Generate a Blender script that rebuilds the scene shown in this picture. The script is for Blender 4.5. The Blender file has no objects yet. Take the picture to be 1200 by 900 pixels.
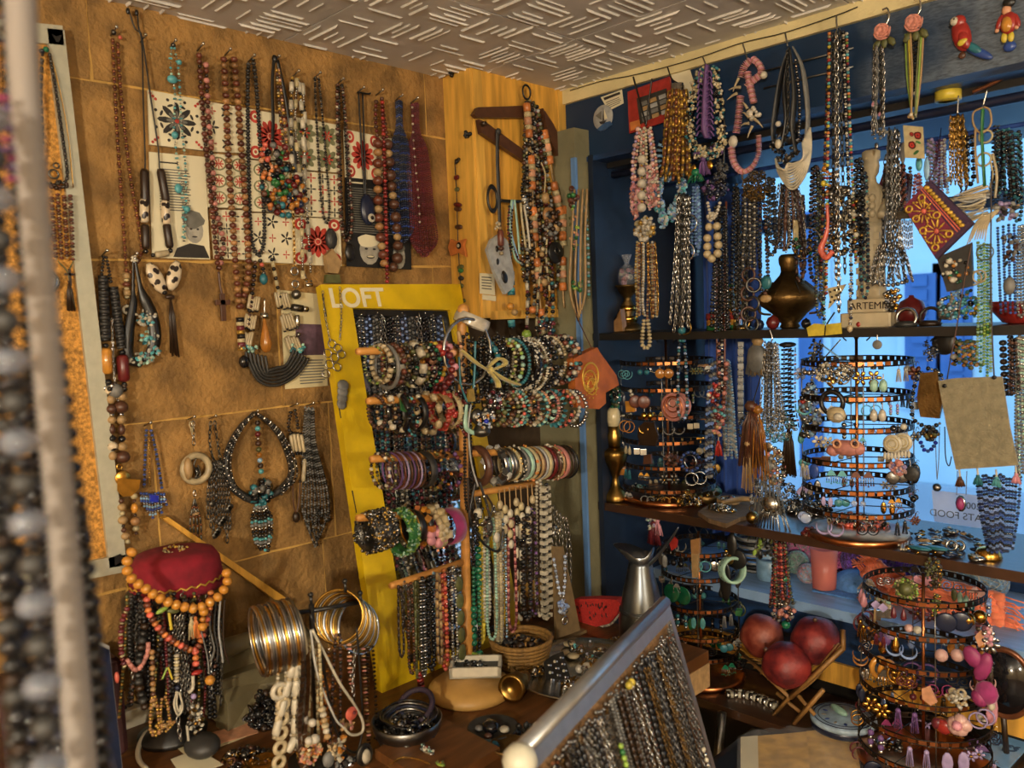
import bpy, math, random
import numpy as np
from mathutils import Vector, Matrix
random.seed(7)
SC = bpy.context.scene
COL = SC.collection
# ---------------------------------------------------------------- camera
FPX = 961.0
def _n(v):
    v = np.array(v, float); return v/np.linalg.norm(v)
_yc = _n((970, 115, -FPX)); _xc = -_n((-957, 38, -FPX))
_xc = _n(_xc - _yc*np.dot(_xc, _yc)); _zc = np.cross(_xc, _yc)
RW = np.array([_xc, _yc, _zc])
CAM = np.array([1.63, 0.0, 1.50])
cd = bpy.data.cameras.new('camera'); cam = bpy.data.objects.new('camera', cd); COL.objects.link(cam)
mw = Matrix.Identity(4)
for i in range(3):
    for j in range(3): mw[i][j] = RW[i][j]
    mw[i][3] = CAM[i]
cam.matrix_world = mw
cd.sensor_fit = 'HORIZONTAL'; cd.sensor_width = 36; cd.lens = FPX/1200*36; cd.clip_start = .02
cd.dof.use_dof = True; cd.dof.focus_distance = 1.9; cd.dof.aperture_fstop = 4.0
SC.camera = cam
# ---------------------------------------------------------------- world, lights, exposure
w = bpy.data.worlds.new('world'); SC.world = w; w.use_nodes = True
nt = w.node_tree; bg = nt.nodes['Background']
sky = nt.nodes.new('ShaderNodeTexSky'); sky.sky_type = 'HOSEK_WILKIE'; sky.turbidity = 5; sky.ground_albedo = .6
sky.sun_direction = Vector((.5, -.6, .5)).normalized()
mx = nt.nodes.new('ShaderNodeMix'); mx.data_type = 'RGBA'; mx.inputs[0].default_value = .7
nt.links.new(sky.outputs[0], mx.inputs[6]); mx.inputs[7].default_value = (.36, .70, 1.0, 1)
nt.links.new(mx.outputs[2], bg.inputs[0]); bg.inputs[1].default_value = 3.2
vs = SC.view_settings; vs.view_transform = 'Standard'; vs.look = 'None'; vs.gamma = 1; vs.use_curve_mapping = False
vs.exposure = 0.0
LAMPS = [((2.35, -1.45, 1.66), 190), ((3.3, .1, 1.62), 90)]  # second lamp is added fill light, no such source is known
for _l, _p in LAMPS:
    ld = bpy.data.lights.new('unseen_lamp_bulb', 'POINT'); ld.energy = _p; ld.shadow_soft_size = .06; ld.color = (1, .89, .71)
    lo = bpy.data.objects.new('unseen_lamp_bulb', ld); lo.location = _l; COL.objects.link(lo)
# ---------------------------------------------------------------- pixel -> plane helpers (1200 x 900 frame)
def ray(px, py):
    return RW @ np.array([px-600.0, 450.0-py, -FPX])
def PL(px, py, ax, val):
    d = ray(px, py); t = (val-CAM[ax])/d[ax]; return CAM+d*t
def L(px, py, off=.02): return PL(px, py, 0, off)          # left wall (off = distance from it)
def F(px, py, y=1.73): return PL(px, py, 1, y)              # plane parallel to the window
def T(px, py, z=.75): return PL(px, py, 2, z)               # level surface
def D(px, py, dist):                                         # a point at a given depth
    return CAM+ray(px, py)/FPX*dist
def topx(p):
    v = RW.T @ (np.array(p)-CAM); return 600-FPX*v[0]/v[2], 450+FPX*v[1]/v[2]
# ---------------------------------------------------------------- materials
MATS = {}
def lin(h):
    if isinstance(h, str):
        c = [int(h[i:i+2], 16)/255 for i in (0, 2, 4)]
    else: c = h
    return [x/12.92 if x <= .04045 else ((x+.055)/1.055)**2.4 for x in c]
def mat(name, col, rough=.5, metal=0, var=.18, scale=60, bump=0, bscale=200, island=.35, alpha=1, trans=0, coat=0, col2=None, emit=0, sheen=0, stretch=None, detail=4):
    m = bpy.data.materials.new(name); m.use_nodes = True; t = m.node_tree; b = t.nodes['Principled BSDF']
    c = lin(col); N = t.nodes.new
    tc = N('ShaderNodeTexCoord'); src = tc.outputs['Object']
    if stretch:
        mp = N('ShaderNodeMapping'); mp.inputs['Scale'].default_value = stretch
        t.links.new(src, mp.inputs[0]); src = mp.outputs[0]
    nz = N('ShaderNodeTexNoise'); nz.inputs['Scale'].default_value = scale; nz.inputs['Detail'].default_value = detail
    t.links.new(src, nz.inputs['Vector'])
    rp = N('ShaderNodeValToRGB'); t.links.new(nz.outputs[0], rp.inputs[0])
    lo = [x*(1-var) for x in c] if col2 is None else lin(col2)
    hi = [min(1, x*(1+var)) for x in c]
    rp.color_ramp.elements[0].position = .35; rp.color_ramp.elements[1].position = .65
    rp.color_ramp.elements[0].color = (*lo, 1); rp.color_ramp.elements[1].color = (*hi, 1)
    out = rp.outputs[0]
    if island:
        g = N('ShaderNodeNewGeometry'); mr = N('ShaderNodeMapRange')
        mr.inputs['To Min'].default_value = 1-island; mr.inputs['To Max'].default_value = 1+island
        t.links.new(g.outputs['Random Per Island'], mr.inputs[0])
        hs = N('ShaderNodeHueSaturation'); t.links.new(out, hs.inputs['Color']); t.links.new(mr.outputs[0], hs.inputs['Value']); out = hs.outputs[0]
    t.links.new(out, b.inputs['Base Color'])
    b.inputs['Roughness'].default_value = rough; b.inputs['Metallic'].default_value = metal
    b.inputs['Transmission Weight'].default_value = trans; b.inputs['Alpha'].default_value = alpha
    b.inputs['Coat Weight'].default_value = coat; b.inputs['Sheen Weight'].default_value = sheen
    if emit:
        t.links.new(out, b.inputs['Emission Color']); b.inputs['Emission Strength'].default_value = emit
    if bump:
        n2 = N('ShaderNodeTexNoise'); n2.inputs['Scale'].default_value = bscale; n2.inputs['Detail'].default_value = 5
        t.links.new(src, n2.inputs['Vector'])
        bp = N('ShaderNodeBump'); bp.inputs['Strength'].default_value = bump; bp.inputs['Distance'].default_value = .01
        t.links.new(n2.outputs[0], bp.inputs['Height']); t.links.new(bp.outputs[0], b.inputs['Normal'])
    MATS[name] = m
    return m
for nm, c, r, me in [
    ('black', '1c1a18', .35, 0), ('jet', '16161a', .12, 0), ('charcoal', '34322f', .5, 0), ('grey', '77756f', .5, 0), ('lightgrey', 'a8a8a4', .5, 0),
    ('white', 'c0bbae', .4, 0), ('cream', 'c0ad7c', .45, 0), ('bone', 'bba67c', .4, 0), ('ivory', 'c4b99f', .35, 0), ('pearl', 'c2b8a4', .15, 0),
    ('red', 'b02a22', .3, 0), ('darkred', '6e1a18', .3, 0), ('maroon', '70202a', .35, 0), ('coral', 'e0604a', .35, 0), ('orange', 'dc7a34', .35, 0),
    ('peach', 'e09a6e', .45, 0), ('amber', 'd58a28', .15, 0), ('honey', 'b97020', .15, 0), ('yellow', 'dcc030', .4, 0), ('gold_bead', 'c89a3a', .3, .6),
    ('green', '2f7a3a', .3, 0), ('emerald', '14704a', .15, 0), ('lime', '8cae3a', .35, 0), ('olive', '5e6030', .45, 0), ('mint', '9cc8b0', .4, 0),
    ('turq', '4fa8ae', .35, 0), ('teal', '23707c', .4, 0), ('lightblue', '8ab8da', .35, 0), ('blue', '2a4a9c', .3, 0), ('navy', '1c2440', .3, 0), ('cobalt', '1c2ec0', .15, 0),
    ('purple', '6c4484', .6, 0), ('lilac', 'a792c4', .4, 0), ('magenta', 'a02a68', .5, 0), ('pink', 'e090a0', .4, 0), ('palepink', 'd9a79c', .3, 0), ('rose', 'c4786a', .55, 0),
    ('brown', '5a3420', .4, 0), ('darkbrown', '34200f', .4, 0), ('redbrown', '6e3420', .35, 0), ('tan', 'b08a54', .5, 0), ('woodbead', 'a8743e', .45, 0), ('copperbead', '8a4e2c', .3, .5)]:
    _v = [int(c[i:i+2], 16)/255 for i in (0, 2, 4)]; _g = sum(_v)/3; _v = [(x*.86+_g*.14)*.90 for x in _v]      # aged, slightly muted bead colours
    mat(nm, _v, r, me, coat=.3 if r < .3 else 0)
mat('silver', 'b8b6b0', .25, 1, island=.4); mat('steel', '7c7a76', .35, 1, island=.5); mat('darksilver', '57544e', .35, .9, island=.5)
mat('brightsilver', 'd4d4d6', .15, 1, island=.2); mat('gold', 'c79a48', .25, 1); mat('brass', '8f6f38', .3, 1, var=.35, scale=25); mat('copper', 'c07a4c', .28, 1, scale=30)
mat('oldbrass', '6e5530', .42, .9, var=.5, scale=18, bump=.15); mat('crystal', 'c8d4ea', .05, 0, trans=.6); mat('bluecrystal', '93acdc', .08, 0, trans=.4)
# ---------------------------------------------------------------- mesh builder
class MB:
    def __init__(s): s.v = []; s.f = []; s.n = 0; s.mats = []
    def mi(s, m):
        if m not in s.mats: s.mats.append(m)
        return s.mats.index(m)
    def add(s, tpl, m, pos=(0, 0, 0), R=None, sc=1.0, smooth=True):
        V, Q, Tr = tpl
        P = V*np.asarray(sc, float)
        if R is not None: P = P @ np.asarray(R).T
        s.v.append(P+np.asarray(pos)); k = s.mi(m)
        if len(Q): s.f.append((Q+s.n, k, smooth))
        if len(Tr): s.f.append((Tr+s.n, k, smooth))
        s.n += len(V)
        return s
    def build(s, name, parent=None, label=None, cat=None, group=None, kind=None, origin=None):
        V = np.concatenate(s.v); me = bpy.data.meshes.new(name)
        c = V.mean(0) if origin is None else np.asarray(origin, float)
        if origin is None and parent is None: c = np.array([c[0], c[1], V[:, 2].min()])
        V = V-c; me.vertices.add(len(V)); me.vertices.foreach_set('co', V.ravel().astype(np.float32))
        tot = [np.full(len(a), a.shape[1]) for a, _, _ in s.f]; tot = np.concatenate(tot)
        loops = np.concatenate([a.ravel() for a, _, _ in s.f])
        me.loops.add(len(loops)); me.loops.foreach_set('vertex_index', loops.astype(np.int32))
        me.polygons.add(len(tot)); st = np.concatenate([[0], np.cumsum(tot)[:-1]])
        me.polygons.foreach_set('loop_start', st.astype(np.int32))
        me.polygons.foreach_set('material_index', np.concatenate([np.full(len(a), k) for a, k, _ in s.f]).astype(np.int32))
        me.polygons.foreach_set('use_smooth', np.concatenate([np.full(len(a), sm) for a, _, sm in s.f]))
        me.update(calc_edges=True); me.validate()
        for m in s.mats: me.materials.append(MATS[m])
        o = bpy.data.objects.new(name, me); COL.objects.link(o)
        put(o, c, parent); tag(o, label, cat, group, kind)
        return o
WP = {}
def put(o, c, parent=None):
    c = np.asarray(c, float); WP[o.name] = c
    if parent is not None:
        o.parent = parent; o.location = c-WP[parent.name]
    else: o.location = c
def tag(o, label=None, cat=None, group=None, kind=None):
    if label: o['label'] = label
    if cat: o['category'] = cat
    if group: o['group'] = group
    if kind: o['kind'] = kind
    return o
def thing(name, label, cat, loc, group=None, kind=None):
    o = bpy.data.objects.new(name, None); o.empty_display_size = .02; COL.objects.link(o); put(o, loc)
    return tag(o, label, cat, group, kind)
def dup(o, loc, parent=None):
    c = o.copy(); COL.objects.link(c); c.parent = None; put(c, loc, parent)
    for k in ('label', 'category', 'group'):
        pass
    return c
# ---------------------------------------------------------------- templates (unit: radius 1 in xy, -1..1 in z)
I4 = np.int64
def _grid(rows, seg, cap0=True, cap1=True):
    V = []; Q = []; Tr = []
    for r, z in rows:
        a = np.arange(seg)*2*math.pi/seg; V += [(r*math.cos(x), r*math.sin(x), z) for x in a]
    for i in range(len(rows)-1):
        for j in range(seg):
            k = (j+1) % seg; Q.append((i*seg+j, i*seg+k, (i+1)*seg+k, (i+1)*seg+j))
    if cap0:
        V.append((0, 0, rows[0][1])); c = len(V)-1
        Tr += [(c, (j+1) % seg, j) for j in range(seg)]
    if cap1:
        V.append((0, 0, rows[-1][1])); c = len(V)-1; b = (len(rows)-1)*seg
        Tr += [(c, b+j, b+(j+1) % seg) for j in range(seg)]
    return np.array(V, float), np.array(Q, I4).reshape(-1, 4), np.array(Tr, I4).reshape(-1, 3)
def sph(seg, rings):
    rows = [(math.sin(math.pi*i/rings), -math.cos(math.pi*i/rings)) for i in range(1, rings)]
    V, Q, Tr = _grid(rows, seg); V[-2, 2] = -1; V[-1, 2] = 1
    return V, Q, Tr
S6 = sph(6, 4); S10 = sph(10, 6); S16 = sph(20, 12); S4 = sph(5, 3)
CY = _grid([(1, -1), (1, 1)], 8); CY6 = _grid([(1, -1), (1, 1)], 6); CY16 = _grid([(1, -1), (1, 1)], 24)
BAR = _grid([(.7, -1), (1, -.8), (1, .8), (.7, 1)], 8)
BIC = _grid([(.35, -1), (1, 0), (.35, 1)], 6); DIA = sph(4, 2)
def box():
    V = np.array([(x, y, z) for x in (-1, 1) for y in (-1, 1) for z in (-1, 1)], float)
    Q = np.array([(0, 1, 3, 2), (4, 6, 7, 5), (0, 4, 5, 1), (2, 3, 7, 6), (0, 2, 6, 4), (1, 5, 7, 3)], I4)
    return V, Q, np.zeros((0, 3), I4)
BOX = box()
def bbox_tpl(b=.08):                                  # bevelled box, b relative
    V = []; s = 1-b
    rows = [(s, -1), (1, -s), (1, s), (s, 1)]
    pts = lambda e, z: [(e, e*1, z), (-e, e, z), (-e, -e, z), (e, -e, z)]
    V = []; Q = []
    def ring(e, z): return [(e, 1*s if e == 1 else s, z)]
    R8 = lambda k, z: [(k, s*k, z), (s*k, k, z), (-s*k, k, z), (-k, s*k, z), (-k, -s*k, z), (-s*k, -k, z), (s*k, -k, z), (k, -s*k, z)]
    for k, z in ((s, -1), (1, -s), (1, s), (s, 1)): V += R8(k, z)
    for i in range(3):
        for j in range(8): Q.append((i*8+j, i*8+(j+1) % 8, (i+1)*8+(j+1) % 8, (i+1)*8+j))
    V += [(0, 0, -1), (0, 0, 1)]; Tr = [(32, (j+1) % 8, j) for j in range(8)]+[(33, 24+j, 24+(j+1) % 8) for j in range(8)]
    return np.array(V, float), np.array(Q, I4), np.array(Tr, I4)
BB = bbox_tpl()
def tor(r, seg=12, side=5):
    V = []; Q = []
    for i in range(seg):
        a = 2*math.pi*i/seg
        for j in range(side):
            b = 2*math.pi*j/side; R = 1+r*math.cos(b); V.append((R*math.cos(a), R*math.sin(a), r*math.sin(b)))
    for i in range(seg):
        for j in range(side):
            i2 = (i+1) % seg; j2 = (j+1) % side; Q.append((i*side+j, i2*side+j, i2*side+j2, i*side+j2))
    return np.array(V, float), np.array(Q, I4), np.zeros((0, 3), I4)
TL = tor(.3, 8, 4)
LINK = (TL[0][:, [0, 2, 1]]*np.array([.7, 1, 1]), TL[1][:, ::-1], TL[2])     # chain link seen along y, long along z
def _chip():
    V, Q, Tr = sph(6, 3); rr = random.Random(3)
    V = V*np.array([1, .8, .5])*(1+np.array([[rr.uniform(-.3, .3)]*3 for _ in V])); return V, Q, Tr
CHIP = _chip()
SHAPES = {'s': S6, 'S': S10, 'c': CY6, 'b': BAR, 'd': BIC, 'x': BOX, 'k': LINK, 'h': CHIP, 'o': DIA, 't': S4, 'r': TL}
# ---------------------------------------------------------------- paths
def frame(t, up=None):
    t = _n(t); u = np.array([0, 0, 1.0]) if up is None else np.asarray(up, float)
    if abs(np.dot(t, _n(u))) > .98: u = np.array([1.0, 0, 0])
    a = _n(np.cross(u, t)); b = np.cross(t, a)
    return np.array([a, b, t]).T
def smooth(pts, n=8):                                  # Catmull-Rom through 3-D points
    p = [np.asarray(x, float) for x in pts]
    if len(p) < 3: return np.array([p[0]+(p[-1]-p[0])*i/n for i in range(n+1)])
    p = [2*p[0]-p[1]]+p+[2*p[-1]-p[-2]]; out = []
    for i in range(1, len(p)-2):
        for k in range(n):
            t = k/n; a, b, c, d = p[i-1:i+3]
            out.append(.5*((2*b)+(c-a)*t+(2*a-5*b+4*c-d)*t*t+(3*b-a-3*c+d)*t**3))
    out.append(p[-2]); return np.array(out)
def resample(P, step):
    P = np.asarray(P); s = np.concatenate([[0], np.cumsum(np.linalg.norm(np.diff(P, axis=0), axis=1))])
    return s, (lambda q: np.array([np.interp(q, s, P[:, k]) for k in range(3)]))
def beads(mb, P, spec, jit=0.0, gap=1.0, start=0.0, end=None, rot=False):
    """spec: cyclic list of (material, radius, half-length/radius, shape)"""
    s, f = resample(P, 0); tot = s[-1] if end is None else end; q = start+random.uniform(0, 2)*spec[0][1]; i = 0
    while True:
        e = spec[i % len(spec)]; m, r, k, sh = e
        h = r*k; q2 = q+h*gap
        if q2+h*.5 > tot: break
        c = f(q2); t = f(min(s[-1], q2+h*.5))-f(max(0, q2-h*.5))
        if np.linalg.norm(t) < 1e-9: t = np.array([0, 0, 1.])
        R = frame(t)
        if sh == 'k' and i % 2 or rot:
            a = math.pi/2 if not rot else random.uniform(0, 6.28); ca, sa = math.cos(a), math.sin(a); R = R @ np.array([[ca, -sa, 0], [sa, ca, 0], [0, 0, 1]])
        if jit: c = c+np.array([random.uniform(-jit, jit) for _ in range(3)]); 
        z = h*(1.25 if sh == 'k' else 1)
        mb.add(SHAPES[sh], m, c, R, (r, r, z), smooth=sh not in 'xdoh'); q = q2+h*gap; i += 1
    return mb
def tube(mb, P, r, m, seg=5, cap=True, flat=None):
    P = np.asarray(P, float); n = len(P); r = np.full(n, r) if np.isscalar(r) else np.interp(np.linspace(0, 1, n), np.linspace(0, 1, len(r)), r)
    T_ = np.gradient(P, axis=0); T_ /= np.maximum(np.linalg.norm(T_, axis=1), 1e-9)[:, None]
    A = frame(T_[0])[:, 0]; V = []
    for i in range(n):
        A = A-T_[i]*np.dot(A, T_[i]); A = _n(A) if np.linalg.norm(A) > 1e-6 else frame(T_[i])[:, 0]; B = np.cross(T_[i], A)
        for j in range(seg):
            a = 2*math.pi*j/seg; V.append(P[i]+A*math.cos(a)*r[i]+B*math.sin(a)*r[i]*(flat or 1))
    Q = [(i*seg+j, i*seg+(j+1) % seg, (i+1)*seg+(j+1) % seg, (i+1)*seg+j) for i in range(n-1) for j in range(seg)]
    Tr = []
    if cap:
        V += [P[0], P[-1]]; c = n*seg
        Tr = [(c, (j+1) % seg, j) for j in range(seg)]+[(c+1, (n-1)*seg+j, (n-1)*seg+(j+1) % seg) for j in range(seg)]
    mb.add((np.array(V), np.array(Q, I4), np.array(Tr, I4).reshape(-1, 3)), m); return mb
def lathe(mb, prof, m, pos, seg=20, R=None, sc=1):
    mb.add(_grid([(max(r, 1e-4), z) for r, z in prof], seg), m, pos, R, sc); return mb
def prism(mb, pts, nrm, th, m, sm=False):              # outline of 3-D points extruded along nrm
    p = np.asarray(pts, float); n = len(p); nv = _n(nrm)*th
    c0 = p.mean(0); V = np.concatenate([p, p+nv, [c0, c0+nv]])
    Q = [(i, (i+1) % n, n+(i+1) % n, n+i) for i in range(n)]
    Tr = [(2*n, (i+1) % n, i) for i in range(n)]+[(2*n+1, n+i, n+(i+1) % n) for i in range(n)]
    mb.add((V, np.array(Q, I4), np.array(Tr, I4)), m, smooth=sm); return mb
def bx(mb, lo, hi, m, tpl=None):
    lo = np.asarray(lo, float); hi = np.asarray(hi, float)
    mb.add(BOX if tpl is None else tpl, m, (lo+hi)/2, None, (hi-lo)/2, smooth=False); return mb
def quadbox(mb, a, b, c, d, nrm, th, m): return prism(mb, [a, b, c, d], nrm, th, m)
def loop_px(x0, y0, x1, y1, w, p=.45, n=40, skew=0):     # hanging loop: pin (x0,y0), lowest point (x1,y1), width w
    out = []
    for sgn in (-1, 1):
        q = []
        for i in range(n+1):
            s = i/n; h = w/2*max(s, .015)**p
            if s > .8: h *= math.sqrt(max(0, 1-((s-.8)/.2)**2))
            q.append((x0+(x1-x0)*s+sgn*h+skew*math.sin(s*3.14), y0+(y1-y0)*s))
        out += q if sgn < 0 else q[::-1][1:]
    return out
def proj(pts, pl, off, wob=0):                          # pixels to a plane: pl = L, F or T
    return np.array([pl(x, y, off) for x, y in pts])
WAX = np.array([1., 0, 0]); WAY = np.array([0, 1., 0]); WAZ = np.array([0, 0, 1.])
def rotm(ax, a):
    return np.array(Matrix.Rotation(a, 3, Vector(ax)))

# ================================================================ SETTING
CEIL = 2.125; TAB = .75; WY = 1.76
mat('stone', '8e6a38', .85, 0, var=.36, scale=14, bump=.7, bscale=80, island=0, detail=10)
mat('mortar', 'c2984e', .9, 0, var=.15, scale=20, bump=.4, bscale=60, island=0)
mat('ceilpaint', 'cbc8c4', .5, 0, var=.08, scale=8, bump=.12, bscale=40, island=0)
mat('ridge', 'd4d0c8', .35, 0, var=.06, island=.15)
mat('plaster', '7c775a', .8, 0, var=.2, scale=6, bump=.3, bscale=40, island=0)
mat('wallpaint', 'c8b088', .85, 0, var=.1, scale=4, bump=.2, island=0)
mat('floorwood', '4a3018', .5, 0, var=.3, scale=4, stretch=(1, 12, 1), island=.1)
mat('bluepaint', '1d3c66', .38, 0, var=.35, scale=9, bump=.12, bscale=60, island=0, col2='12233c', stretch=(1, 1, 5))
mat('bluelight', '5f86b8', .45, 0, var=.2, scale=8, bump=.1, island=0, stretch=(6, 1, 1))
mat('creamstrip', 'd2c290', .6, 0, var=.12, scale=10, bump=.15, island=0)
mat('pine', 'd09a3e', .45, 0, var=.25, scale=6, bump=.06, bscale=60, island=.08, stretch=(9, 9, 1))
mat('pinetrim', 'd8a64a', .45, 0, var=.2, scale=6, island=.05, stretch=(9, 9, 1))
mat('tablewood', '66401f', .4, 0, var=.3, scale=7, bump=.05, island=.05, stretch=(10, 1.5, 1))
mat('shelfwood', '3a2416', .35, 0, var=.35, scale=6, bump=.05, island=.05, stretch=(1.5, 12, 1), coat=.3)
mat('blackwood', '1a1714', .4, 0, var=.3, scale=8, island=0)
mat('palewood', 'b39468', .55, 0, var=.2, scale=7, island=.1, stretch=(1, 10, 8), bump=.05)
mat('facade', 'b2cbdc', .9, 0, var=.08, scale=2.2, bump=.4, bscale=9, island=0)
mat('paving', '9aa8ba', .9, 0, var=.15, scale=2, bump=.2, island=.1)
mat('bluedoor', '355d98', .6, 0, var=.1, scale=3, island=.08)
def struct(o): o['kind'] = 'structure'; return o
m = MB(); bx(m, (-.2, -2.5, -.06), (4.2, 2.5, 0), 'floorwood'); fl = struct(m.build('floor'))
for i in range(20):
    m = MB(); bx(m, (0, -2.45+i*.21, 0), (4.1, -2.45+i*.21+.206, .012), 'floorwood'); m.build('floor_plank', fl)
m = MB(); bx(m, (-.2, -2.5, CEIL+.012), (4.2, 2.5, CEIL+.14), 'ceilpaint'); ce = struct(m.build('ceiling'))
rr = random.Random(5)
TS = .5
def tile_mesh(seed):
    q = random.Random(seed); mm = MB(); bx(mm, (.002, .002, -.004), (TS-.002, TS-.002, .012), 'ceilpaint')
    nb = 4; bs = TS/nb
    for i in range(nb):
        for j in range(nb):
            d = (i+j) % 2; k = q.choice((4, 5, 6, 7))
            for a in range(k):
                c = (a+.5)/k*bs; l0 = q.uniform(.0, .35)*bs; l1 = q.uniform(.6, 1.06)*bs; w_ = q.uniform(.001, .0032); h = q.uniform(.002, .0045)
                if q.random() < .2: continue
                x0, x1, y0, y1 = (l0, l1, c-w_, c+w_) if d else (c-w_, c+w_, l0, l1)
                lo = np.array([i*bs+x0, j*bs+y0, -.004-h]); hi = np.array([i*bs+x1, j*bs+y1, -.003])
                V, Q, Tr = BOX; V = V.copy(); V[V[:, 2] < 0] *= np.array([.82 if d else .3, .3 if d else .82, 1])
                mm.add((V, Q, Tr), 'ridge', (lo+hi)/2, None, (hi-lo)/2, smooth=False)
    return mm
protos = []
for i in range(9):
    for j in range(9):
        k = (i*3+j*5) % 4; x = -.1+i*TS; y = -2.3+j*TS+.26
        if y > 2.3: continue
        if len(protos) <= k:
            t = tile_mesh(k).build('ceiling_tile', ce, origin=(0, 0, 0)); protos.append(t); t.location = np.array((x, y, CEIL))-WP[ce.name]
        else: dup(protos[k], (x, y, CEIL), ce)
# ---- left wall of big sandstone blocks
m = MB(); bx(m, (-.16, -2.5, 0), (-.0055, 2.4, CEIL+.05), 'mortar'); wl = struct(m.build('wall_left'))
zc = [0.2, .62, 1.012, 1.327, 1.641, 1.969, CEIL+.01]
yj = {0: [-2.5, -1.6, -.7, .1, .8, 1.6], 1: [-2.5, -1.9, -1, -.2, .55, .985, 1.6], 2: [-2.5, -1.5, -.6, .2, .62, 1.02, 1.6],
      3: [-2.5, -1.8, -.9, 0, .5, .905, 1.35, 1.6], 4: [-2.5, -1.4, -.4, .42, 1.02, 1.6], 5: [-2.5, -1.7, -.8, -.1, .56, 1.351, 1.6]}
def block(y0, y1, z0, z1, s):
    q = random.Random(s); g = .0022; n, k = 10, 6; V = []
    for i in range(n+1):
        for j in range(k+1):
            y = y0+g+(y1-y0-2*g)*i/n; z = z0+g+(z1-z0-2*g)*j/k; e = i in (0, n) or j in (0, k)
            V.append((q.uniform(-.0045, -.003) if e else q.uniform(-.0012, .0008), y+(q.uniform(-.0015, .0015)), z+q.uniform(-.0015, .0015)))
    Q = [(i*(k+1)+j, (i+1)*(k+1)+j, (i+1)*(k+1)+j+1, i*(k+1)+j+1) for i in range(n) for j in range(k)]
    rim = [i*(k+1) for i in range(n+1)]+[n*(k+1)+j for j in range(1, k+1)]+[i*(k+1)+k for i in range(n-1, -1, -1)]+[j for j in range(k-1, 0, -1)]
    b0 = len(V); V += [(-.03, V[r][1], V[r][2]) for r in rim]; N_ = len(rim)
    Q += [(rim[a], b0+a, b0+(a+1) % N_, rim[(a+1) % N_]) for a in range(N_)]
    mm = MB(); mm.add((np.array(V), np.array(Q, I4), np.zeros((0, 3), I4)), 'stone', smooth=False); mm.build('stone_block', wl)
for c, js in yj.items():
    for a, b in zip(js[:-1], js[1:]):
        block(a, b, zc[c], zc[c+1], int(c*100+b*10+500))
def nail(px, py, off=.0):
    mm = MB(); p = L(px, py, .012); mm.add(CY6, 'steel', p, frame((1, 0, .25)), (.0016, .0016, .016)); mm.add(S6, 'silver', p+np.array([.016, 0, .004]), None, .0035); mm.build('nail', wl)
# ---- the other walls
m = MB(); bx(m, (-.2, -2.56, 0), (4.2, -2.44, CEIL+.1), 'wallpaint'); struct(m.build('wall_back'))
m = MB(); bx(m, (4.1, -2.5, 0), (4.2, 2.5, CEIL+.1), 'wallpaint'); struct(m.build('wall_right'))
mat('bluedark', '101c2e', .5, 0, var=.4, scale=9, island=0)
m = MB(); bx(m, (-.2, 2.36, 0), (.22, 2.5, CEIL+.1), 'bluedark'); bx(m, (2.6, 2.36, 0), (4.2, 2.5, CEIL+.1), 'wallpaint')
bx(m, (.2, 2.36, 0), (2.62, 2.5, .70), 'wallpaint'); bx(m, (.2, 2.36, 2.05), (2.62, 2.5, CEIL+.1), 'bluepaint'); struct(m.build('wall_front'))
# cupboard boxing in the corner
m = MB(); bx(m, (0, 1.416, 1.505), (.100, 1.80, CEIL), 'pine'); cb = struct(m.build('trim_1'))
m = MB(); bx(m, (.0, 1.4085, 1.505), (.102, 1.416, CEIL), 'pinetrim'); m.build('side_board', cb)
for y0, y1 in ((1.416, 1.446), (1.73, 1.765)):
    m = MB(); bx(m, (.100, y0, 1.505), (.1055, y1, CEIL), 'pinetrim', BB); m.build('stile', cb)
m = MB(); bx(m, (.100, 1.446, 1.512), (.1030, 1.73, CEIL), 'pine'); m.build('door_panel', cb)
m = MB(); bx(m, (.100, 1.446, 1.5), (.1055, 1.73, 1.522), 'pinetrim', BB); m.build('rail', cb)
mat('recess_shade', '3a2c1c', .9, 0)  # dark colour stands for the shade in the recess under the cupboard
m = MB(); bx(m, (0, 1.44, .75), (.02, 1.80, 1.505), 'recess_shade'); bx(m, (.02, 1.70, .0), (.185, 1.80, 2.0), 'plaster'); struct(m.build('wall_corner'))
m = MB(); bx(m, (.176, 1.692, .5), (.192, 1.70, 1.92), 'bluelight'); struct(m.build('trim_2'))
# ---- window bay
m = MB(); bx(m, (.192, 1.745, .3), (.205, 2.4, 1.93), 'bluedark'); bx(m, (.205, 1.745, .3), (.208, 1.775, 1.93), 'bluedark'); struct(m.build('trim_3'))
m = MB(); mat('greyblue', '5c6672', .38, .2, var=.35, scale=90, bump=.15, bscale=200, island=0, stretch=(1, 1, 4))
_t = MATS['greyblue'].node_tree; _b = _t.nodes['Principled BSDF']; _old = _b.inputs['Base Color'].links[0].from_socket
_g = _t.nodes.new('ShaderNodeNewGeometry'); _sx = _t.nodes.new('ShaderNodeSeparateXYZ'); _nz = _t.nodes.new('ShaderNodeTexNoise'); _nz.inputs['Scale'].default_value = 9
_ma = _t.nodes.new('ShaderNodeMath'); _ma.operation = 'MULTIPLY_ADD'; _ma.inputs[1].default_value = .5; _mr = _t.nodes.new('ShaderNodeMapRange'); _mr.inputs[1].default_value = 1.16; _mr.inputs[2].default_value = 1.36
_m2 = _t.nodes.new('ShaderNodeMix'); _m2.data_type = 'RGBA'; _m2.inputs[6].default_value = (.010, .034, .085, 1)
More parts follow.
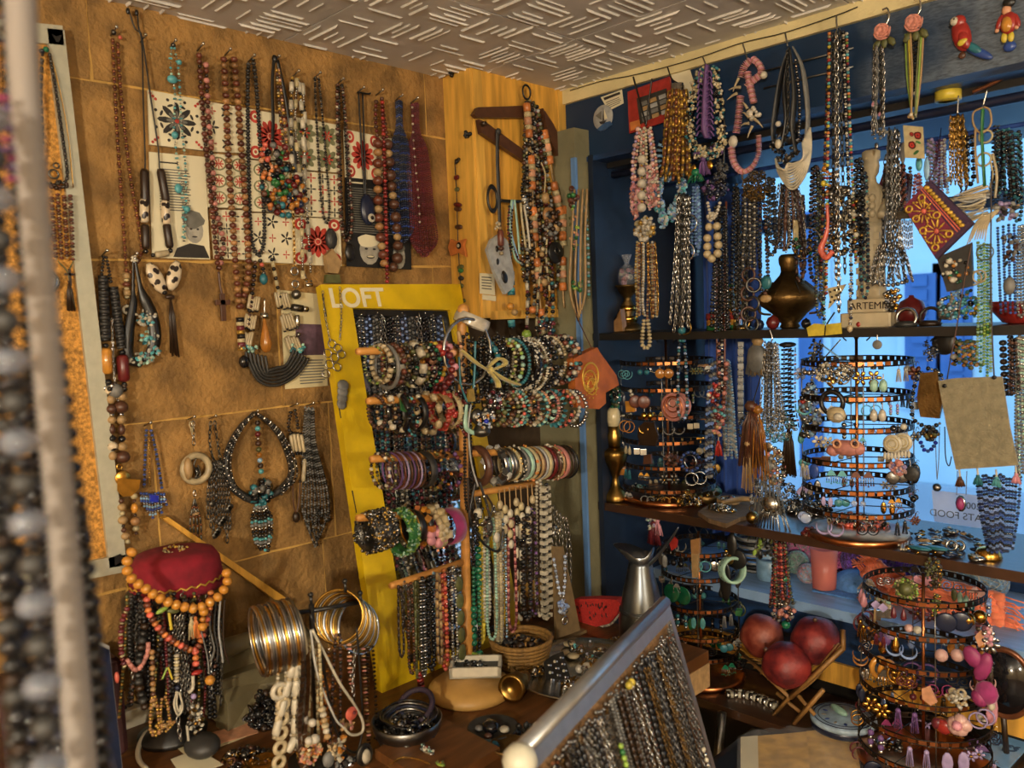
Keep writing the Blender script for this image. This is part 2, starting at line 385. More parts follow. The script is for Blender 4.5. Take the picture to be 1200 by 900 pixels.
_t.links.new(_g.outputs['Position'], _sx.inputs[0]); _t.links.new(_g.outputs['Position'], _nz.inputs['Vector']); _t.links.new(_nz.outputs[0], _ma.inputs[0]); _t.links.new(_sx.outputs[0], _ma.inputs[2]); _t.links.new(_ma.outputs[0], _mr.inputs[0]); _t.links.new(_mr.outputs[0], _m2.inputs[0]); _t.links.new(_old, _m2.inputs[7]); _t.links.new(_m2.outputs[2], _b.inputs['Base Color'])
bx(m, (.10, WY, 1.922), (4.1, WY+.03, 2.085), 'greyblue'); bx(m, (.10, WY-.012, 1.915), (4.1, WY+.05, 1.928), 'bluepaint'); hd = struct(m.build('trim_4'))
m = MB(); bx(m, (.10, WY-.012, 2.083), (4.1, WY+.03, CEIL), 'creamstrip'); struct(m.build('trim_5'))
m = MB(); bx(m, (.2, WY+.05, 1.90), (2.7, 2.40, 1.918), 'blackwood'); struct(m.build('trim_6'))
m = MB(); mat('sillpaint', '8aaad0', .5, 0, var=.12, scale=8, bump=.1, island=0, stretch=(1, 8, 1)); bx(m, (.2, 1.97, .715), (2.7, 2.47, .742), 'sillpaint'); struct(m.build('window_sill'))['kind'] = 'structure'
m = MB(); bx(m, (.2, 1.985, .60), (2.7, 2.01, .715), 'bluepaint'); struct(m.build('trim_7'))
m = MB(); bx(m, (.2, 1.975, .545), (2.7, 2.02, .60), 'pine'); bx(m, (.2, 2.0, 0), (2.7, 2.02, .56), 'blackwood'); struct(m.build('trim_8'))
gm = bpy.data.materials.new('pane_glass'); gm.use_nodes = True; t = gm.node_tree; t.nodes.remove(t.nodes['Principled BSDF'])
tr = t.nodes.new('ShaderNodeBsdfTransparent'); gl = t.nodes.new('ShaderNodeBsdfGlossy'); gl.inputs['Roughness'].default_value = .02; fr = t.nodes.new('ShaderNodeFresnel'); fr.inputs[0].default_value = 1.25
mxs = t.nodes.new('ShaderNodeMixShader'); tr.inputs[0].default_value = (.94, .97, 1, 1)
t.links.new(fr.outputs[0], mxs.inputs[0]); t.links.new(tr.outputs[0], mxs.inputs[1]); t.links.new(gl.outputs[0], mxs.inputs[2]); t.links.new(mxs.outputs[0], t.nodes['Material Output'].inputs[0]); MATS['pane_glass'] = gm
wn = thing('window_1', None, None, (1.4, 2.40, .742), kind='structure')
for nm, lo, hi in (('stile', (.22, 2.37, .742), (.265, 2.43, 2.05)), ('stile', (1.36, 2.37, .742), (1.42, 2.43, 2.05)), ('stile', (2.56, 2.37, .742), (2.6, 2.43, 2.05)),
                   ('bottom_rail', (.22, 2.37, .742), (2.6, 2.43, .785)), ('top_rail', (.22, 2.37, 2.0), (2.6, 2.43, 2.05)), ('transom', (.265, 2.375, 1.735), (2.56, 2.425, 1.775))):
    m = MB(); bx(m, lo, hi, 'bluepaint', None); m.build(nm, wn)
for a, b, c, d in ((.265, 1.36, .785, 1.735), (1.42, 2.56, .785, 1.735), (.265, 1.36, 1.775, 2.0), (1.42, 2.56, 1.775, 2.0)):
    m = MB(); bx(m, (a, 2.398, c), (b, 2.402, d), 'pane_glass'); m.build('pane', wn)
# ---- street beyond the window
m = MB(); bx(m, (-8, 2.5, -.35), (10, 14, -.3), 'paving'); struct(m.build('ground'))
rg = random.Random(3)
hs = thing('house', 'pale blue-lit stucco house across the street with blue shutters', 'building', (0, 6, -.3))
m = MB(); bx(m, (-8, 6, -.3), (8, 6.4, 3.25), 'facade'); bx(m, (-8, 5.85, 3.25), (8, 6.5, 3.33), 'facade'); m.build('wall', hs)
m = MB(); bx(m, (-8, 5.93, -.3), (8, 6, .25), 'paving'); m.build('plinth', hs)
for px0, py0, px1, py1, kind in ((1062, 322, 1098, 470, 'shutter'), (1104, 322, 1140, 470, 'shutter'), (852, 285, 872, 352, 'shutter'), (936, 250, 965, 440, 'door'), (800, 250, 840, 470, 'door')):
    a = F(px0, py0, 5.97); b = F(px1, py1, 5.97); x0, x1 = sorted((a[0], b[0])); z1, z0 = a[2], b[2]
    if kind == 'door': z0 = -.2
    m = MB(); bx(m, (x0-.06, 5.965, z0-.06), (x1+.06, 6.0, z1+.08), 'facade'); bx(m, (x0, 5.94, z0), (x1, 6.0, z1), 'bluedoor'); o = m.build(kind, hs)
    n = 9 if kind == 'shutter' else 3
    for i in range(n):
        zz = z0+(z1-z0)*(i+.5)/n; m = MB(); bx(m, (x0+.05, 5.925, zz-(z1-z0)/n*.36), (x1-.05, 5.945, zz+(z1-z0)/n*.36), 'bluedoor'); m.build('slat' if kind == 'shutter' else 'panel', o)
# ---- shelves, table
def shelf(name, lo, hi, m_, label):
    m = MB(); bx(m, lo, hi, m_, BB if False else None); return m.build(name, label=label, cat='shelf')
shelf('display_shelf', (.18, 1.75, 1.432), (2.6, 2.03, 1.451), 'blackwood', 'upper dark shelf across the window, carrying the brass lamp and statuette')
shelf('display_shelf', (.185, 1.75, .960), (2.6, 2.04, .982), 'shelfwood', 'middle brown shelf across the window, carrying the big earring racks')
shelf('display_shelf', (.42, 1.75, .488), (2.6, 1.985, .510), 'shelfwood', 'lowest wooden shelf under the window, carrying the pomegranates')
tb = thing('table', 'brown wooden table against the stone wall, crowded with jewellery', 'table', (.4, .5, 0))
m = MB(); bx(m, (.012, -.9, .72), (.665, 1.435, .75), 'tablewood'); bx(m, (.022, 1.43, .72), (.665, 1.535, .75), 'tablewood'); m.build('table_top', tb)
m = MB(); bx(m, (.655, -.9, .668), (.667, 1.535, .722), 'palewood'); m.build('apron', tb)
for x in (.06, .56):
    for y in (-.8, 1.38): m = MB(); bx(m, (x, y, .012), (x+.05, y+.05, .72), 'tablewood', BB); m.build('leg', tb)
for lx in range(len(LAMPS)):
    l = LAMPS[lx][0]; q = thing('unseen_pendant', ('opal glass pendant lamp hanging behind the viewer', 'added unseen fill lamp hanging deeper in the shop')[lx], 'lamp', (l[0], l[1], CEIL))
    mm = MB(); lathe(mm, [(.03, -.02), (.05, -.012), (.05, 0)], 'brass', (l[0], l[1], CEIL-.001), 20); mm.build('ceiling_rose', q)
    mm = MB(); tube(mm, [(l[0], l[1], CEIL-.02), (l[0], l[1], l[2]+.10)], .003, 'black'); mm.build('cord', q)
    mm = MB(); lathe(mm, [(.018, .10), (.03, .07), (.03, .055)], 'brass', l, 16); mm.build('lamp_holder', q)

# ================================================================ JEWELLERY BUILDERS
def depth(p): return -(RW.T @ (np.asarray(p)-CAM))[2]
NRM = {'L': WAX, 'F': -WAY, 'T': WAZ}
PLN = {'L': L, 'F': F, 'T': T}
def parse(spec, U):
    out = []
    for w_ in spec.split():
        n = 1
        if '*' in w_: w_, n = w_.split('*'); n = int(n)
        a = w_.split(':'); r = float(a[1]) if len(a) > 1 else 2.0; k = float(a[2]) if len(a) > 2 else 1.0; sh = a[3] if len(a) > 3 else 's'
        g_ = 1.35 if sh == 'k' else 1.15; out += [(a[0], r*U*g_, k/g_*(1.15 if sh == 'k' else 1), sh)]*n
    return out
class Ctx:
    def __init__(s, pl, off):
        s.n = pl; s.off = off; s.nrm = NRM[pl] if isinstance(pl, str) else pl[1]; s.f = PLN[pl] if isinstance(pl, str) else pl[0]
    def P(s, x, y, d=0):
        p = s.f(x, y, s.off); return p+s.nrm*d
    def U(s, x, y): return depth(s.P(x, y))/FPX
    def basis(s):
        n = s.nrm; up = WAZ if abs(n[2]) < .9 else WAY
        a = _n(np.cross(up, n)); return np.array([a, np.cross(n, a), n]).T     # columns: right, up, normal
    def path(s, p, wob=0):
        if p[0] == 'loop': q = loop_px(*p[1:]); P = np.array([s.P(x, y) for x, y in q])
        else: P = smooth([s.P(*x) for x in p], 8)
        return P
def bead_split(c, P, spec, U, jit=0, gap=1.0, rot=False):
    """small beads joined, beads 10 px or more across returned one by one"""
    sp = parse(spec, U); big = any(e[1]/U >= 4.8 for e in sp)
    if not big:
        m = MB(); beads(m, P, sp, jit*U, gap, rot=rot); return m, []
    m = MB(); s, f = resample(P, 0); q = 0; i = 0; bigs = []
    while True:
        mt, r, k, sh = sp[i % len(sp)]; h = r*k; q2 = q+h*gap
        if q2+h*.5 > s[-1]: break
        t = f(min(s[-1], q2+h*.5))-f(max(0, q2-h*.5)); R = frame(t) if np.linalg.norm(t) > 1e-9 else np.eye(3)
        tgt = MB() if r/U >= 4.8 else m
        tgt.add(SHAPES['S' if sh == 's' and r/U >= 4.8 else sh], mt, f(q2), R, (r, r, h), smooth=sh not in 'xdoh')
        if tgt is not m: bigs.append(tgt)
        q = q2+h*gap; i += 1
    return m, bigs
def make(c, it):
    """one drawing command -> [(part name, MB)]"""
    k = it[0]; B = c.basis(); nm = None
    if isinstance(it[-1], dict): op = it[-1]; it = it[:-1]
    else: op = {}
    dd = op.get('d', 0); nm = op.get('n')
    if dd: c2 = Ctx(c.n, c.off); base = c2.f; c2.f = lambda x, y, o, b=base: b(x, y, o)+c.nrm*dd; c = c2
    m = MB()
    if k == 's':
        P = c.path(it[1]); U = depth(P[len(P)//2])/FPX; m, bg_ = bead_split(c, P, it[2], U, op.get('jit', 0), op.get('gap', 1.0), op.get('rot', False))
        return ([(nm or 'bead_strand', m)] if m.n else [])+[('bead', b) for b in bg_]
    if k == 't':
        P = c.path(it[1]); U = depth(P[0])/FPX; r = np.array(it[2])*U if not np.isscalar(it[2]) else it[2]*U
        tube(m, P, r, it[3], op.get('seg', 5), flat=op.get('flat')); return [(nm or 'cord', m)]
    x, y = it[1], it[2]; p = c.P(x, y); U = depth(p)/FPX
    if k == 'disc':
        r = it[3]*U; th = op.get('th', max(.0015, r*.15)); lathe(m, [(r*.9, -th), (r, -th*.5), (r, th*.5), (r*.9, th)], it[4], p, 18, B); return [(nm or 'disc', m)]
    if k == 'ball': m.add(S10 if it[3] < 12 else S16, it[4], p, B, it[3]*U); return [(nm or 'bead', m)]
    if k == 'drop':
        rx, ry = it[3]*U, it[4]*U; lathe(m, [(.05*rx, 1*ry), (.25*rx, .8*ry), (.5*rx, .35*ry), (.9*rx, -.25*ry), (rx, -.55*ry), (.8*rx, -.85*ry), (.35*rx, -ry)], it[5], p, 12, B @ np.array([[1, 0, 0], [0, 0, 1], [0, -1, 0]]).T if False else np.array([B[:, 0], B[:, 2], B[:, 1]]).T @ np.diag([1, -1, 1])); return [(nm or 'drop', m)]
    if k == 'ell':
        a = op.get('a', 0); R = B @ rotm((0, 0, 1), a); m.add(S10, it[5], p, R, (it[3]*U, it[4]*U, it[6]*U if len(it) > 6 else it[3]*U*.5)); return [(nm or 'stone', m)]
    if k == 'ring':
        m.add(tor(it[4]/it[3], 20, 6), it[5], p, B @ rotm((0, 0, 1), 0) @ rotm((0, 1, 0), op.get('yaw', 0)), (it[3]*U, it[3]*U*op.get('asp', 1), it[3]*U)); return [(nm or 'ring', m)]
    if k == 'cross':
        s_ = it[3]*U; w_ = it[4]*U; bt = it[5]
        m.add(BB, bt, p, B, (w_, s_, w_*.6), smooth=False); m.add(BB, bt, p+B[:, 1]*s_*.35, B, (s_*.55, w_, w_*.6), smooth=False); return [(nm or 'cross', m)]
    if k == 'tas':                                          # x, y, length, half width, material, n
        n = it[6] if len(it) > 6 else 9; ln = it[3]*U; hw = it[4]*U; q = random.Random(int(x*7+y))
        for i in range(n):
            a = (i/(n-1)-.5)*2 if n > 1 else 0; e = q.uniform(-.4, .4)*hw
            tube(m, [p, p+B[:, 0]*a*hw*.6-B[:, 1]*ln*.3+B[:, 2]*e*.4, p+B[:, 0]*a*hw-B[:, 1]*ln*q.uniform(.88, 1)+B[:, 2]*e*.6], U*op.get('r', 1.0), it[5], 4)
        m.add(S6, it[5], p, B, (hw*.5, hw*.45, hw*.4)); return [(nm or 'tassel', m)]
    if k == 'plate':                                        # polygon of pixels, thickness (m), material
        pts = [c.P(a, b) for a, b in it[1]]; prism(m, pts, c.nrm, it[2], it[3]); return [(nm or 'plate', m)]
    if k == 'clu':                                          # x, y, rx, ry, n, size, [materials], shape
        q = random.Random(int(x*13+y*7)); sh = it[8] if len(it) > 8 else 's'; mats_ = it[7]
        for i in range(it[5]):
            a = q.uniform(0, 6.283); r = math.sqrt(q.random()); s_ = it[6]*U*q.uniform(.7, 1.25)
            pp = p+B[:, 0]*r*math.cos(a)*it[3]*U+B[:, 1]*r*math.sin(a)*it[4]*U+B[:, 2]*q.uniform(-.5, 1)*s_*1.5
            m.add(SHAPES[sh], q.choice(mats_), pp, B @ rotm(_n((q.gauss(0, 1), q.gauss(0, 1), q.gauss(0, 1))), q.uniform(0, 6)), s_, smooth=sh not in 'xdoh')
        return [(nm or 'bead_cluster', m)]
    raise ValueError(k)
def fixplate(it): return it
def J(name, label, cat, pl, off, items, group=None, nails=()):
    c = Ctx(pl, off); parts = []
    for it in items:
        if it[0] == 'plate':
            op = it[-1] if isinstance(it[-1], dict) else {}; m = MB(); prism(m, [c.P(a, b, op.get('d', 0)) for a, b in it[1]], c.nrm, it[2], it[3]); parts.append((op.get('n', 'plate'), m))
        else: parts += make(c, it)
    for nx, ny in nails: nail(nx, ny)
    parts = [(n_, m_) for n_, m_ in parts if m_.n]
    if not parts: return None
    if len(parts) == 1: return parts[0][1].build(name, label=label, cat=cat, group=group)
    V = np.concatenate([np.concatenate(m_.v) for _, m_ in parts]); ctr = V.mean(0); ctr[2] = V[:, 2].min()
    o = thing(name, label, cat, ctr, group)
    for n_, m_ in parts: m_.build(n_, o)
    return o
def lp(*a): return ('loop',)+a
# flat print on a sheet given by four pixel corners (tl, tr, br, bl)
class Sheet:
    def __init__(s, name, label, cat, pl, off, q, th, m, group=None, parent=None):
        c = Ctx(pl, off); s.c = [c.P(*x) for x in q]; s.n = c.nrm; s.th = th; s.k = 0
        mb = MB(); prism(mb, s.c[::-1] if pl == 'F' else s.c, c.nrm, th, m); s.o = mb.build(name, parent, label, cat, group) if parent is None else mb.build(name, parent)
        s.mb = MB()
    def P(s, u, v, l=0):
        a = s.c[0]*(1-u)+s.c[1]*u; b = s.c[3]*(1-u)+s.c[2]*u; return a*(1-v)+b*v+s.n*(s.th+.0004+.0002*l)
    def poly(s, pts, m, l=0):
        p = np.array([s.P(u, v, l) for u, v in pts]); n = len(p); V = np.concatenate([p, [p.mean(0)]]); Tr = np.array([(n, i, (i+1) % n) for i in range(n)], I4)
        s.mb.add((V, np.zeros((0, 4), I4), Tr), m, smooth=False); return s
    def rect(s, u0, v0, u1, v1, m, l=0): return s.poly([(u0, v0), (u1, v0), (u1, v1), (u0, v1)], m, l)
    def blob(s, u, v, ru, rv, m, l=0, n=14, a=0, jit=0):
        q = random.Random(int(u*1000+v*77)); pts = []
        for i in range(n):
            t = 6.283*i/n; r = 1+q.uniform(-jit, jit); x, y = math.cos(t)*ru*r, math.sin(t)*rv*r; pts.append((u+x*math.cos(a)-y*math.sin(a), v+x*math.sin(a)+y*math.cos(a)))
        return s.poly(pts, m, l)
    def flower(s, u, v, r, n, m, l=0, asp=1, w_=.32):
        for i in range(n):
            a = 6.283*i/n; s.blob(u+math.cos(a)*r*.58, v+math.sin(a)*r*.58*asp, r*.42, r*w_*.5*asp, m, l, 8, a)
        return s.blob(u, v, r*.16, r*.16*asp, m, l+1, 8)
    def lines(s, u0, v0, u1, v1, n, m, l=0):
        q = random.Random(n*31)
        for i in range(n):
            v = v0+(v1-v0)*(i+.5)/n; h = (v1-v0)/n*.22; s.rect(u0, v-h, u1-(u1-u0)*q.uniform(0, .12), v+h, m, l)
        return s
    def done(s, name='print'):
        if s.mb.n: s.mb.build(name, s.o)
        return s.o
def text_mesh(name, body, p, right, up, size, m, parent=None, ext=.0004, label=None, cat=None, spacing=1.0, align='LEFT', bold=0):
    cu = bpy.data.curves.new(name, 'FONT'); cu.body = body; cu.size = size; cu.extrude = ext; cu.offset = bold; cu.space_character = spacing; cu.align_x = align
    to = bpy.data.objects.new(name+'_src', cu); COL.objects.link(to)
    me = bpy.data.meshes.new_from_object(to.evaluated_get(bpy.context.evaluated_depsgraph_get())); bpy.data.objects.remove(to)
    V = np.zeros(len(me.vertices)*3); me.vertices.foreach_get('co', V); V = V.reshape(-1, 3)
    r, u = _n(right), _n(up); n = np.cross(r, u); W = V[:, :1]*r+V[:, 1:2]*u+V[:, 2:]*n
    me.vertices.foreach_set('co', W.ravel()); me.materials.clear(); me.materials.append(MATS[m]); me.update(); me.name = name
    o = bpy.data.objects.new(name, me); COL.objects.link(o); put(o, p, parent); tag(o, label, cat); return o

# ================================================================ LEFT STONE WALL
mat('paper','d9cfae',.7,0,var=.06,scale=12,island=0);mat('paper2','cdbf94',.75,0,var=.1,scale=9,island=0);mat('ink','2a2622',.7,0,island=0);mat('inkgrey','6a675e',.7,0,island=0)
mat('inkred','b23a2c',.7,0,island=.1);mat('inkgreen','7a7a56',.7,0,island=.1);mat('inkblue','2c4c74',.7,0,island=0);mat('skinprint','9c978a',.7,0,island=0);mat('cardblack','1b1a19',.5,0,island=0);mat('photopurple','5c4450',.6,0,var=.4,scale=40,island=0)
mat('cork','b8843c',.9,0,var=.45,scale=160,bump=.4,bscale=260,island=0,detail=6);mat('alum','b6b4a0',.4,.35,var=.06,island=0);mat('plasticwhite','c9c4ae',.4,0,var=.05,island=0)
s=Sheet('printed_tile','white tile with a large black arabesque star and red corner dots','tile','L',.004,[(172,106),(236,118),(238,177),(174,170)],.006,'paper')
s.flower(.5,.5,.36,8,'ink',asp=1).flower(.5,.5,.2,8,'inkgrey',2);s.blob(.5,.5,.04,.04,'inkred',4)
for i in range(8):
 a=i*.785+.39;s.blob(.5+math.cos(a)*.30,.5+math.sin(a)*.30,.06,.025,'ink',1,8,a+1.57);s.blob(.5+math.cos(a)*.41,.5+math.sin(a)*.41,.03,.03,'ink',1)
for cu_,cv_ in((.08,.1),(.9,.1),(.1,.9),(.9,.9)):
 for k in(-1,0,1):s.blob(cu_+k*.045,cv_+(k*.045 if(cu_<.5)==(cv_<.5)else-k*.045),.028,.028,'inkred')
s.done()
s=Sheet('pinned_page','cream page with small print and a grey portrait at its foot','poster','L',.006,[(174,178),(240,184),(246,304),(178,302)],.0012,'paper')
s.rect(.16,.08,.5,.095,'ink').lines(.16,.14,.72,.55,16,'inkgrey')
s.blob(.74,.72,.16,.13,'skinprint').blob(.72,.62,.2,.09,'inkgrey',1,jit=.15).poly([(.35,.99),(.42,.9),(.65,.85),(.9,.87),(.99,.99)],'ink',1).blob(.68,.71,.025,.01,'ink',2).blob(.8,.71,.025,.01,'ink',2).blob(.74,.785,.05,.008,'ink',2)
s.done()
def tilep(label,q,fn,m='paper'):
 s=Sheet('printed_tile',label,'tile','L',.004,q,.006,m);fn(s);s.done()
def f_black(s):
 for i in range(3):
  for j in range(3):
   if(i+j)% 2:s.flower(.17+i*.33,.17+j*.33,.15,5,'ink')
   else:s.flower(.17+i*.33,.17+j*.33,.09,4,'inkred')
def f_circ(s):
 for i in range(2):
  for j in range(3):s.blob(.27+i*.5,.18+j*.32,.19,.13,'inkgreen').blob(.27+i*.5,.18+j*.32,.15,.1,'paper',1).flower(.27+i*.5,.18+j*.32,.13,8,'inkred',2,.7)
def f_cross(s):
 for i in range(4):
  for j in range(4):s.flower(.13+i*.25,.13+j*.25,.11,4,'inkred' if(i+j)% 2 else 'ink')
def f_green(s):
 for i in range(2):
  for j in range(2):s.flower(.27+i*.48,.27+j*.48,.24,8,'inkgreen',w_=.5).flower(.27+i*.48,.27+j*.48,.12,6,'inkred',2)
def f_red(s):
 s.flower(.5,.5,.34,12,'inkred',w_=.4)
 for a in(.14,.86):
  for b in(.14,.86):s.blob(a,b,.13,.13,'inkred').blob(a,b,.07,.07,'paper',1).blob(a,b,.035,.035,'inkred',2)
tilep('printed tile with black vine flowers, right of the arabesque tile',[(238,119),(288,128),(289,180),(240,178)],f_black)
tilep('printed tile with red rosettes in green circles, beside the cream page',[(241,180),(289,184),(290,245),(243,243)],f_circ)
tilep('printed tile with red and black crosslets, above the stone ledge on the left',[(246,246),(290,247),(291,305),(250,303)],f_cross)
tilep('printed tile with a red floral top, behind the black ribbon necklace',[(290,128),(338,137),(339,190),(291,186)],f_red)
tilep('printed tile with small red dots, behind the bead cluster necklace',[(291,188),(338,192),(340,250),(292,248)],f_circ)
tilep('printed tile with red and black stars, above the bib necklace',[(292,250),(341,251),(342,309),(294,307)],f_black)
tilep('printed tile with grey-green knotwork and red stars',[(340,137),(394,147),(396,203),(341,198)],f_green)
tilep('printed tile with a grid of black and red crosslets, right of the ribbon necklace',[(341,200),(396,205),(397,256),(342,253)],f_cross)
tilep('printed tile with a large red scroll flower behind the stone pendants',[(342,255),(397,257),(399,312),(343,310)],f_red)
tilep('printed tile with a bold red sunflower and red spirals, above the dark card',[(402,152),(442,160),(444,212),(404,208)],f_red)
tilep('printed tile half hidden behind the wooden-bead and navy necklaces',[(443,160),(482,168),(484,214),(445,212)],f_green)
s=Sheet('record_card','black card with white small print, an oval eye and a laughing portrait','card','L',.006,[(404,208),(478,214),(482,316),(406,312)],.0015,'cardblack')
s.lines(.08,.03,.32,.07,1,'paper').lines(.06,.1,.8,.62,20,'inkgrey');s.blob(.34,.80,.15,.17,'skinprint',1).blob(.33,.7,.17,.07,'paper',2,jit=.1).blob(.29,.79,.025,.012,'ink',3).blob(.41,.79,.025,.012,'ink',3).blob(.35,.88,.06,.02,'ink',3).blob(.35,.875,.05,.01,'paper',4)
s.blob(.80,.86,.1,.14,'skinprint',1).blob(.8,.76,.1,.05,'inkgrey',2);s.done()
s=Sheet('pinned_page','yellowed page with a dark violet photograph, under the bib necklace','poster','L',.005,[(328,340),(378,345),(384,452),(334,456)],.001,'paper2')
s.rect(.3,.33,.98,.66,'photopurple').lines(.34,.7,.95,.97,9,'inkgrey');s.done()
cbp=Ctx('L',.012)
ck=thing('cork_board','cork notice board with pale aluminium frame, left edge of picture','board',L(20,660,0))
m=MB();prism(m,[cbp.P(-160,20),cbp.P(56,40),cbp.P(128,662),cbp.P(-60,700)],WAX,.006,'cork');m.build('cork_sheet',ck)
for a in([(-170,8),(70,33),(72,56),(-170,30)],[(52,36),(72,38),(145,660),(125,664)],[(-80,690),(144,648),(145,668),(-80,712)]):
 m=MB();prism(m,[cbp.P(*q)for q in a],WAX,.016,'alum');m.build('frame_bar',ck)
m=MB();prism(m,[cbp.P(*q,.017)for q in((57,43),(62,46),(69,44),(65,53),(62,52))],WAX,.002,'black');m.build('corner_cap',ck)
m=MB();prism(m,[cbp.P(*q,.017)for q in((130,650),(137,647),(145,660),(136,657),(131,661))],WAX,.002,'black');m.build('corner_cap',ck)
J('necklace','dark metal bead necklace with brown seed fringe and cross, on the cork board','necklace','L',.035,[
 ('s',[(50,58),(48,110),(50,160),(47,200),(55,218)],'darksilver:1.8:1:c black:1.6 gold_bead:1.4'),('s',[(58,62),(66,110),(74,165),(79,205),(74,215)],'darksilver:1.8:1:c black:1.7'),('t',[(59,62),(70,105),(80,160),(86,220)],.6,'gold'),
 ('ball',54,58,3.5,'emerald'),('ball',49,60,3.2,'jet'),('ring',63,204,5,1.3,'darksilver'),('ring',66,194,3,1,'darksilver'),('clu',66,217,14,5,26,2.2,['darkbrown','darksilver','brown'])]
 +[('s',[(60+(i % 4)*7,226),(63+(i % 4)*6.6,265),(66+(i % 4)*6,306)],'redbrown:2.6:.7 brown:2.6:.7 cream:1.2:.8',{'d':.002*i})for i in range(4)]
 +[('ball',81,241,4,'bone'),('t',[(68,306),(80,322),(83,364)],.8,'olive'),('t',[(86,306),(81,322),(88,362)],.8,'olive'),('cross',82,325,10,1.4,'darkbrown'),('tas',81,330,38,4,'darkbrown',6)],nails=())
J('necklace','fine gold chain with long gold drops, left edge of the cork board','necklace','L',.03,[('s',[(1,48),(3,90),(2,130)],'gold:1.2:1.4:k'),('drop',5,118,4,18,'gold'),('drop',16,115,3.5,12,'gold'),('clu',10,112,5,9,22,1.6,['gold','olive','darkbrown'])])
for k,(yy,xx,r,lb)in enumerate(((270,50,11,'upper'),(330,55,14,'lower'))):
 J('earring',f'{lb} of two engraved silver disc earrings on the cork board','earring','L',.03,[('disc',xx,yy,r,'silver'),('ring',xx,yy,r-2,.8,'darksilver',{'d':.003}),('ring',xx,yy,r-5,.8,'darksilver',{'d':.003}),('t',[(xx-2,yy-r-8),(xx,yy-r)],.7,'silver',{'n':'hook'})],group='disc earrings on the cork board')
J('necklace','long thin copper bead necklace with a small white ring, beside the cork board','necklace','L',.012,[
 ('s',[(132,43),(134,90),(137,150),(141,210),(145,270),(148,316),(150,322)],'copperbead:2:.9:c redbrown:1.7 gold_bead:1.3:.7'),('s',[(138,50),(141,100),(147,160),(154,215),(161,255),(166,290),(160,310),(150,322)],'copperbead:2:.9:c redbrown:1.7 gold_bead:1.3:.7'),
 ('ball',141,44,2.4,'coral'),('ball',133,38,3.2,'darksilver'),('s',[(148,320),(149,350)],'tan:4:.8:c cream:3:.6 redbrown:4.5:.7 cream:3:.6'),('ring',149,363,4.2,1.8,'ivory'),('ball',149,363,2,'jet')],nails=[(133,37)])
lpz='leopard';mat('leopard','d8ccb0',.3,0,island=0)
_t=MATS['leopard'].node_tree;_v=_t.nodes.new('ShaderNodeTexVoronoi');_v.inputs['Scale'].default_value=75;_c=_t.nodes.new('ShaderNodeValToRGB');_tc=_t.nodes.new('ShaderNodeTexCoord')
_t.links.new(_tc.outputs['Object'],_v.inputs['Vector']);_t.links.new(_v.outputs['Distance'],_c.inputs[0]);_c.color_ramp.interpolation='CONSTANT'
_c.color_ramp.elements[0].color=(.02,.012,.01,1);_c.color_ramp.elements[1].position=.38;_c.color_ramp.elements[1].color=(.62,.5,.33,1);_t.links.new(_c.outputs[0],_t.nodes['Principled BSDF'].inputs['Base Color'])
J('necklace','black cord necklace with brown barrels and a black-spotted heart pendant with tassel','necklace','L',.018,[
 ('t',[(152,15),(158,33),(166,47),(168,120),(170,180),(170,200)],1.0,'black'),('t',[(161,17),(163,35),(167,47),(176,110),(185,170),(187,200)],1.0,'black'),('ell',150,13,2.4,4,'black',2),('ell',160,15,2.4,4,'black',2),
 ('s',[(169,198),(170,238)],'darkbrown:4.4:5:b jet:2.6',{'n':'barrel'}),('s',[(188,198),(194,232)],'darkbrown:4.4:4.4:b jet:2.6',{'n':'barrel'}),('s',[(169,226),(169,262)],'jet:3.5 leopard:4.6:3:b jet:3.5',{'n':'barrel'}),('s',[(193,228),(195,264)],'jet:3.5 leopard:4.6:3:b jet:3.5',{'n':'barrel'}),
 ('s',[(170,263),(171,298)],'darkbrown:4.3:3.3:b jet:3',{'n':'barrel'}),('s',[(195,262),(200,296)],'darkbrown:4.3:3.3:b jet:3',{'n':'barrel'}),('s',[(174,300),(200,296)],'jet:2.6 bone:3.4:2.4:b jet:2.6 brown:2.6',{'n':'barrel'}),
 ('ell',183,326,9,20,'leopard',4,{'a':.42}),('ell',204,323,8.5,19,'leopard',4,{'a':-.3}),('ball',193,343,3,'jet'),('ell',199,348,6,3,'darkbrown',3),('tas',200,350,72,4.5,'darkbrown',8)],nails=[(167,46)])
J('necklace','long sparse turquoise chip necklace with a large blue stone near the top','necklace','L',.016,[
 ('s',[(201,54),(200,80),(205,110),(204,150),(208,190),(214,230),(215,285)],'turq:1.6 silver:1 mint:1.5 turq:2.4:1:h silver:1 silver:1',{'gap':1.35}),('s',[(204,54),(209,80),(211,110),(213,150),(217,190),(218,240),(216,285)],'turq:1.6 silver:1 mint:1.5 silver:1 turq:2:1:h silver:1',{'gap':1.35}),
 ('ell',202,93,6.5,5,'turq',4),('ball',210,73,3.2,'turq'),('ball',205,158,4,'turq'),('ell',209,221,4.5,6,'turq',3),('ball',219,245,4,'turq'),('ball',203,53,3,'darksilver')],nails=[(202,52)])
J('rosary','red-brown wooden bead rosary with a dark wooden cross','necklace','L',.020,[
 ('s',[(233,58),(236,110),(241,170),(247,230),(252,280),(256,318)],'redbrown:3.5 redbrown:3.2 darkbrown:2.2'),('s',[(241,66),(244,130),(249,190),(252,240),(262,285),(256,318)],'rose:3.4 redbrown:3.2 darkbrown:2.2'),
 ('t',[(256,318),(258,335),(260,345)],1.5,'brown'),('cross',261,360,16,3,'brown')],nails=[(234,56)])
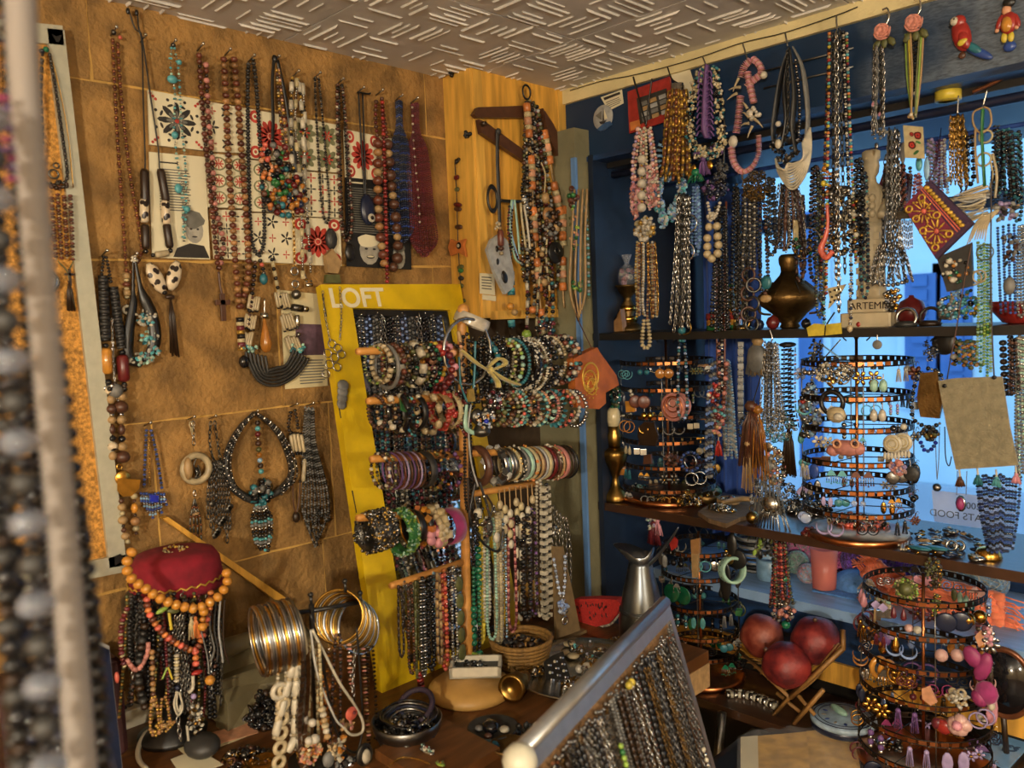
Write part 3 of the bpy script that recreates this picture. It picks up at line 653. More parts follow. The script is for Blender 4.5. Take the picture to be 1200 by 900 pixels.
J('necklace','long round brown wooden bead necklace ending in a banded tassel','necklace','L',.018,[
 ('s',[(262,65),(265,120),(268,190),(272,250),(276,310),(281,366)],'redbrown:4:.85 woodbead:4:.85'),('s',[(274,64),(279,120),(284,190),(289,260),(291,320),(281,366)],'redbrown:4:.85 woodbead:4:.85'),
 ('s',[(281,372),(284,412)],'jet:4.4:.6:c cream:4.4:.5:c maroon:4.4:.6:c gold_bead:4.4:.5:c'),('ell',286,424,6.5,8,'jet',5)],nails=[(266,62)])
J('necklace','narrow dark knotted loop necklace left of the black ribbon','necklace','L',.014,[('s',lp(294,69,303,300,18,.3),'charcoal:2.7:.8 black:2.4:.7')],nails=[(294,69)])
J('necklace','black ribbon necklace with a big cluster of mixed stone beads','necklace','L',.022,[
 ('t',[(321,68),(319,100),(320,140),(319,166)],2.2,'black',{'flat':.4,'n':'ribbon'}),('t',[(325,70),(334,110),(340,150),(346,185),(350,212),(353,218)],[2.2,2.4,2.4,4,5.5,3],'black',{'flat':.3,'n':'ribbon'}),('ell',322,69,3.5,5,'black',3),
 ('s',[(324,76),(327,120),(332,170)],'gold_bead:2 brown:2 darksilver:1.8 cream:1.5'),('s',[(326,78),(331,120),(336,170)],'peach:1.8 gold_bead:1.8 brown:2'),
 ('clu',327,212,24,42,120,3.6,['jet','jet','navy','orange','brown','teal','darkred','grey','honey','green']),('clu',312,190,8,20,24,3,['coral','orange','peach','jet']),('clu',348,230,15,20,40,3.6,['jet','navy','honey','grey','darkred'])],nails=[(323,70)])
J('necklace','white and gold tube bead necklace with linked rings and a steel ball','necklace','L',.024,[
 ('s',lp(346,88,350,205,16,.25),'gold_bead:1.8 jet:1.8 ivory:2.6:2:c silver:1.6'),('s',[(354,92),(357,140),(357,200),(360,250),(364,320)],'ivory:2.6:2.4:c silver:1.5*4 jet:2*2'),('s',[(348,92),(346,150),(352,220),(355,325)],'cream:2.4:2:c silver:1.5*4 brown:1.6'),
 ('s',[(340,200),(344,260),(345,312)],'gold:1.6:1.4:k'),('ring',345,318,4.5,1.1,'silver'),('ring',346,333,4.2,1.3,'silver'),('ball',347,345,6,'steel'),('s',[(355,320),(362,334),(366,325)],'silver:2:2:c darksilver:1.4')],nails=[(346,87)])
J('necklace','thin spiral-wound dark necklace with three rough stone pendants','necklace','L',.018,[
 ('s',lp(371,89,383,262,10,.25),'darksilver:1.7:.8 jet:1.7:.8 silver:1.2:.6'),('ell',388,280,8,13,'charcoal',5),('plate',[(378,300),(386,292),(397,308),(392,321),(381,320)],.014,'tan',{'n':'stone'}),('plate',[(380,322),(395,322),(397,332),(379,332)],.01,'olive',{'n':'stone'})],nails=[(371,89)])
J('necklace','brown and silver twisted bead necklace with a smooth dark pendant','necklace','L',.018,[('s',lp(398,97,407,283,14,.25),'brown:2.4:.8 darksilver:1.8 redbrown:2.4:.8 ivory:1.5'),('s',lp(399,98,406,276,9,.25),'jet:2:.8 darksilver:1.6'),('ell',410,296,7,11,'black',3)],nails=[(398,96)])
J('necklace','black double cord with an oval blue eye pendant on the dark card','necklace','L',.018,[('t',[(420,107),(423,160),(428,236)],1.1,'black'),('t',[(425,108),(427,170),(429,236)],1.1,'black'),('t',[(420,108),(432,110),(434,109)],1.2,'black'),('ell',430,246,10.5,19,'navy',4,{'d':.003}),('disc',432,256,5,'ivory',{'d':.012}),('disc',432,256,2.3,'jet',{'d':.015})],nails=[(422,106)])
J('necklace','necklace of large brown and tan wooden beads with a red seed bead strand','necklace','L',.024,[
 ('s',[(441,112),(440,140),(443,165)],'brown:2.6 darkred:2.2'),('s',[(447,112),(450,140),(454,165)],'brown:2.6 darkred:2.2'),('s',[(443,163),(443,230),(445,270),(451,312)],'redbrown:5.4:1:S woodbead:4.9:.95:S brown:2:.6 redbrown:5.6:1:S tan:4.6:1'),
 ('s',[(454,163),(458,210),(464,260),(466,300),(458,318)],'brown:5.4:1.1:S tan:4.4 brown:5.8:1:S darkbrown:2:.6 brown:6:1.1:S'),('s',[(446,115),(449,200),(451,280),(452,334)],'red:2.5:.9 darkred:2.5:.9',{'d':.006})],nails=[(444,109)])
def multi(label,x0,y0,yb,x1,y1,w,n,spec,m0,nm='necklace',grp=None,neck=40,off=.02,w0=6,dd=.0016,pl='L'):
 it=[]
 for i in range(n):
  a=(i/(n-1)-.5)*2;q=random.Random(i*7+int(x0))
  xs=x0+a*w0/2;it.append(('s',[(xs,y0+2),(x0+(x1-x0)*.15+a*w0/2,y0+(y1-y0)*.2),(x0+(x1-x0)*.3+a*w*.36,y0+(y1-y0)*.34),(x0+(x1-x0)*.65+a*w*.46,y0+(y1-y0)*.7),(x1+a*w*.48,y1-abs(a)**1.5*w*.55-3),(x1+a*w*.2,y1-abs(a)*4)],spec,{'d':dd*(i % 5),'rot':False}))
 return J(nm,label,'necklace',pl,off,it,grp,nails=[(x0,y0)]if pl=='L' else())
multi('thick navy seed bead necklace, tapering to a dark metallic top',467,115,0,471,284,26,13,'navy:1.4 navy:1.4 blue:1.3 darksilver:1.2',0)
multi('thick maroon multi-strand seed bead necklace, rightmost on the stone wall',485,118,0,496,300,30,15,'maroon:1.4:.9 maroon:1.4:.9 darkred:1.3',0)
J('bead_string','line of white beads lying over the maroon seed bead necklace','necklace','L',.034,[('s',[(483,122),(485,170),(491,240),(492,270)],'ivory:1.4 maroon:1.1*3')])
it=[('s',[(303,300),(309,318),(308,330)],'darksilver:2.4 coral:2.6 jet:2.4'),('ell',309,327,5,7,'teal',4),('s',[(300,300),(296,340),(290,385)],'brown:2.6 jet:2.6'),('s',[(318,300),(325,335),(330,360)],'jet:2.4 cream:2.2:1.4:c')]
for k in range(3):
 for i in range(5):
  it.append(('s',[(304-2.6*i-k*4,345+k*22),(301-2.8*i-k*4.6,366+k*22)],'bone:1.8:4.6:b jet:1.5:.6:c',{'n':'bone_tube'}))
  it.append(('s',[(322+3*i+k*6,340+k*26),(327+3.4*i+k*7.5,364+k*26)],'bone:1.8:5:b jet:1.5:.6:c',{'n':'bone_tube'}))
for i in range(6):
 it.append(('t',[(288+i*4,412+i*1),(291+i*4,424+i*2),(303+i*2,440-i*2.4+6),(322,452-i*4.2),(343-i*2.2,443-i*3),(357-i*3.4,428-i*2.8),(361-i*4,420-i*2)],1.9,'charcoal',{'d':.002*i}))
it+=[('clu',293,408,10,5,20,2.1,['turq','mint','teal']),('clu',349,408,12,6,24,2.1,['turq','mint','teal'])]
J('necklace','bib necklace of bone tubes and turquoise over looped dark cords','necklace','L',.02,it,nails=[(305,298)])
J('pendant','amber drop pendant with a silver cap, inside the bib necklace','pendant','L',.03,[('drop',311,392,7,21,'honey'),('s',[(310,367),(310,377)],'silver:4.5:.7:c'),('t',[(310,350),(310,368)],.8,'silver')])
J('hair_clip','silver bar brooch with a hanging bell, beside the bib necklace','brooch','L',.022,[('s',[(336,359),(362,363)],'darksilver:4:1.6:c silver:3:1.2:c'),('s',[(348,364),(349,392)],'silver:2.6:2.6:b darksilver:1.6'),('ell',350,392,2.5,3,'steel',2)])
J('necklace','black coconut-disc necklace with amber barrels, big brown beads and a coin pendant','necklace','L',.026,[
 ('s',[(122,298),(119,323)],'jet:2'),('s',[(124,298),(131,335)],'jet:2'),('s',[(121,323),(124,402)],'black:5.2:.35:c charcoal:5.2:.35:c',{'n':'disc_strand'}),('s',[(133,336),(143,410)],'black:4.7:.35:c charcoal:4.7:.35:c',{'n':'disc_strand'}),
 ('s',[(124,402),(126,442)],'jet:3 amber:5.4:2.8:b jet:3'),('s',[(143,410),(146,452)],'jet:3 darkred:6:2.6:b jet:3'),('s',[(131,372),(134,440),(138,470)],'silver:1.3:1.4:k'),
 ('s',[(126,444),(130,470),(132,538)],'jet:4 leopard:5.5 tan:4.6:1.2 brown:5.6 silver:3:.4:c tan:4.8 brown:3.6:1.8'),('s',[(146,452),(142,475),(144,540)],'jet:4 tan:5:1 brown:7.4:1 silver:3:.4:c tan:5 brown:3.8:1.8'),('ball',135,458,9,'grey'),('clu',136,456,13,7,14,3,['jet','silver','darkbrown'])],nails=[(122,297)])
J('pendant','hammered gold half-moon coin pendant on tan bead strings','pendant','L',.03,[('disc',144,560,9,'gold'),('plate',[(137,560),(164,562),(162,573),(154,581),(143,582),(137,575)],.003,'gold'),('ring',140,547,3,.9,'gold'),('s',[(142,584),(145,620),(150,636)],'brown:3 tan:4.4 cream:3 tan:5 darkbrown:2'),('s',[(157,578),(158,600),(160,628)],'cream:3.6 brown:2 amber:4:1.6 darkbrown:2 woodbead:5.2')])
J('necklace','black ribbon necklace edged with white and turquoise chips','necklace','L',.022,[('t',[(156,302),(156,340),(156,356),(150,395),(152,420),(166,428)],[1.2,2,5,7,6,4],'black',{'flat':.4,'n':'ribbon'}),('t',[(158,302),(164,335),(170,352),(178,372),(181,400),(170,424)],[1.2,3,7,8,8,5],'black',{'flat':.4,'n':'ribbon'}),
 ('clu',170,373,14,9,44,2.8,['ivory','ivory','turq','teal','white'],'h'),('clu',174,394,10,10,34,2.7,['ivory','turq','mint','teal'],'h'),('clu',164,420,16,7,46,2.8,['ivory','ivory','turq','mint'],'h'),('clu',180,412,8,6,20,2.8,['ivory','turq','white'],'h'),('clu',157,304,3,4,12,2,['silver','ivory'])],nails=[(157,300)])
it=[('s',[(172,499),(170,540),(169,574)],'blue:1.9:.8 darksilver:1.7:.8'),('s',[(176,499),(184,535),(190,574)],'blue:1.9:.8 darksilver:1.7:.8'),('s',[(174,506),(176,570)],'gold:.9:1.4:k')]
for i in range(9):it.append(('s',[(165+i*3.4,576),(166+i*3.3,590+(4-abs(i-4))*5)],'blue:1.6 silver:1.4 lightblue:1.5'))
it+=[('plate',[(174,579),(184,580),(183,588),(174,587)],.006,'cobalt',{'n':'gem','d':.004}),('s',[(191,576),(196,594)],'blue:1.7 silver:1.4'),('s',[(186,590),(190,602)],'blue:1.7 silver:1.4')]
J('necklace','blue beaded fringe necklace with a square cobalt gem','necklace','L',.018,it,nails=[(173,497)])
J('pendant','carved shell ring pendant with a wire figure inside and hanging rods','pendant','L',.02,[('s',[(223,491),(225,506)],'cream:2.2:1.2:k'),('s',[(226,491),(227,518),(228,524)],'silver:2:1.2:k'),
 ('ring',230,549,15.5,4.2,'bone'),('ell',219,549,5.5,14,'tan',5,{'d':.006}),('t',[(229,537),(226,546),(231,552),(228,560),(234,556),(231,545)],.9,'darksilver',{'d':.004}),('ell',231,553,3,6,'jet',2),
 ('s',[(228,572),(228,584)],'silver:2:1.2:k'),('ell',230,602,5,2,'tan',1.5)]+[('s',[(228,584),(223+i*4,610),(224+i*4,630+(i % 2)*4)],'darksilver:1:4:b copperbead:1.4')for i in range(4)],nails=[(224,490)])
it=[('s',[(247,490),(246,520),(252,545)],'darksilver:1.8:1.2:k'),('s',[(251,490),(256,525),(260,545)],'darksilver:1.8:1.2:k')]
for i in range(9):it.append(('s',[(250+i*1.4,540),(244+i*3,575),(244+i*3.2,610+(i*37 % 26))],'darksilver:1.9:1.3:k steel:1.6:1.2:k'))
it+=[('disc',247+(i*53 % 23),590+(i*31 % 45),3.6,'darksilver',{'d':.008})for i in range(9)]
J('necklace','oxidised silver chain tassel necklace with small coins','necklace','L',.016,it,nails=[(249,489)])
it=[('t',[(297,484),(281,500),(268,524),(264,548),(272,570),(286,582),(300,588)],[2,2.6,3.4,4,4.6,4.6,4],'charcoal',{'d':.004*k,'n':'collar'})for k in(0,1)]+[('t',[(299,484),(315,496),(330,515),(341,545),(339,562),(326,576),(306,588)],[2,2.6,3.2,4,4.6,4.6,4],'charcoal',{'n':'collar'})]
for k in(-1,0,1):
 it.append(('s',[(297,484),(281+k*2,500),(268+k*3,524),(264+k*4,548),(272+k*3,572),(286,583+k*3)],'silver:1.4:1.2 darksilver:1.5:1 jet:1.4',{'d':.009}));it.append(('s',[(299,484),(315-k*2,496),(330-k*3,515),(341-k*4,545),(339-k*4,562),(326,577-k*3)],'silver:1.4:1.2 darksilver:1.5:1 jet:1.4',{'d':.009}))
it+=[('s',[(298,485),(299,520),(303,558)],'darkbrown:3.4 turq:3.2 darkred:3.4 silver:3:.6 brown:3.8 olive:3.4 honey:3.4 lightblue:3',{'d':.014}),('clu',304,576,13,13,60,3,['darksilver','grey','silver','jet','teal'],'c',{'d':.01})]
for i in range(7):it.append(('s',[(303,582),(294+i*3.6,605),(297+i*3,632+(i % 3)*5),(305,642)],'darksilver:2.2:1.1 turq:2 grey:2.2 silver:1.8 jet:2',{'d':.006+.002*(i % 3)}))
J('necklace','chunky dark silver collar necklace with a bead centre and braided tassel','necklace','L',.018,it,nails=[(298,483)])
it=[('s',[(342,477),(338,500),(342,508)],'jet:2 darkbrown:2.2'),('s',[(345,477),(350,505)],'jet:2 darkbrown:2.2')]+[('s',[(340+i*4,506),(344+i*4.4,534)],'jet:1.6:.6:c bone:2:5.4:b jet:1.6:.6:c',{'n':'bone_tube'})for i in range(4)]+[('s',[(347-2*i,537),(342-i,560),(346,566)],'bone:2.2:6:b jet:1.6',{'n':'bone_tube'})for i in range(2)]+[('s',[(357,537),(355,560),(348,566)],'bone:2.2:6:b jet:1.6',{'n':'bone_tube'}),('t',[(343,562),(344,590),(347,602)],.9,'brown'),('t',[(352,562),(350,590),(347,602)],.9,'brown'),('ell',347,606,5,7,'darkbrown',4)]
J('necklace','bone tube necklace with a brown nut pendant','necklace','L',.018,it,nails=[(344,475)])
it=[]
for i in range(11):
 a=(i/10-.5)*2;it.append(('s',[(362+a*4,476),(363+a*7-1,520),(369+a*14,570),(370+a*15,600+(i*29 % 20)),(370,648-(i*41 % 60)-6)],'grey:1.5 darksilver:1.5:1.2 steel:1.4',{'d':.002*(i % 5)}))
J('necklace','long grey multi-strand bead necklace, rightmost of the lower row','necklace','L',.016,it,nails=[(363,474)])
m=MB();c=Ctx('L',.004);prism(m,[c.P(186,606),(c.P(192,604)),c.P(338,704),c.P(333,712)],WAX,.02,'pine');m.build('wooden_batten',label='slanting pale wooden batten across the stone wall behind the fez',cat='batten')

# ================================================================ MIRROR, T-BAR STAND, CUPBOARD FRONT
mat('yellowpaint','cfac12',.42,0,var=.14,scale=14,bump=.06,island=0);mat('mirror','d8dcdf',.03,1,var=.02,island=0);mat('turned','bd8440',.45,0,var=.2,scale=10,island=.05,stretch=(1,1,4));mat('basewood','b58a48',.5,0,var=.3,scale=9,bump=.2,bscale=30,island=0)
_a=L(370,337,.03);_b=T(441,808);_along=WAY;_dn=_n(_b-_a-_along*np.dot(_b-_a,_along));MN=_n(np.cross(_dn,_along));MN=MN if MN[0]>0 else-MN
def MF(px,py,off=0):
 d=ray(px,py);p0=_a+MN*off;return CAM+d*(np.dot(p0-CAM,MN)/np.dot(d,MN))
MP=(MF,MN)
mr_=thing('framed_mirror','tall mirror in a bright yellow stencilled frame leaning on the stone wall','mirror',T(470,800))
o_tl,o_tr,o_bl=MF(370,337),MF(533,336),MF(441,812);o_br=o_bl+(o_tr-o_tl)*1.0
i_tl,i_tr,i_bl=MF(407,364),MF(521,366),MF(474,778);i_br=i_bl+(i_tr-i_tl)
for q in([o_tl,o_tr,i_tr,i_tl],[o_tl,i_tl,i_bl,o_bl],[o_tr,o_br,i_br,i_tr],[o_bl,i_bl,i_br,o_br]):
 m=MB();prism(m,q,MN,.022,'yellowpaint');m.build('frame_rail',mr_)
m=MB();prism(m,[i_tl,i_tr,i_br,i_bl],MN,.004,'mirror');m.build('mirror_glass',mr_)
def insetq(k):c_=(i_tl+i_tr+i_br+i_bl)/4;return[p+(c_-p)/np.linalg.norm(c_-p)*k for p in(i_tl,i_tr,i_br,i_bl)]
q0=[i_tl,i_tr,i_br,i_bl];q1=insetq(.016)
for i in range(4):
 m=MB();prism(m,[q0[i]+MN*.004,q0[(i+1)% 4]+MN*.004,q1[(i+1)% 4]+MN*.004,q1[i]+MN*.004],MN,.008,'blackwood');m.build('inner_border',mr_)
 for k in range(5):
  p=(q0[i]*(1-k/4)+q0[(i+1)% 4]*k/4+(q1[i]*(1-k/4)+q1[(i+1)% 4]*k/4))/2+MN*.013;m=MB();m.add(S6,'silver',p,None,.0022);m.build('stud',mr_)
_y=_n(o_tr-o_tl)
text_mesh('lettering','LOFT',MF(388,360,.0228),_y,-_dn,.062,'paper',mr_,spacing=1.02,bold=.0016)
for x0,y0,ln in((377,345,26),(395,470,20),(412,575,26)):
 m=MB();prism(m,[MF(x0,y0,.0222),MF(x0+1.5,y0,.0222),MF(x0+ln*.2+1,y0+ln,.0222),MF(x0+ln*.2,y0+ln,.0222)],MN,.0004,'ink');m.build('scratch',mr_)
J('necklace','silver chain of hexagon links with grey disc pendants, over the yellow frame','necklace',MP,.03,[('s',[(378,340),(381,370),(387,400)],'silver:1.2:1.4:k'),('s',[(398,336),(400,370),(398,400)],'silver:1.2:1.4:k')]
 +[('ring',x,y,5,.7,'silver')for x,y in((389,403),(396,408),(384,414),(392,419),(400,415),(386,427),(395,430),(382,438))]+[('ell',401,452+k*7,8-k*.4,7,'grey',2,{'d':.004-.002*k,'n':'disc'})for k in range(4)])
q=random.Random(41)  # strands added in place of jewellery reflected in the mirror
for k in range(13):
 x=414+k*8.4;sp,nm=[('jet:2.4','jet bead'),('darksilver:2 silver:1.6','dark silver bead'),('navy:2.2 bluecrystal:1.8','navy crystal'),('charcoal:2.6 grey:2','charcoal stone'),('silver:1.8:1.3:k','silver chain')][k % 5]
 J('necklace',f'{nm} strand, {("first", "second", "third", "fourth", "fifth", "sixth", "seventh", "eighth", "ninth", "tenth", "eleventh", "twelfth", "thirteenth")[k]} from the left added as a reflection in the mirror','necklace',MP,.012,[('s',lp(x,368,x+4+k*.2,400+q.uniform(20,90),7,.3),sp)])
for k in range(12):  # lower strands, likewise standing in for reflections
 x=432+k*8.2;y=490+(k % 2)*80;sp,nm=[('jet:2.4 brown:2','black-brown bead'),('darksilver:2 ivory:1.6','pale silver bead'),('navy:2.2 teal:2','blue-green glass'),('maroon:2.4 jet:2','wine red bead')][k % 4]
 J('necklace',f'{nm} strand, {("first", "second", "third", "fourth", "fifth", "sixth", "seventh", "eighth", "ninth", "tenth", "eleventh", "twelfth")[k]} of those added low as reflections in the mirror','necklace',MP,.014,[('s',lp(x,y-20,x+6,y+70+q.uniform(0,40),8,.3),sp)])
p0=T(548,792);SX=p0[0];SL=Ctx('L',SX)
st=thing('bracelet_stand','pale wooden T-bar bracelet stand on a round base before the mirror','display stand',p0)
m=MB();U0=depth(p0)/FPX;lathe(m,[(44*U0,0),(48*U0,.006),(47*U0,.016),(40*U0,.026),(18*U0,.032),(5*U0,.034)],'basewood',T(552,812),40);m.build('base',st)
p1=SL.P(541,372);m=MB();n=40;ra=[.014,.017,.012,.017,.014,.011,.010]+[.010]*20
P_=np.array([p0+(p1-p0)*i/n for i in range(n+1)]);tube(m,P_,ra,'turned',12);m.build('post',st)
m=MB();m.add(S10,'turned',SL.P(543,363),None,.013);m.build('finial',st)
RODS={'a':((418,412),(541,407)),'b':((430,470),(541,465)),'c':((434,538),(541,532)),'d':((418,607),(541,600)),'e':((457,687),(541,659)),'f':((541,407),(664,398)),'g':((541,466),(674,462)),'h':((541,532),(668,526)),'i':((541,581),(631,566))}
for k,(a,b)in RODS.items():
 m=MB();A,B_=SL.P(*a),SL.P(*b);tube(m,[A,A+(B_-A)*.03,A+(B_-A)*.5,B_],[.006,.0075,.0075,.0075],'turned',8);m.build('peg',st)
def rody(rod,x):(xa,ya),(xb,yb)=RODS[rod];return ya+(yb-ya)*(x-xa)/(xb-xa)
def brace(label,rod,x,R,kind,spec,w_=3,extra=None,group=None,ex=.92):
 y=rody(rod,x);U=SL.U(x,y);c=SL.P(x,y)-WAZ*(R*U-.009)
 c[2]+=0;m=MB();n=40;an=np.linspace(0,2*math.pi,n+1)
 ring_=np.array([c+R*U*(math.cos(a)*WAX*ex+math.sin(a)*WAZ)for a in an])
 if kind=='b':beads(m,ring_,parse(spec,U))
 elif kind=='c':tube(m,ring_,w_*U,spec,6,cap=False)
 elif kind=='w':
  Rm=np.array([WAX,WAZ,-WAY]).T;r=R*U;h=w_*U;m.add(_grid([(r*.93,-h),(r,-h*.9),(r*1.03,0),(r,h*.9),(r*.93,h),(r*.92,0),(r*.93,-h)],32,False,False),spec,c,Rm)
 parts=[('band',m)]
 if extra:
  e=MB();q=random.Random(int(x*9));ms,nn,sz,sh=extra
  for i in range(nn):
   a=q.uniform(0,6.283);v=q.uniform(-1,1)*w_*U;rad=R*U*q.uniform(1.0,1.1);pp=c+rad*(math.cos(a)*WAX*ex+math.sin(a)*WAZ)+WAY*v
   e.add(SHAPES[sh],q.choice(ms),pp,rotm(_n((q.gauss(0,1),q.gauss(0,1),q.gauss(0,1))),q.uniform(0,6)),sz*U*q.uniform(.7,1.3),smooth=sh not in 'xdoh')
  parts.append(('trimming',e))
 if len(parts)==1:return m.build('bracelet',label=label,cat='bracelet',group=group)
 o=thing('bracelet',label,'bracelet',c-WAZ*R*U,group)
 for nm,mm in parts:mm.build(nm,o)
 return o
for x,lb,sp,R in((438,'olive leaf and bead bracelet at the left end of the top peg','olive:2.4:1:h lime:2:1:h olive:2:1:h cream:1.6',22),(446,'cream bracelet spotted black, on the top peg','bone:3:.8:c jet:1.2',21),(460,'round red-brown bead bracelet on the top peg','redbrown:3.6 brown:3.4',23),(467,'dark bead bracelet with tan spacers on the top peg','darkbrown:3.2 tan:2 jet:3',22),(474,'small smoky bead bracelet on the top peg','charcoal:3 silver:1.6 olive:3',23),
     (482,'broad cream and black banded bracelet in the middle of the top peg','ivory:4.4:1.2:c jet:4.4:.5:c',23),(489,'olive bead bracelet right of the banded one','olive:3.2 tan:2.4',22),(495,'black and white bead bracelet on the top peg','jet:3.3 ivory:1.8',23),(501,'green-black glass bead bracelet on the top peg','emerald:2.8 jet:3',24),(507,'bright red and yellow bead bracelet on the top peg','red:4.2 coral:4.2 yellow:3.4 amber:3.4',22),(513,'dark red glass bead bracelet on the top peg','darkred:4 maroon:4.2',26),(519,'salmon pink round bead bracelet on the top peg','peach:4.6 pink:4.4 rose:4.4',22),(528,'black twisted seed bead bracelet near the post','jet:2.4 darksilver:1.6',24)):
 brace(lb,'a',x,R,'b',sp)
brace('thick plain grey hoop bracelet on the top peg','a',452,25,'c','grey',2.6)
brace('brown plaited leather bracelet, leftmost on the second peg','b',441,19,'b','brown:2.6:.8 darkbrown:2.4:.8');brace('tan cord bracelet with an eye bead, second peg','b',452,20,'b','tan:2 darkbrown:2 tan:2 ivory:4.2 jet:3.6')
brace('black tube bracelet with ivory ends, second peg','b',466,21,'b','jet:3.4:3:b ivory:3:.8:c');brace('black leather band with an ivory eye, second peg','b',486,21,'w','black',4,(['ivory'],1,4,'s'))
brace('cream cowrie shell bracelet on the second peg','b',501,23,'b','bone:4:1.5:s tan:1.4');brace('red-tube beaded cuff with tan edges, second peg','b',516,20,'w','tan',6,(['red','coral','red'],70,2.8,'c'));brace('sand-coloured bead cuff right of the red cuff','b',527,20,'w','cream',3.5,(['tan','cream'],50,1.5,'s'));brace('mixed dark charm bracelet behind the cowrie shells','b',475,24,'b','jet:3 darksilver:2 darkred:2.6 turq:2')
J('cloth_clip','bright green cloth scrap hanging on the second peg','cloth','L',SX+.012,[('plate',[(468,466),(477,465),(478,478),(474,483),(469,481)],.004,'green')])
for i in range(8):brace(('first','second','third','fourth','fifth','sixth','seventh','eighth')[i]+' from the left of the thin violet-brown bangles on the third peg','c',459+i*3.8,21,'c',('purple','redbrown','lilac','brown')[i % 4],1.3,group='violet-brown bangles on the third peg')
brace('white and brown bead bracelet at the left end of the third peg','c',445,20,'b','ivory:2.4 brown:2.6 jet:2');brace('olive seed bead bracelet beside the violet bangles','c',452,21,'b','olive:2 cream:1.4 darkbrown:2');brace('wide dark grey metal bangle on the third peg','c',496,21,'w','charcoal',5);brace('olive-gold chip bracelet on the third peg','c',506,22,'b','olive:3:.8:h gold_bead:2 brown:3:.8:h');brace('black chip bracelet on the third peg','c',515,22,'b','jet:3.4:.8:h black:3:.8:h honey:2');brace('dark violet glass bead bracelet, rightmost on the third peg','c',526,22,'b','purple:2.8 jet:2.6 maroon:2.6')
brace('wide spiky cuff of dark silver and gold beads','d',440,22,'w','darksilver',17,(['darksilver','steel','gold_bead','jet','silver'],620,1.9,'s'))
brace('green leafy cuff bracelet','d',470,25,'w','green',8,(['green','lime','mint','green'],420,2.4,'h'));brace('broad black bangle with gold edge, fourth peg','d',484,20,'w','black',5);brace('thin gold bangle beside the leafy cuff','d',480,20.5,'c','gold',1.4);brace('black bangle with orange blocks, fourth peg','d',494,19,'w','black',3.4,(['orange','amber'],16,2.8,'x'));brace('cream bone-stick cuff bracelet, fourth peg','d',507,21,'w','bone',8,(['bone','cream','ivory'],60,4,'b'))
mat('magcloth','8c2260',.75,0,sheen=.4,island=.1,bump=.2,bscale=80)
o=brace('pleated magenta cloth cuff, rightmost on the fourth peg','d',527,21,'w','magcloth',8.5)
J('hair_flower','pale pink cloth flower hanging below the bone cuff','flower','L',SX+.03,[('ell',512+8*math.cos(a),630+6*math.sin(a),7,6,'pink',4,{'a':a,'n':'petal'})for a in(0,1.25,2.5,3.8,5)])
for x,yb,lb,sp,w_ in((468,770,'thin dark cord necklace, leftmost below the fifth peg','darkbrown:1.4:2:b jet:1.3',6),(475,742,'grey metal clip chain below the fifth peg','steel:1.6:1.6:k',8),(480,790,'brown bead necklace ending in red discs','brown:2 darkbrown:2 copperbead:1.8',7),(488,795,'smooth olive snake cord necklace','olive:1.8:2.4:b',6),(494,792,'flat silver mesh necklace below the fifth peg','silver:2.8:.7 darksilver:2.6:.7',5),(503,785,'shiny black bead necklace below the fifth peg','jet:2.9',7),(509,760,'pale blue chip necklace below the fifth peg','lightblue:2 grey:2 turq:1.8:1:h',6),(513,778,'tan tube bead necklace below the fifth peg','tan:1.8:2.2:c brown:1.5',5),(519,784,'bright orange-red seed bead necklace','coral:2.8 orange:2.6 red:2.6',6),(525,776,'brown and silver bead necklace right of the orange one','brown:2 silver:1.6 jet:2',6),(531,776,'silver ball necklace ending in a pearl','silver:2 ivory:1.6 steel:2',6)):
 it=[('s',lp(x,rody('e',x),x+3,yb,w_,.3),sp)]
 if 'red discs' in lb:it.append(('s',[(491,780),(494,812)],'red:4:.5:c darkred:4:.5:c'))
 if 'pearl' in lb:it.append(('ball',530,783,4.5,'pearl'))
 J('necklace',lb,'necklace','L',SX+.012+random.uniform(-.006,.012),it)
J('necklace','chain of olive metal leaf discs beside the stand post','necklace','L',SX+.02,[('s',[(536,662),(540,770)],'darksilver:1:1.4:k')]+[('ell',537+k*.9,684+k*20,6.5,10,'olive',1.5,{'n':'leaf','d':.003})for k in range(5)])
for x,lb,sp,R in((560,'dark wire and bead cuff behind the hoop','darksilver:2.6 jet:2.6',24),(568,'teal ribbon bracelet with silver beads, upper right peg','teal:3:1.2:c silver:1.6',24),(577,'black seed bead bracelet behind the gold ribbon','jet:2.4 silver:1.4',25),(588,'lime chip bracelet, upper right peg','lime:2.8:1:h cream:2',24),(595,'pale green bead bracelet, upper right peg','mint:2.8 lime:2.4 cream:2.2',26),(602,'teal cord bracelet beside the zigzag cuff','teal:2.2:.8',27)):
 brace(lb,'f',x,R,'b',sp)
mat('zigzag','c9c3b4',.5,0,island=0);brace('black and white zigzag beaded cuff, upper right peg','f',611,29,'w','jet',6,(['ivory','white','jet'],320,1.5,'s'))
for x,lb,sp,R in((620,'cream cord bracelet right of the zigzag cuff','ivory:1.8:.9',31),(624,'silver ball bracelet, upper right peg','silver:2.2 jet:1.4',29),(630,'wide jet bead bracelet, upper right peg','jet:3.4',30),(638,'black and white speckled bead bracelet, upper right peg','jet:2.6 ivory:2.2 white:2',29),(644,'cream twisted cord bracelet, upper right peg','bone:2:.8',26),(649,'red-brown and black chip bracelet, upper right peg','redbrown:3.2 jet:3 ivory:2',28),(656,'mixed bead bracelet with white beads, upper right peg','ivory:3.2 redbrown:2.8 turq:2.6 jet:2.8',27),(661,'smoky bead bracelet at the end of the upper right peg','charcoal:3 peach:2.4 lightgrey:2.6',26)):
 brace(lb,'f',x,R,'b',sp)
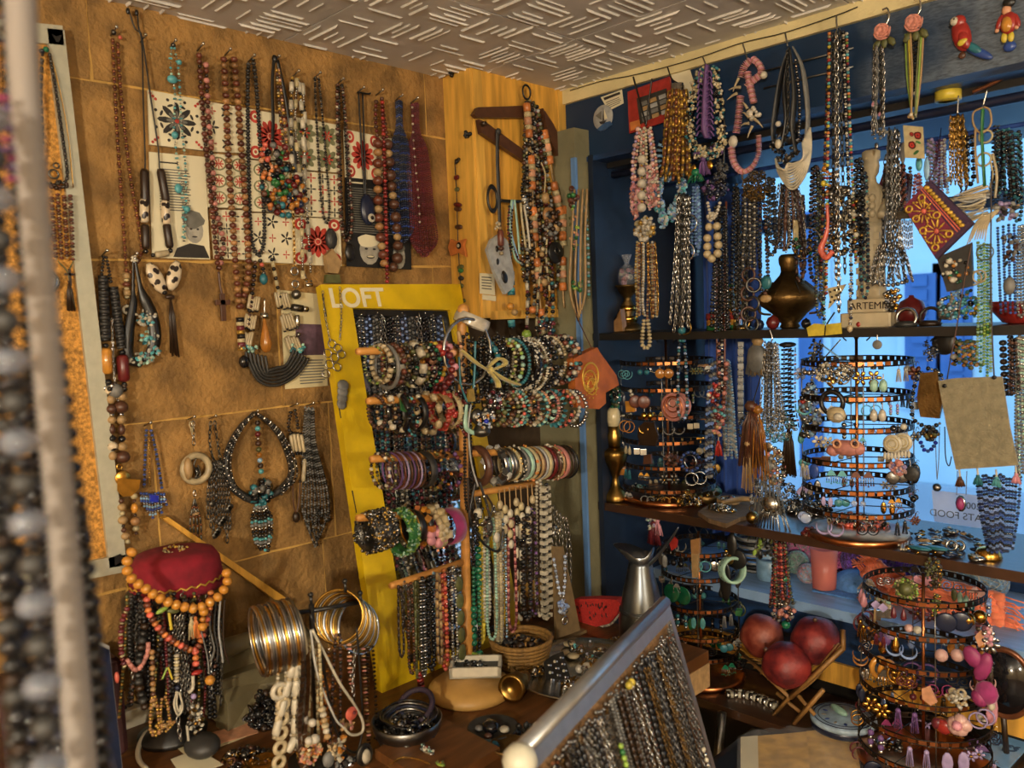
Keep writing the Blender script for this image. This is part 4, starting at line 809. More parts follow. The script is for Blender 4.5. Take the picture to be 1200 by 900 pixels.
for x,lb,sp,R in((579,'olive stretch bead bracelet, middle right peg','olive:3.2 tan:2',19),(588,'brown disc bead bracelet, middle right peg','brown:3.8:.7 tan:2.4',19),(595,'grey-green mixed bead bracelet, middle right peg','olive:2.8 ivory:2 grey:2.6',19),(601,'coral and white seed bracelet, middle right peg','coral:2.2 ivory:2 mint:2',20),(607,'turquoise chip bracelet, middle right peg','turq:3.4:.8:h mint:3:.8:h',19),(614,'dark bead bracelet right of the turquoise chips','jet:3 gold_bead:2.2 brown:3',19),(622,'ivory chip bracelet, middle right peg','ivory:4.2:.7:h bone:4:.7:h',19),(628,'mint glass bracelet behind the ivory chips','mint:2.2 teal:2',20),(632,'smooth salmon bangle, middle right peg','peach:2.4:.7',17),(637,'black and mint square bead bracelet, middle right peg','jet:3:.8:c mint:3:.6:c',18),(642,'rose pink bangle, middle right peg','rose:2.3:.7',18),(648,'teal blue chip bracelet, middle right peg','teal:4:.8:h turq:3.8:.8:h',20),(655,'black and coral seed bracelet, middle right peg','jet:2 coral:2',21),(660,'wooden bead bracelet with coral knots, middle right peg','woodbead:2.8 coral:2 tan:2.4',18),(666,'white seed bead bracelet near the peg end','white:2.2 ivory:2.4',18),(672,'silver ball bracelet at the very end of the middle right peg','silver:2.3',21)):
 brace(lb,'g',x,R,'b',sp)
brace('carved dark brown wooden bangle hanging face-on beside the post','h',560,20,'c','brown',5)
k=0
for x,lb,mt,w_,ex_ in((581,'white and silver checked bangle, lower right peg','silver',3.6,(['white','silver','charcoal'],24,3,'x')),(588,'plain silver bangle next to the checked one','silver',2,None),(592,'brushed steel bangle, lower right peg','steel',2,None),(597,'cream bangle with brass dots, lower right peg','cream',2.4,(['gold'],30,1.2,'s')),(602,'black bangle with white studs, lower right peg','black',2,(['ivory'],34,1.4,'s')),(606,'grey-green lacquer bangle, lower right peg','grey',2.2,None),(611,'sage green wide bangle, lower right peg','mint',3,None),(617,'cream and orange patterned bangle, lower right peg','cream',3,(['orange','amber'],18,1.8,'s')),(623,'pale sand bangle, lower right peg','tan',2.4,None),(628,'thin grey bangle, lower right peg','lightgrey',1.6,None),(632,'ivory yellow bangle, lower right peg','cream',3,None),(638,'dark red lacquer bangle, lower right peg','darkred',3,None),(643,'brown bangle with white dots, lower right peg','brown',2,(['ivory'],34,1.4,'s')),(647,'tan and white bead bangle, lower right peg','tan',1.6,(['ivory','coral'],30,1.3,'s')),(652,'rust orange wide bangle, lower right peg','rose',3.2,None),(658,'dark brown bangle, lower right peg','darkbrown',2,None),(662,'black bangle at the end of the lower right peg','black',1.8,None)):
 brace(lb,'h',x,19.5,'w',mt,w_,ex_)
for i,x in enumerate((585,591,597,604,610,618,623)):
 it=[('t',[(x,rody('i',x)),(x+1,rody('i',x)+14+(i % 3)*6)],.8,'tan')]
 for k in range(2+i % 3):it.append(('ell',x+1+(k % 2),rody('i',x)+18+(i % 3)*6+k*12,4.2,5.6,('bone','cream','ivory')[(i+k)% 3],3,{'n':'shell'}))
 J('shell_string',('first','second','third','fourth','fifth','sixth','seventh')[i]+' cowrie shell string from the left on the short right peg','necklace','L',SX+.012+.004*(i % 3),it,group='cowrie strings on the short peg')
it=[('t',[(557,565),(553,585),(550,605),(556,622),(570,640),(585,645),(590,620)],1.6,'black'),('t',[(562,565),(570,590),(575,615),(568,640)],1.6,'charcoal'),('t',[(548,560),(551,600),(566,616),(577,596),(570,580)],1.4,'darkbrown'),('ell',560,601,6,6,'ivory',5),('ell',574,618,5,12,'charcoal',2),('ell',582,630,5,7,'pearl',3),('clu',566,605,18,26,40,2.2,['jet','darksilver','silver','brown'])]
J('necklace','tangle of black leather cords with a white cube bead, beside the post','necklace','L',SX+.03,it)
for x,y0,yb,lb,sp,w_ in((557,640,775,'emerald green round bead necklace ending in big beads','jet:2.2*14 emerald:2.6*9 emerald:4*6',7),(563,640,752,'smooth yellow cord necklace, right of the post','yellow:2.2:1.4:c',5),(569,645,730,'white bead necklace right of the yellow cord','ivory:2.4 white:2',6),(575,645,750,'pale mint seed bead necklace','mint:1.9',12),(583,640,760,'bone plate necklace, flat cream strip','bone:3.2:.5:c cream:3:.5:c',5),(590,640,764,'silver seed bead necklace below the shells','silver:1.8 lightblue:1.6',5),(599,645,740,'thin maroon cord necklace below the shells','maroon:1.6:1.4:b rose:1.5:1.4:b',10),(607,640,724,'black bead necklace with long white beads','jet:2.2*3 ivory:2.4:2.6:b',7),(616,640,726,'dark nut bead necklace below the short peg','darkbrown:3.2:.8 charcoal:3:.8 jet:2.6',9),(624,630,722,'dark violet seed bead necklace','purple:2 jet:2 darkbrown:2',8),(631,600,722,'pearl-white round bead necklace, right of centre','ivory:2.2',9),(639,606,725,'square white bead necklace with black spacers','ivory:3:.8:x jet:2',6),(550,560,640,'grey suede cord necklace hanging at the post','charcoal:1.6:2:b',6),(547,470,600,'long black bead strand left of the heart brooch','jet:2',8)):
 it=[('s',lp(x,y0-40,x+2,yb,w_,.25),sp)]
 if 'emerald' in lb:it+=[('ell',556,771,6,8,'lime',6),('ball',562,766,5,'emerald')]
 J('necklace',lb,'necklace','L',SX+.004+random.uniform(0,.018),it)
it=[('s',[(645+i*2.6,590+i*3),(648+i*3,640),(646+i*3.4,700+(i*17 % 24))],'silver:1.4:1.5:k darksilver:1.2:1.4:k',{'d':.003*i})for i in range(6)]+[('clu',650,622,8,6,12,3,['silver','darksilver'],'h')]
J('necklace','bunch of fine silver chains at the right end of the stand','necklace','L',SX,it)
J('bangle','wide pearl-shell bangle resting on the stand finial','bracelet','L',SX+.02,[])
c=SL.P(553,376);m=MB();U=SL.U(553,376);Rm=rotm((0,1,0),.25)@ rotm((1,0,0),-.35)
m.add(_grid([(21*U,-6.5*U),(22*U,0),(21*U,6.5*U),(19.5*U,6.5*U),(20*U,0),(19.5*U,-6.5*U),(21*U,-6.5*U)],30,False,False),'pearl',c,Rm);m.build('bangle',label='wide pearl-shell bangle resting over the stand finial',cat='bracelet')
J('hoop','large hammered silver hoop hanging from the stand top','earring','L',SX+.03,[('ring',548,412,37,2.0,'silver',{'asp':1.05})])
mat('organza','b7a45c',.35,0,var=.1,island=0,sheen=.5,alpha=.85)
J('ribbon','pale gold organza ribbon tied on the stand','ribbon','L',SX+.045,[('t',[(541,411),(556,424),(573,435)],[5,6,4],'organza',{'flat':.25,'n':'tail'}),('t',[(572,430),(584,420),(592,426),(576,434)],[4,6,6,4],'organza',{'flat':.3,'n':'bow_loop'}),('t',[(575,434),(590,444),(608,451)],[5,7,6],'organza',{'flat':.25,'n':'tail'}),('t',[(574,436),(582,446),(584,454)],[4,6,6],'organza',{'flat':.25,'n':'tail'}),('ell',575,434,5,5,'organza',4,{'n':'knot'})])
J('brooch','heart-shaped rhinestone brooch with a blue centre','brooch','L',SX+.04,[('ell',559,488,9,10,'darksilver',5,{'n':'body'}),('ell',569,487,9,10,'darksilver',5,{'n':'body'}),('drop',564,500,11,12,'darksilver',{'n':'body'}),('clu',563,491,14,12,44,2,['brightsilver','ivory','crystal','honey'],'s',{'d':.014,'n':'rhinestones'}),('ball',563,493,3,'cobalt',{'d':.018,'n':'gem'})])
J('necklace','turquoise suede cord with a yellow stone pendant, below the hoop','necklace','L',SX+.035,[('t',[(538,418),(540,450),(548,472)],1.3,'teal'),('t',[(557,400),(556,440),(553,472)],1.6,'teal'),('plate',[(547,456),(553,455),(555,470),(547,471)],.006,'gold_bead',{'n':'stone'}),('t',[(547,474),(546,500),(556,508)],[2.5,4,3],'mint',{'flat':.4}),('t',[(552,474),(549,500),(552,540),(560,570)],1.2,'lightgrey')])
J('beads_bundle','bundle of glittering jet bead strands under the hoop','necklace','L',SX+.01,[('s',lp(545+i*5.5,388+(i % 3)*5,546+i*5.6,455+(i*23 % 30),9,.3),'jet:2.6 darksilver:1.8 jet:2.4 silver:1.2',{'d':.004*(i % 4)})for i in range(9)])
J('necklace','tan tube bead strand inside the large hoop','necklace','L',SX+.034,[('s',[(536,383),(540,405),(541,430),(545,452)],'tan:2.2:3:b brown:1.6 peach:2')])
J('necklace','red and black bead strands left of the heart brooch','necklace','L',SX+.02,[('s',lp(536+i*4,455,538+i*4,500+i*6,6,.3),'darkred:2.4 jet:2.4 silver:1.4',{'d':.004*i})for i in range(3)])
J('beads_bundle','hanging cluster of dark crystal drops beside the heart brooch','necklace','L',SX+.02,[('clu',580,468,12,10,60,2.4,['jet','silver','darksilver','crystal','maroon'],'s')])
# ================================================================ cupboard front
CX=.112
hg=thing('coat_hanger','dark wooden folding coat hanger on the yellow cupboard','hanger',L(560,200,CX))
hc=Ctx('L',CX)
for q,nm in(([(551,135),(556,127),(612,125),(618,133),(612,139),(555,139)],'arm'),([(557,141),(566,145),(640,199),(634,206),(560,157)],'arm'),([(632,128),(644,146),(672,205),(664,212),(638,160)],'arm')):
 m=MB();prism(m,[hc.P(*a)for a in q],WAX,.014,'shelfwood' if False else 'brown');m.build(nm,hg)
m=MB();m.add(CY,'darkbrown',hc.P(560,147,.018),frame((1,0,0)),(.006,.006,.01));m.build('pivot',hg)
J('key_ring','oval iron ring above the bead bundle on the cupboard','ring','L',CX+.018,[('ring',617,108,6.5,1.1,'black',{'asp':1.25})])
it=[]
pp=[[(612,117),(614,140),(618,190),(620,240),(624,300),(628,350),(632,398)],[(632,150),(638,180),(644,215),(652,250),(656,290)],[(655,240),(655,330),(657,368)]]
for q in pp:it.append(('s',q,'orange:4:1.3:b cream:4:.7:c peach:4:1.1:b cream:3.6:.7:c orange:4:1.2:b tan:1:5:b tan:1:5:b',{'d':.014}))
J('necklace','orange and cream wooden bead necklace on the cupboard','necklace','L',CX+.016,it)
SP=['charcoal:2.6 olive:2.4 silver:1.8 brown:2.6','jet:3 grey:2.4 cream:1.8','darkbrown:3 tan:2.4 jet:2.4','jet:2 darksilver:2 ivory:1.6','brown:3 maroon:2.4 jet:2','olive:2.6 lightgrey:2.2 jet:2.4']
for i in range(6):
 J('necklace',('grey-olive stone bead strand at the left of the cupboard bundle','black and grey bead strand in the cupboard bundle','dark brown nut bead strand in the middle of the cupboard bundle','fine black and white bead strand in the cupboard bundle','brown and maroon bead strand in the cupboard bundle','olive and light grey bead strand at the right of the cupboard bundle')[i],'necklace','L',CX+.018+.005*(i % 3),[('s',lp(618+i*1.8,116+i,616+i*7,330+(i*37 % 60),9+i,.35),SP[i])])
J('necklace','necklace with a wooden ring and egg-shaped tan beads on the cupboard','necklace','L',CX+.036,[('t',[(634,190),(639,205),(638,226)],1,'cream'),('ell',639,232,5.5,7,'tan',5,{'n':'bead'}),('ring',643,252,7,3,'woodbead'),('ell',652,267,4.5,7,'tan',4,{'n':'bead'}),('ball',628,252,3,'bone'),('ball',630,292,3.2,'honey'),('ball',636,292,3,'bone'),('ball',635,298,3.4,'tan'),('s',[(643,258),(640,300),(644,340)],'cream:1.2:3:b brown:1.8'),('ell',638,331,5,5,'tan',4,{'n':'bead'}),('clu',646,262,12,22,40,3,['darkbrown','charcoal','brown','grey'])])
J('pendant','large round black disc pendant in the cupboard bundle','pendant','L',CX+.03,[('disc',651,296,13,'black'),('ring',651,294,4,1,'darksilver',{'d':.006}),('t',[(648,250),(650,284)],1,'black')])
J('necklace','chunky bead strands with an orange, a lime and a green ball, below the bundle','necklace','L',CX+.04,[('s',[(616,320),(618,345),(617,400)],'jet:2.4 silver:1.8 ivory:2:2:c maroon:2'),('s',[(634,310),(630,350),(628,395)],'cream:1.4:3:c jet:2 silver:1.6'),('s',[(646,320),(648,360),(644,400)],'jet:2.6 tan:2 teal:2.4'),('ball',624,363,4.5,'orange'),('ball',617,392,6,'lime'),('ball',639,371,3,'tan'),('clu',638,385,14,14,36,2.4,['jet','navy','maroon','silver','teal'])])
J('necklace','stacked turquoise discs and ochre ball on a black cord','necklace','L',CX+.03,[('s',[(598,318),(599,345)],'teal:4.4:.5:c jet:3:.5:c turq:4.2:.5:c'),('ball',598,359,4.6,'amber'),('ball',603,366,4,'tan'),('s',[(598,366),(600,388)],'turq:4:.5:c teal:4:.5:c jet:3:.4:c'),('s',[(598,388),(601,402)],'jet:2.4 darksilver:2'),('s',[(600,240),(598,280),(598,318)],'jet:2')])
J('necklace','mint and cream suede cords hanging from the black hook','necklace','L',CX+.03,[('t',[(600,234),(597,260),(603,300),(612,310)],1.5,'mint'),('t',[(603,234),(606,262),(609,298)],2,'mint',{'flat':.4}),('t',[(601,236),(599,270),(608,305)],1.2,'lightblue'),('t',[(610,238),(612,260),(616,290)],1.6,'cream'),('t',[(614,240),(618,265),(621,292)],1.6,'ivory'),('s',[(597,240),(596,275),(606,302),(614,312)],'jet:1.8 maroon:1.6')])
J('necklace','black bead loop with grey ring beads, upper left of the bundle','necklace','L',CX+.028,[('s',[(616,200),(612,220),(612,232)],'jet:2.2'),('s',[(613,228),(616,240),(620,246)],'silver:3:.6:c lightgrey:2.8:.6:c')])
J('iron_hook','black iron hook and carabiner hanging on a grey braided strap','hook','L',CX+.022,[('t',[(583,153),(583,190),(585,240),(586,300),(588,340)],3,'charcoal',{'flat':.35,'n':'strap'}),('ring',577,233,7.5,1.6,'black',{'asp':1.9,'n':'carabiner'}),('t',[(586,235),(600,236),(610,236)],2.2,'black',{'n':'bar'}),('ell',584,154,4,4,'charcoal',3,{'n':'knob'})])
J('felt_ornament','grey felt bear-paw ornament with dark pads','ornament','L',CX+.03,[('plate',[(568,293),(573,281),(583,274),(592,283),(600,325),(598,338),(589,345),(584,335),(576,318)],.01,'lightgrey',{'n':'body'}),('ell',579,292,2.5,4,'black',1,{'d':.01,'n':'pad'}),('ell',580,307,2.5,4,'black',1,{'d':.01,'n':'pad'}),('ell',588,325,5,8,'black',1.5,{'d':.01,'a':.3,'n':'pad'}),('ell',583,281,3,4,'green',1.5,{'d':.01,'n':'patch'})])
J('necklace','wooden spindle bead strand over the felt paw','necklace','L',CX+.046,[('s',[(583,256),(586,270),(588,300),(592,308)],'bone:2.4 tan:2.2 redbrown:3.4:2.8:b brown:3.4:.8 bone:2.6 brown:4:2.4:b'),('clu',582,264,4,5,12,1.8,['ivory','bone'],'h')])
s=Sheet('paper_note','small handwritten note taped on the yellow cupboard','note','L',CX,[(562,320),(579,321),(580,346),(562,344)],.0006,'paper');s.lines(.12,.12,.85,.8,5,'inkgrey');s.done()
s=Sheet('paper_note','second slip of paper under the handwritten note','note','L',CX-.002,[(565,345),(581,347),(581,353),(565,351)],.0006,'paper');s.done()
it=[('t',[(533,190),(535,230),(537,290),(541,350)],.6,'black')]
for y,a,b in((208,'darkred',5),(222,'olive',4),(240,'darkred',8),(245,'brown',7),(262,'rose',0),(266,'brown',7),(288,'olive',5),(313,'olive',6),(317,'green',5),(326,'charcoal',5),(335,'olive',4),(353,'olive',7)):
 if b:it.append(('ell',534+(y-190)*.045,y,b,3,a,2,{'a':(y % 5-2)*.1,'n':'charm'}))
it+=[('plate',[(527,290),(530,280),(536,283),(547,280),(545,288),(548,301),(539,296),(530,300)],.006,'orange',{'n':'leather_star'}),('disc',540,288,4,'jet',{'d':.007}),('disc',540,288,2,'ivory',{'d':.009})]
J('charm_string','string of leather and stone charms with an orange star, on the cupboard edge','ornament','F',1.400,it)
for y in(86,158,188):J('wall_ornament',('small nail head at the top of the cupboard edge','black flower-shaped knob on the cupboard edge','dark drop-shaped charm hook on the cupboard edge')[(y>100)+(y>170)],'ornament','F',1.402,[('clu',530 if y<100 else(548 if y<170 else 535),y,2+2*(y==158),4,6+8*(y==158),2.2,['black'],'s')])
it=[('t',[(673+i*4,222),(670+i*4.2,280),(668+i*5,340),(678,376-i*4)],1.5,'tan',{'d':.003*i})for i in range(4)]+[('s',[(686,240),(689,290),(690,350)],'lightgrey:1.8 turq:2 olive:1.6'),('clu',671,232,5,12,14,3,['brown','redbrown','green']),('clu',672,270,5,30,26,2.6,['green','lime','rose','peach','olive'],'h'),('clu',675,334,9,6,20,3,['green','emerald','lime'],'h')]
J('necklace','tan leather cords with green and rose chips, beside the cupboard','necklace','L',.205,it)
mat('leather','a85a22',.55,0,var=.2,scale=30,bump=.15,island=.05);mat('goldthread','c8a040',.4,.4,island=.2)
pc=Ctx('L',.33)
pu=thing('leather_pouch','orange leather pouch with gold embroidery, hanging beside the window','pouch',pc.P(690,475))
m=MB();prism(m,[pc.P(*q)for q in((664,420),(692,407),(701,425),(702,472),(694,479),(668,477))],WAX,.022,'leather');m.build('body',pu)
m=MB();prism(m,[pc.P(*q,.004)for q in((693,408),(716,440),(719,451),(703,460),(701,425))],WAX,.014,'leather');m.build('flap',pu)
m=MB();cc=pc.P(684,450,.023)
for k in range(4):m.add(tor(.09,24,5),'goldthread',cc+np.array([0,(0,.005,-.004,0)[k],(0,-.006,.008,.02)[k]]),np.array([WAY,WAZ,WAX]).T,(.012+.006*k,.014+.006*k,.02))
for k in range(40):
 a=k*.5;r=.006+k*.0006;m.add(S4,'goldthread',cc+np.array([.0005,math.cos(a)*r,math.sin(a)*r*1.3]),None,.0022)
m.build('embroidery',pu)
m=MB();tube(m,[pc.P(690,409,.01),L(676,372,.22),L(672,330,.2)],.0015,'brown');m.build('cord',pu)

# ================================================================ WINDOW BAY: HANGING JEWELLERY
HY=1.725
def FJ(label,items,y=HY,name='necklace',cat='necklace',group=None):return J(name,label,cat,'F',y,items,group)
def fan(x0,y0,x1,y1,w0,w1,n,specs,dd=.004,sag=0):
 n=int(n*1.8);w1*=1.4;w0*=1.2;q=random.Random(int(x0*3+y0));out=[]
 for i in range(n):
  a=i/(n-1)-.5;e=max(w0,w1)/n*.6;d=dd*q.uniform(0,2.2)
  out.append(('s',[(x0+a*w0-d*90,y0),(x0*.65+x1*.35+a*(w0*.6+w1*.4)+q.uniform(-e,e)-d*90,y0*.6+y1*.4),(x0*.3+x1*.7+a*(w0*.3+w1*.7)+q.uniform(-e,e)*1.5-d*90,y0*.25+y1*.75),(x1+a*w1+q.uniform(-e,e)*2-d*90,y1-q.uniform(0,12)-sag*abs(a))],specs[i % len(specs)],{'d':d}))
 return out
m=MB();tube(m,smooth([F(x,y,1.74)for x,y in((668,106),(705,95),(742,88),(782,78),(823,66),(870,50),(920,38),(980,18),(1005,8))]),.0012,'black');m.build('hanging_wire',label='thin dark wire strung along the cream ceiling strip',cat='wire')
for y_,a,b,r,mt,lb in((1.79,(880,178),(1215,105),5.5,'navy','thick dark blue rail below the blue header board'),(1.86,(800,222),(1215,132),2.6,'blue','thin blue rail behind the thick one'),(1.75,(895,82),(1000,58),1.2,'steel','upper steel rod crossing behind the black ribbon necklace'),(1.755,(895,102),(1000,80),1.2,'steel','lower steel rod crossing behind the black ribbon necklace')):
 m=MB();A,B_=F(*a,y_),F(*b,y_);zz=(A[2]+B_[2])/2;A[2]=B_[2]=zz;U=depth((A+B_)/2)/FPX
 if r>2:B_=B_+WAX*1.2;A[0]=.24
 tube(m,[A,(A+B_)/2,B_],r*U,mt,10);m.build('rail',label=lb,cat='rail')
it=[('t',[(742,90),(750,120),(757,148)],1.1,'black'),('t',[(764,92),(760,120),(757,148)],.9,'black')]+fan(757,148,757,250,10,26,6,['palepink:2.8 lilac:1.8','pearl:2 rose:2','cream:1.8 pearl:2','pearl:2.2:1 palepink:2'])
it+=[('s',[(756,182),(756,250)],'pearl:5:1.1:S gold_bead:1.4',{'d':.014}),('clu',748,232,8,24,110,2.8,['palepink','rose','pink'],'h',{'d':.008}),('clu',766,222,7,28,100,2.8,['palepink','rose','pink','pearl'],'h',{'d':.008}),('clu',757,268,14,14,90,2.9,['pearl','cream','gold_bead','pearl'])]+fan(758,282,760,378,18,20,7,['cream:1.6 gold_bead:1.6','pearl:1.6','tan:1.6 copperbead:1.6','gold:1.4:1.4:k'])
it+=[('s',lp(757,372,757,408,10,.4),'bone:2.6:.8 cream:2.6:.8')]
FJ('pink and pearl many-strand necklace with long cream ends, leftmost over the window',it)
FJ('bunch of bronze tube bead strands with a silver clip',fan(796,104,793,216,14,24,9,['gold_bead:1.9:2.2:c brown:1.5:.8','copperbead:1.9:2:c gold_bead:1.6','brown:1.9:2.2:c gold_bead:1.8:1.6:c'])+[('plate',[(789,98),(801,97),(801,106),(789,107)],.008,'silver',{'n':'clip'}),('t',[(782,78),(787,92),(795,98)],.9,'black')],HY+.01)
FJ('pale blue sparkling loop necklace with a striped black side',[('s',[(778,162),(773,178),(774,196),(784,204)],'jet:4:.4:c lightblue:4:.4:c'),('clu',781,208,8,4,30,2,['lightblue','crystal'])]+[('clu',776+dx,yy,6,9,70,2,['lightblue','bluecrystal','turq','white'],'d')for dx,yy in((-4,222),(-2,242),(2,258),(12,250),(20,236),(24,218))],HY+.03)
it=[('t',[(823,66),(828,78)],.9,'steel',{'n':'hook'}),('t',[(829,76),(828,110),(828,150),(830,162)],[5,8,11,8],'purple',{'flat':.35,'n':'ruffle'})]
for k in range(11):
 for s_ in(-1,1):it.append(('t',[(828,88+k*7),(828+s_*6,84+k*7),(828+s_*(8+k*.25),90+k*7)],1.8,'purple',{'d':.006,'flat':.5,'n':'ruffle'}))
for q in([(822,84),(814,105),(809,140),(811,165),(822,178),(833,180)],[(838,82),(842,110),(844,140),(847,165),(840,178),(833,180)]):
 P=smooth([F(*a,HY)for a in q],6)
 for k in range(0,len(P),2):
  px,py=topx(P[k]);it.append(('clu',px,py,6,5,16,1.9,['cream','bone','cream','ivory','jet','teal']))
it+=[('clu',830,178,20,9,150,2,['cream','bone','cream','ivory','jet','teal','purple']),('ell',812,200,4,8,'gold',2,{'a':-.4,'n':'charm'}),('ell',832,193,4,6,'gold',2,{'a':.3,'n':'charm'}),('tas',824,186,20,8,'purple',10),('tas',815,202,12,12,'emerald',12)]
FJ('cream crocheted bead bib with a purple ruffle centre',it)
FJ('navy glossy ball-cluster necklace with a grey chain mesh above',[('clu',845,200,10,12,80,1.8,['darksilver','grey'],'k'),('clu',839,222,15,12,130,2.7,['navy','navy','jet','purple']),('t',[(845,110),(849,150),(848,195)],1.2,'darksilver')],HY+.02)
FJ('cream wooden ball necklace with small pearls at the top',[('s',[(829,236),(832,250),(836,256),(840,250),(844,236)],'pearl:2'),('clu',835,254,6,4,14,2.2,['pearl','ivory'])]+[('ball',x,y,5,'bone')for x,y in((831,266),(840,265),(829,279),(841,277),(829,289),(842,287),(829,298),(841,297),(834,303))],HY-.01)
FJ('long black sequin strand below the cream ball necklace',fan(846,240,846,392,8,13,5,['jet:2.2 darksilver:1.6','black:2.4 silver:1.2','jet:2.2'])+[('t',[(851,236),(850,320),(849,470)],1.3,'redbrown'),('t',[(840,300),(840,390),(841,440)],1.3,'redbrown'),('s',[(846,392),(846,460)],'jet:3.4 ivory:2 silver:2'),('s',[(852,420),(848,470),(846,492)],'rose:3 brown:2.6 redbrown:3')],HY+.03)
FJ('silver multi-chain necklace with hexagon rings',fan(803,226,799,392,10,14,5,['silver:1.9:1.3:k','darksilver:2:1.3:k'])+[('ring',808,262,10,.9,'silver'),('ring',805,295,10,1.1,'brightsilver'),('ring',803,384,8,1,'brass'),('ball',799,387,5,'teal'),('clu',800,236,7,9,22,2.2,['silver','jet','darksilver'])],HY+.02)
FJ('strand of teal and smoke beads hanging past the upper shelf',[('s',lp(799,392,800,492,12,.3),'teal:2 grey:1.8 jet:2 crystal:1.8'),('clu',800,395,5,5,10,2.5,['teal','emerald'])],HY+.04)
it=[('t',[(870,50),(876,70)],.9,'steel',{'n':'hook'})]
for q in([(880,70),(872,78),(868,92)],[(882,68),(890,76),(892,86),(880,96),(874,103)],[(868,112),(866,135),(862,158)],[(857,172),(860,190),(870,201),(882,195),(889,180),(889,158)],[(876,84),(880,105),(884,122)]):
 it.append(('s',q,'pink:4.4:.36:h rose:4.2:.36:h palepink:4.4:.36:h',{'gap':.62,'rot':True,'n':'chip_strand'}))
it+=[('ell',859,166,6,7.5,'pearl',4),('ball',895,88,4.5,'ivory'),('clu',884,130,6,9,12,3,['ivory','pearl'])]
for a,b in(((868,92),(861,108)),((870,103),(856,106)),((866,110),(854,118)),((878,128),(872,120)),((880,145),(870,148)),((886,140),(896,150)),((884,148),(878,162)),((880,138),(872,132))):
 it.append(('t',[a,((a[0]+b[0])/2,(a[1]+b[1])/2-1),b],[2,1.4,.4],'bone',{'n':'shell_spike','d':.008}))
FJ('salmon pink chip necklace with white shell spikes',it)
FJ('tangled antique brass chain necklace',[('clu',887,218,17,18,220,2,['oldbrass','darksilver','oldbrass'],'k')]+[('ring',876+(i*7 % 20),206+(i*11 % 24),7,.9,'oldbrass')for i in range(7)],HY+.02)
FJ('dark chain necklace with big round links, beside the brass lamp',fan(880,225,880,320,12,14,6,['jet:2.2 darksilver:1.8','darksilver:1.8:1.3:k','charcoal:2.2 ivory:1.4'])+[('ring',877+dx,yy,8,1.5,'darksilver' if k % 2 else 'brown',{'yaw':.5*(k % 3)})for k,(dx,yy)in enumerate(((0,322),(6,334),(-1,344),(5,356),(0,368),(4,380)))],HY+.035)
FJ('teal and brown pebble necklace left of the brass lamp',[('s',lp(893,225,896,345,10,.4),'brown:2.4 darksilver:2 jet:2'),('ell',898,331,7,9,'teal',3),('ell',897,350,8,5,'tan',3)],HY+.05)
it=[('t',[(920,38),(923,54)],1,'steel',{'n':'hook'})]
for k,q in enumerate(([(925,55),(917,80),(910,120),(906,160),(914,180)],[(930,55),(940,75),(945,100),(948,140),(944,175)],[(928,58),(922,100),(924,140),(918,175)],[(929,60),(934,110),(932,150),(936,180)])):
 it.append(('t',q,[2.5,5,7,6,5],('charcoal','grey','black','charcoal')[k],{'flat':.3,'d':.004*k,'n':'ribbon'}))
it+=[('s',[(926,60),(928,110),(927,160)],'darksilver:1.8:1.2:k',{'d':.016}),('s',[(936,70),(941,120),(940,170)],'silver:1.5 jet:2',{'d':.016}),('clu',924,172,20,20,60,3.6,['black','jet','charcoal','darkbrown','darksilver'],'h',{'d':.006}),('ell',917,170,4,6,'ivory',3,{'d':.02}),('ball',915,146,3.6,'pearl',{'d':.012})]
for k in range(10):it.append(('t',[(911+k*.6,186+k*1.2),(915+k*1.2,204-k*.4),(930,222-k*3.2),(945-k*1.0,206-k*1.4),(952-k*.5,178+k*1),(951-k*.4,150+k*2)],1.5,'ivory',{'d':.002*k+.008,'n':'white_cord'}))
FJ('black ribbon necklace with a fan of nested white cords',it)
FJ('dark leather and chain strands below the white cords',fan(928,215,930,300,14,26,8,['darkbrown:1.6:2.4:b','silver:1.2:1.4:k','jet:1.8','brown:1.6:2:b'])+[('plate',[(931,258),(937,258),(937,282),(931,282)],.006,'cream',{'n':'tag'}),('ring',945,285,18,.9,'silver'),('clu',940,290,16,12,40,2.4,['darksilver','jet','brass','emerald','navy'])],HY+.03)
m=MB();c=Ctx('F',1.86);P=smooth([c.P(*a)for a in((893,262),(905,266),(916,258),(923,243),(924,228))],8);tube(m,P,.003,'jet',6)
for k in range(0,len(P),2):tube(m,[P[k],P[k]+np.array([0,0,-.009])],.001,'jet',4)
tube(m,[P[0],c.P(890,210)],.001,'jet',4);tube(m,[P[-1],c.P(925,190)],.001,'jet',4)
m.build('comb_necklace',label='black spiked collar arc against the bright window',cat='necklace')
it=[('t',[(980,18),(981,36)],1,'steel',{'n':'hook'})]
for x0,x1,yb,sp in((974,970,345,'orange:2 cream:1.6 red:2 turq:1.8 yellow:2 jet:1.8'),(977,978,300,'darksilver:2:1.2:k'),(980,980,330,'silver:2.4:1.2:k'),(983,986,365,'silver:2.6:1.2:k'),(986,992,320,'darksilver:2:1.3:k'),(988,998,300,'jet:2 darksilver:1.6'),(990,1000,345,'jet:2.2 ivory:1.6 silver:1.8'),(992,1003,310,'ivory:1.8 turq:1.8 orange:1.8 lime:1.6 red:1.6 jet:1.6'),(972,962,330,'jet:2 gold_bead:2 maroon:2')):
 it.append(('s',[(x0,36),(x0+(x1-x0)*.3,130),(x0+(x1-x0)*.7,230),(x1,yb)],sp,{'d':.004*(x0 % 4)}))
it+=[('clu',984,225,18,6,26,3,['silver','darksilver','steel'],'b'),('clu',990,265,22,36,110,2.8,['jet','silver','darksilver','ivory','brass','charcoal']),('ball',966,215,4,'yellow'),('ball',967,198,4.2,'honey')]
FJ('thick bundle of silver chains and coloured bead strands',it,HY-.01)
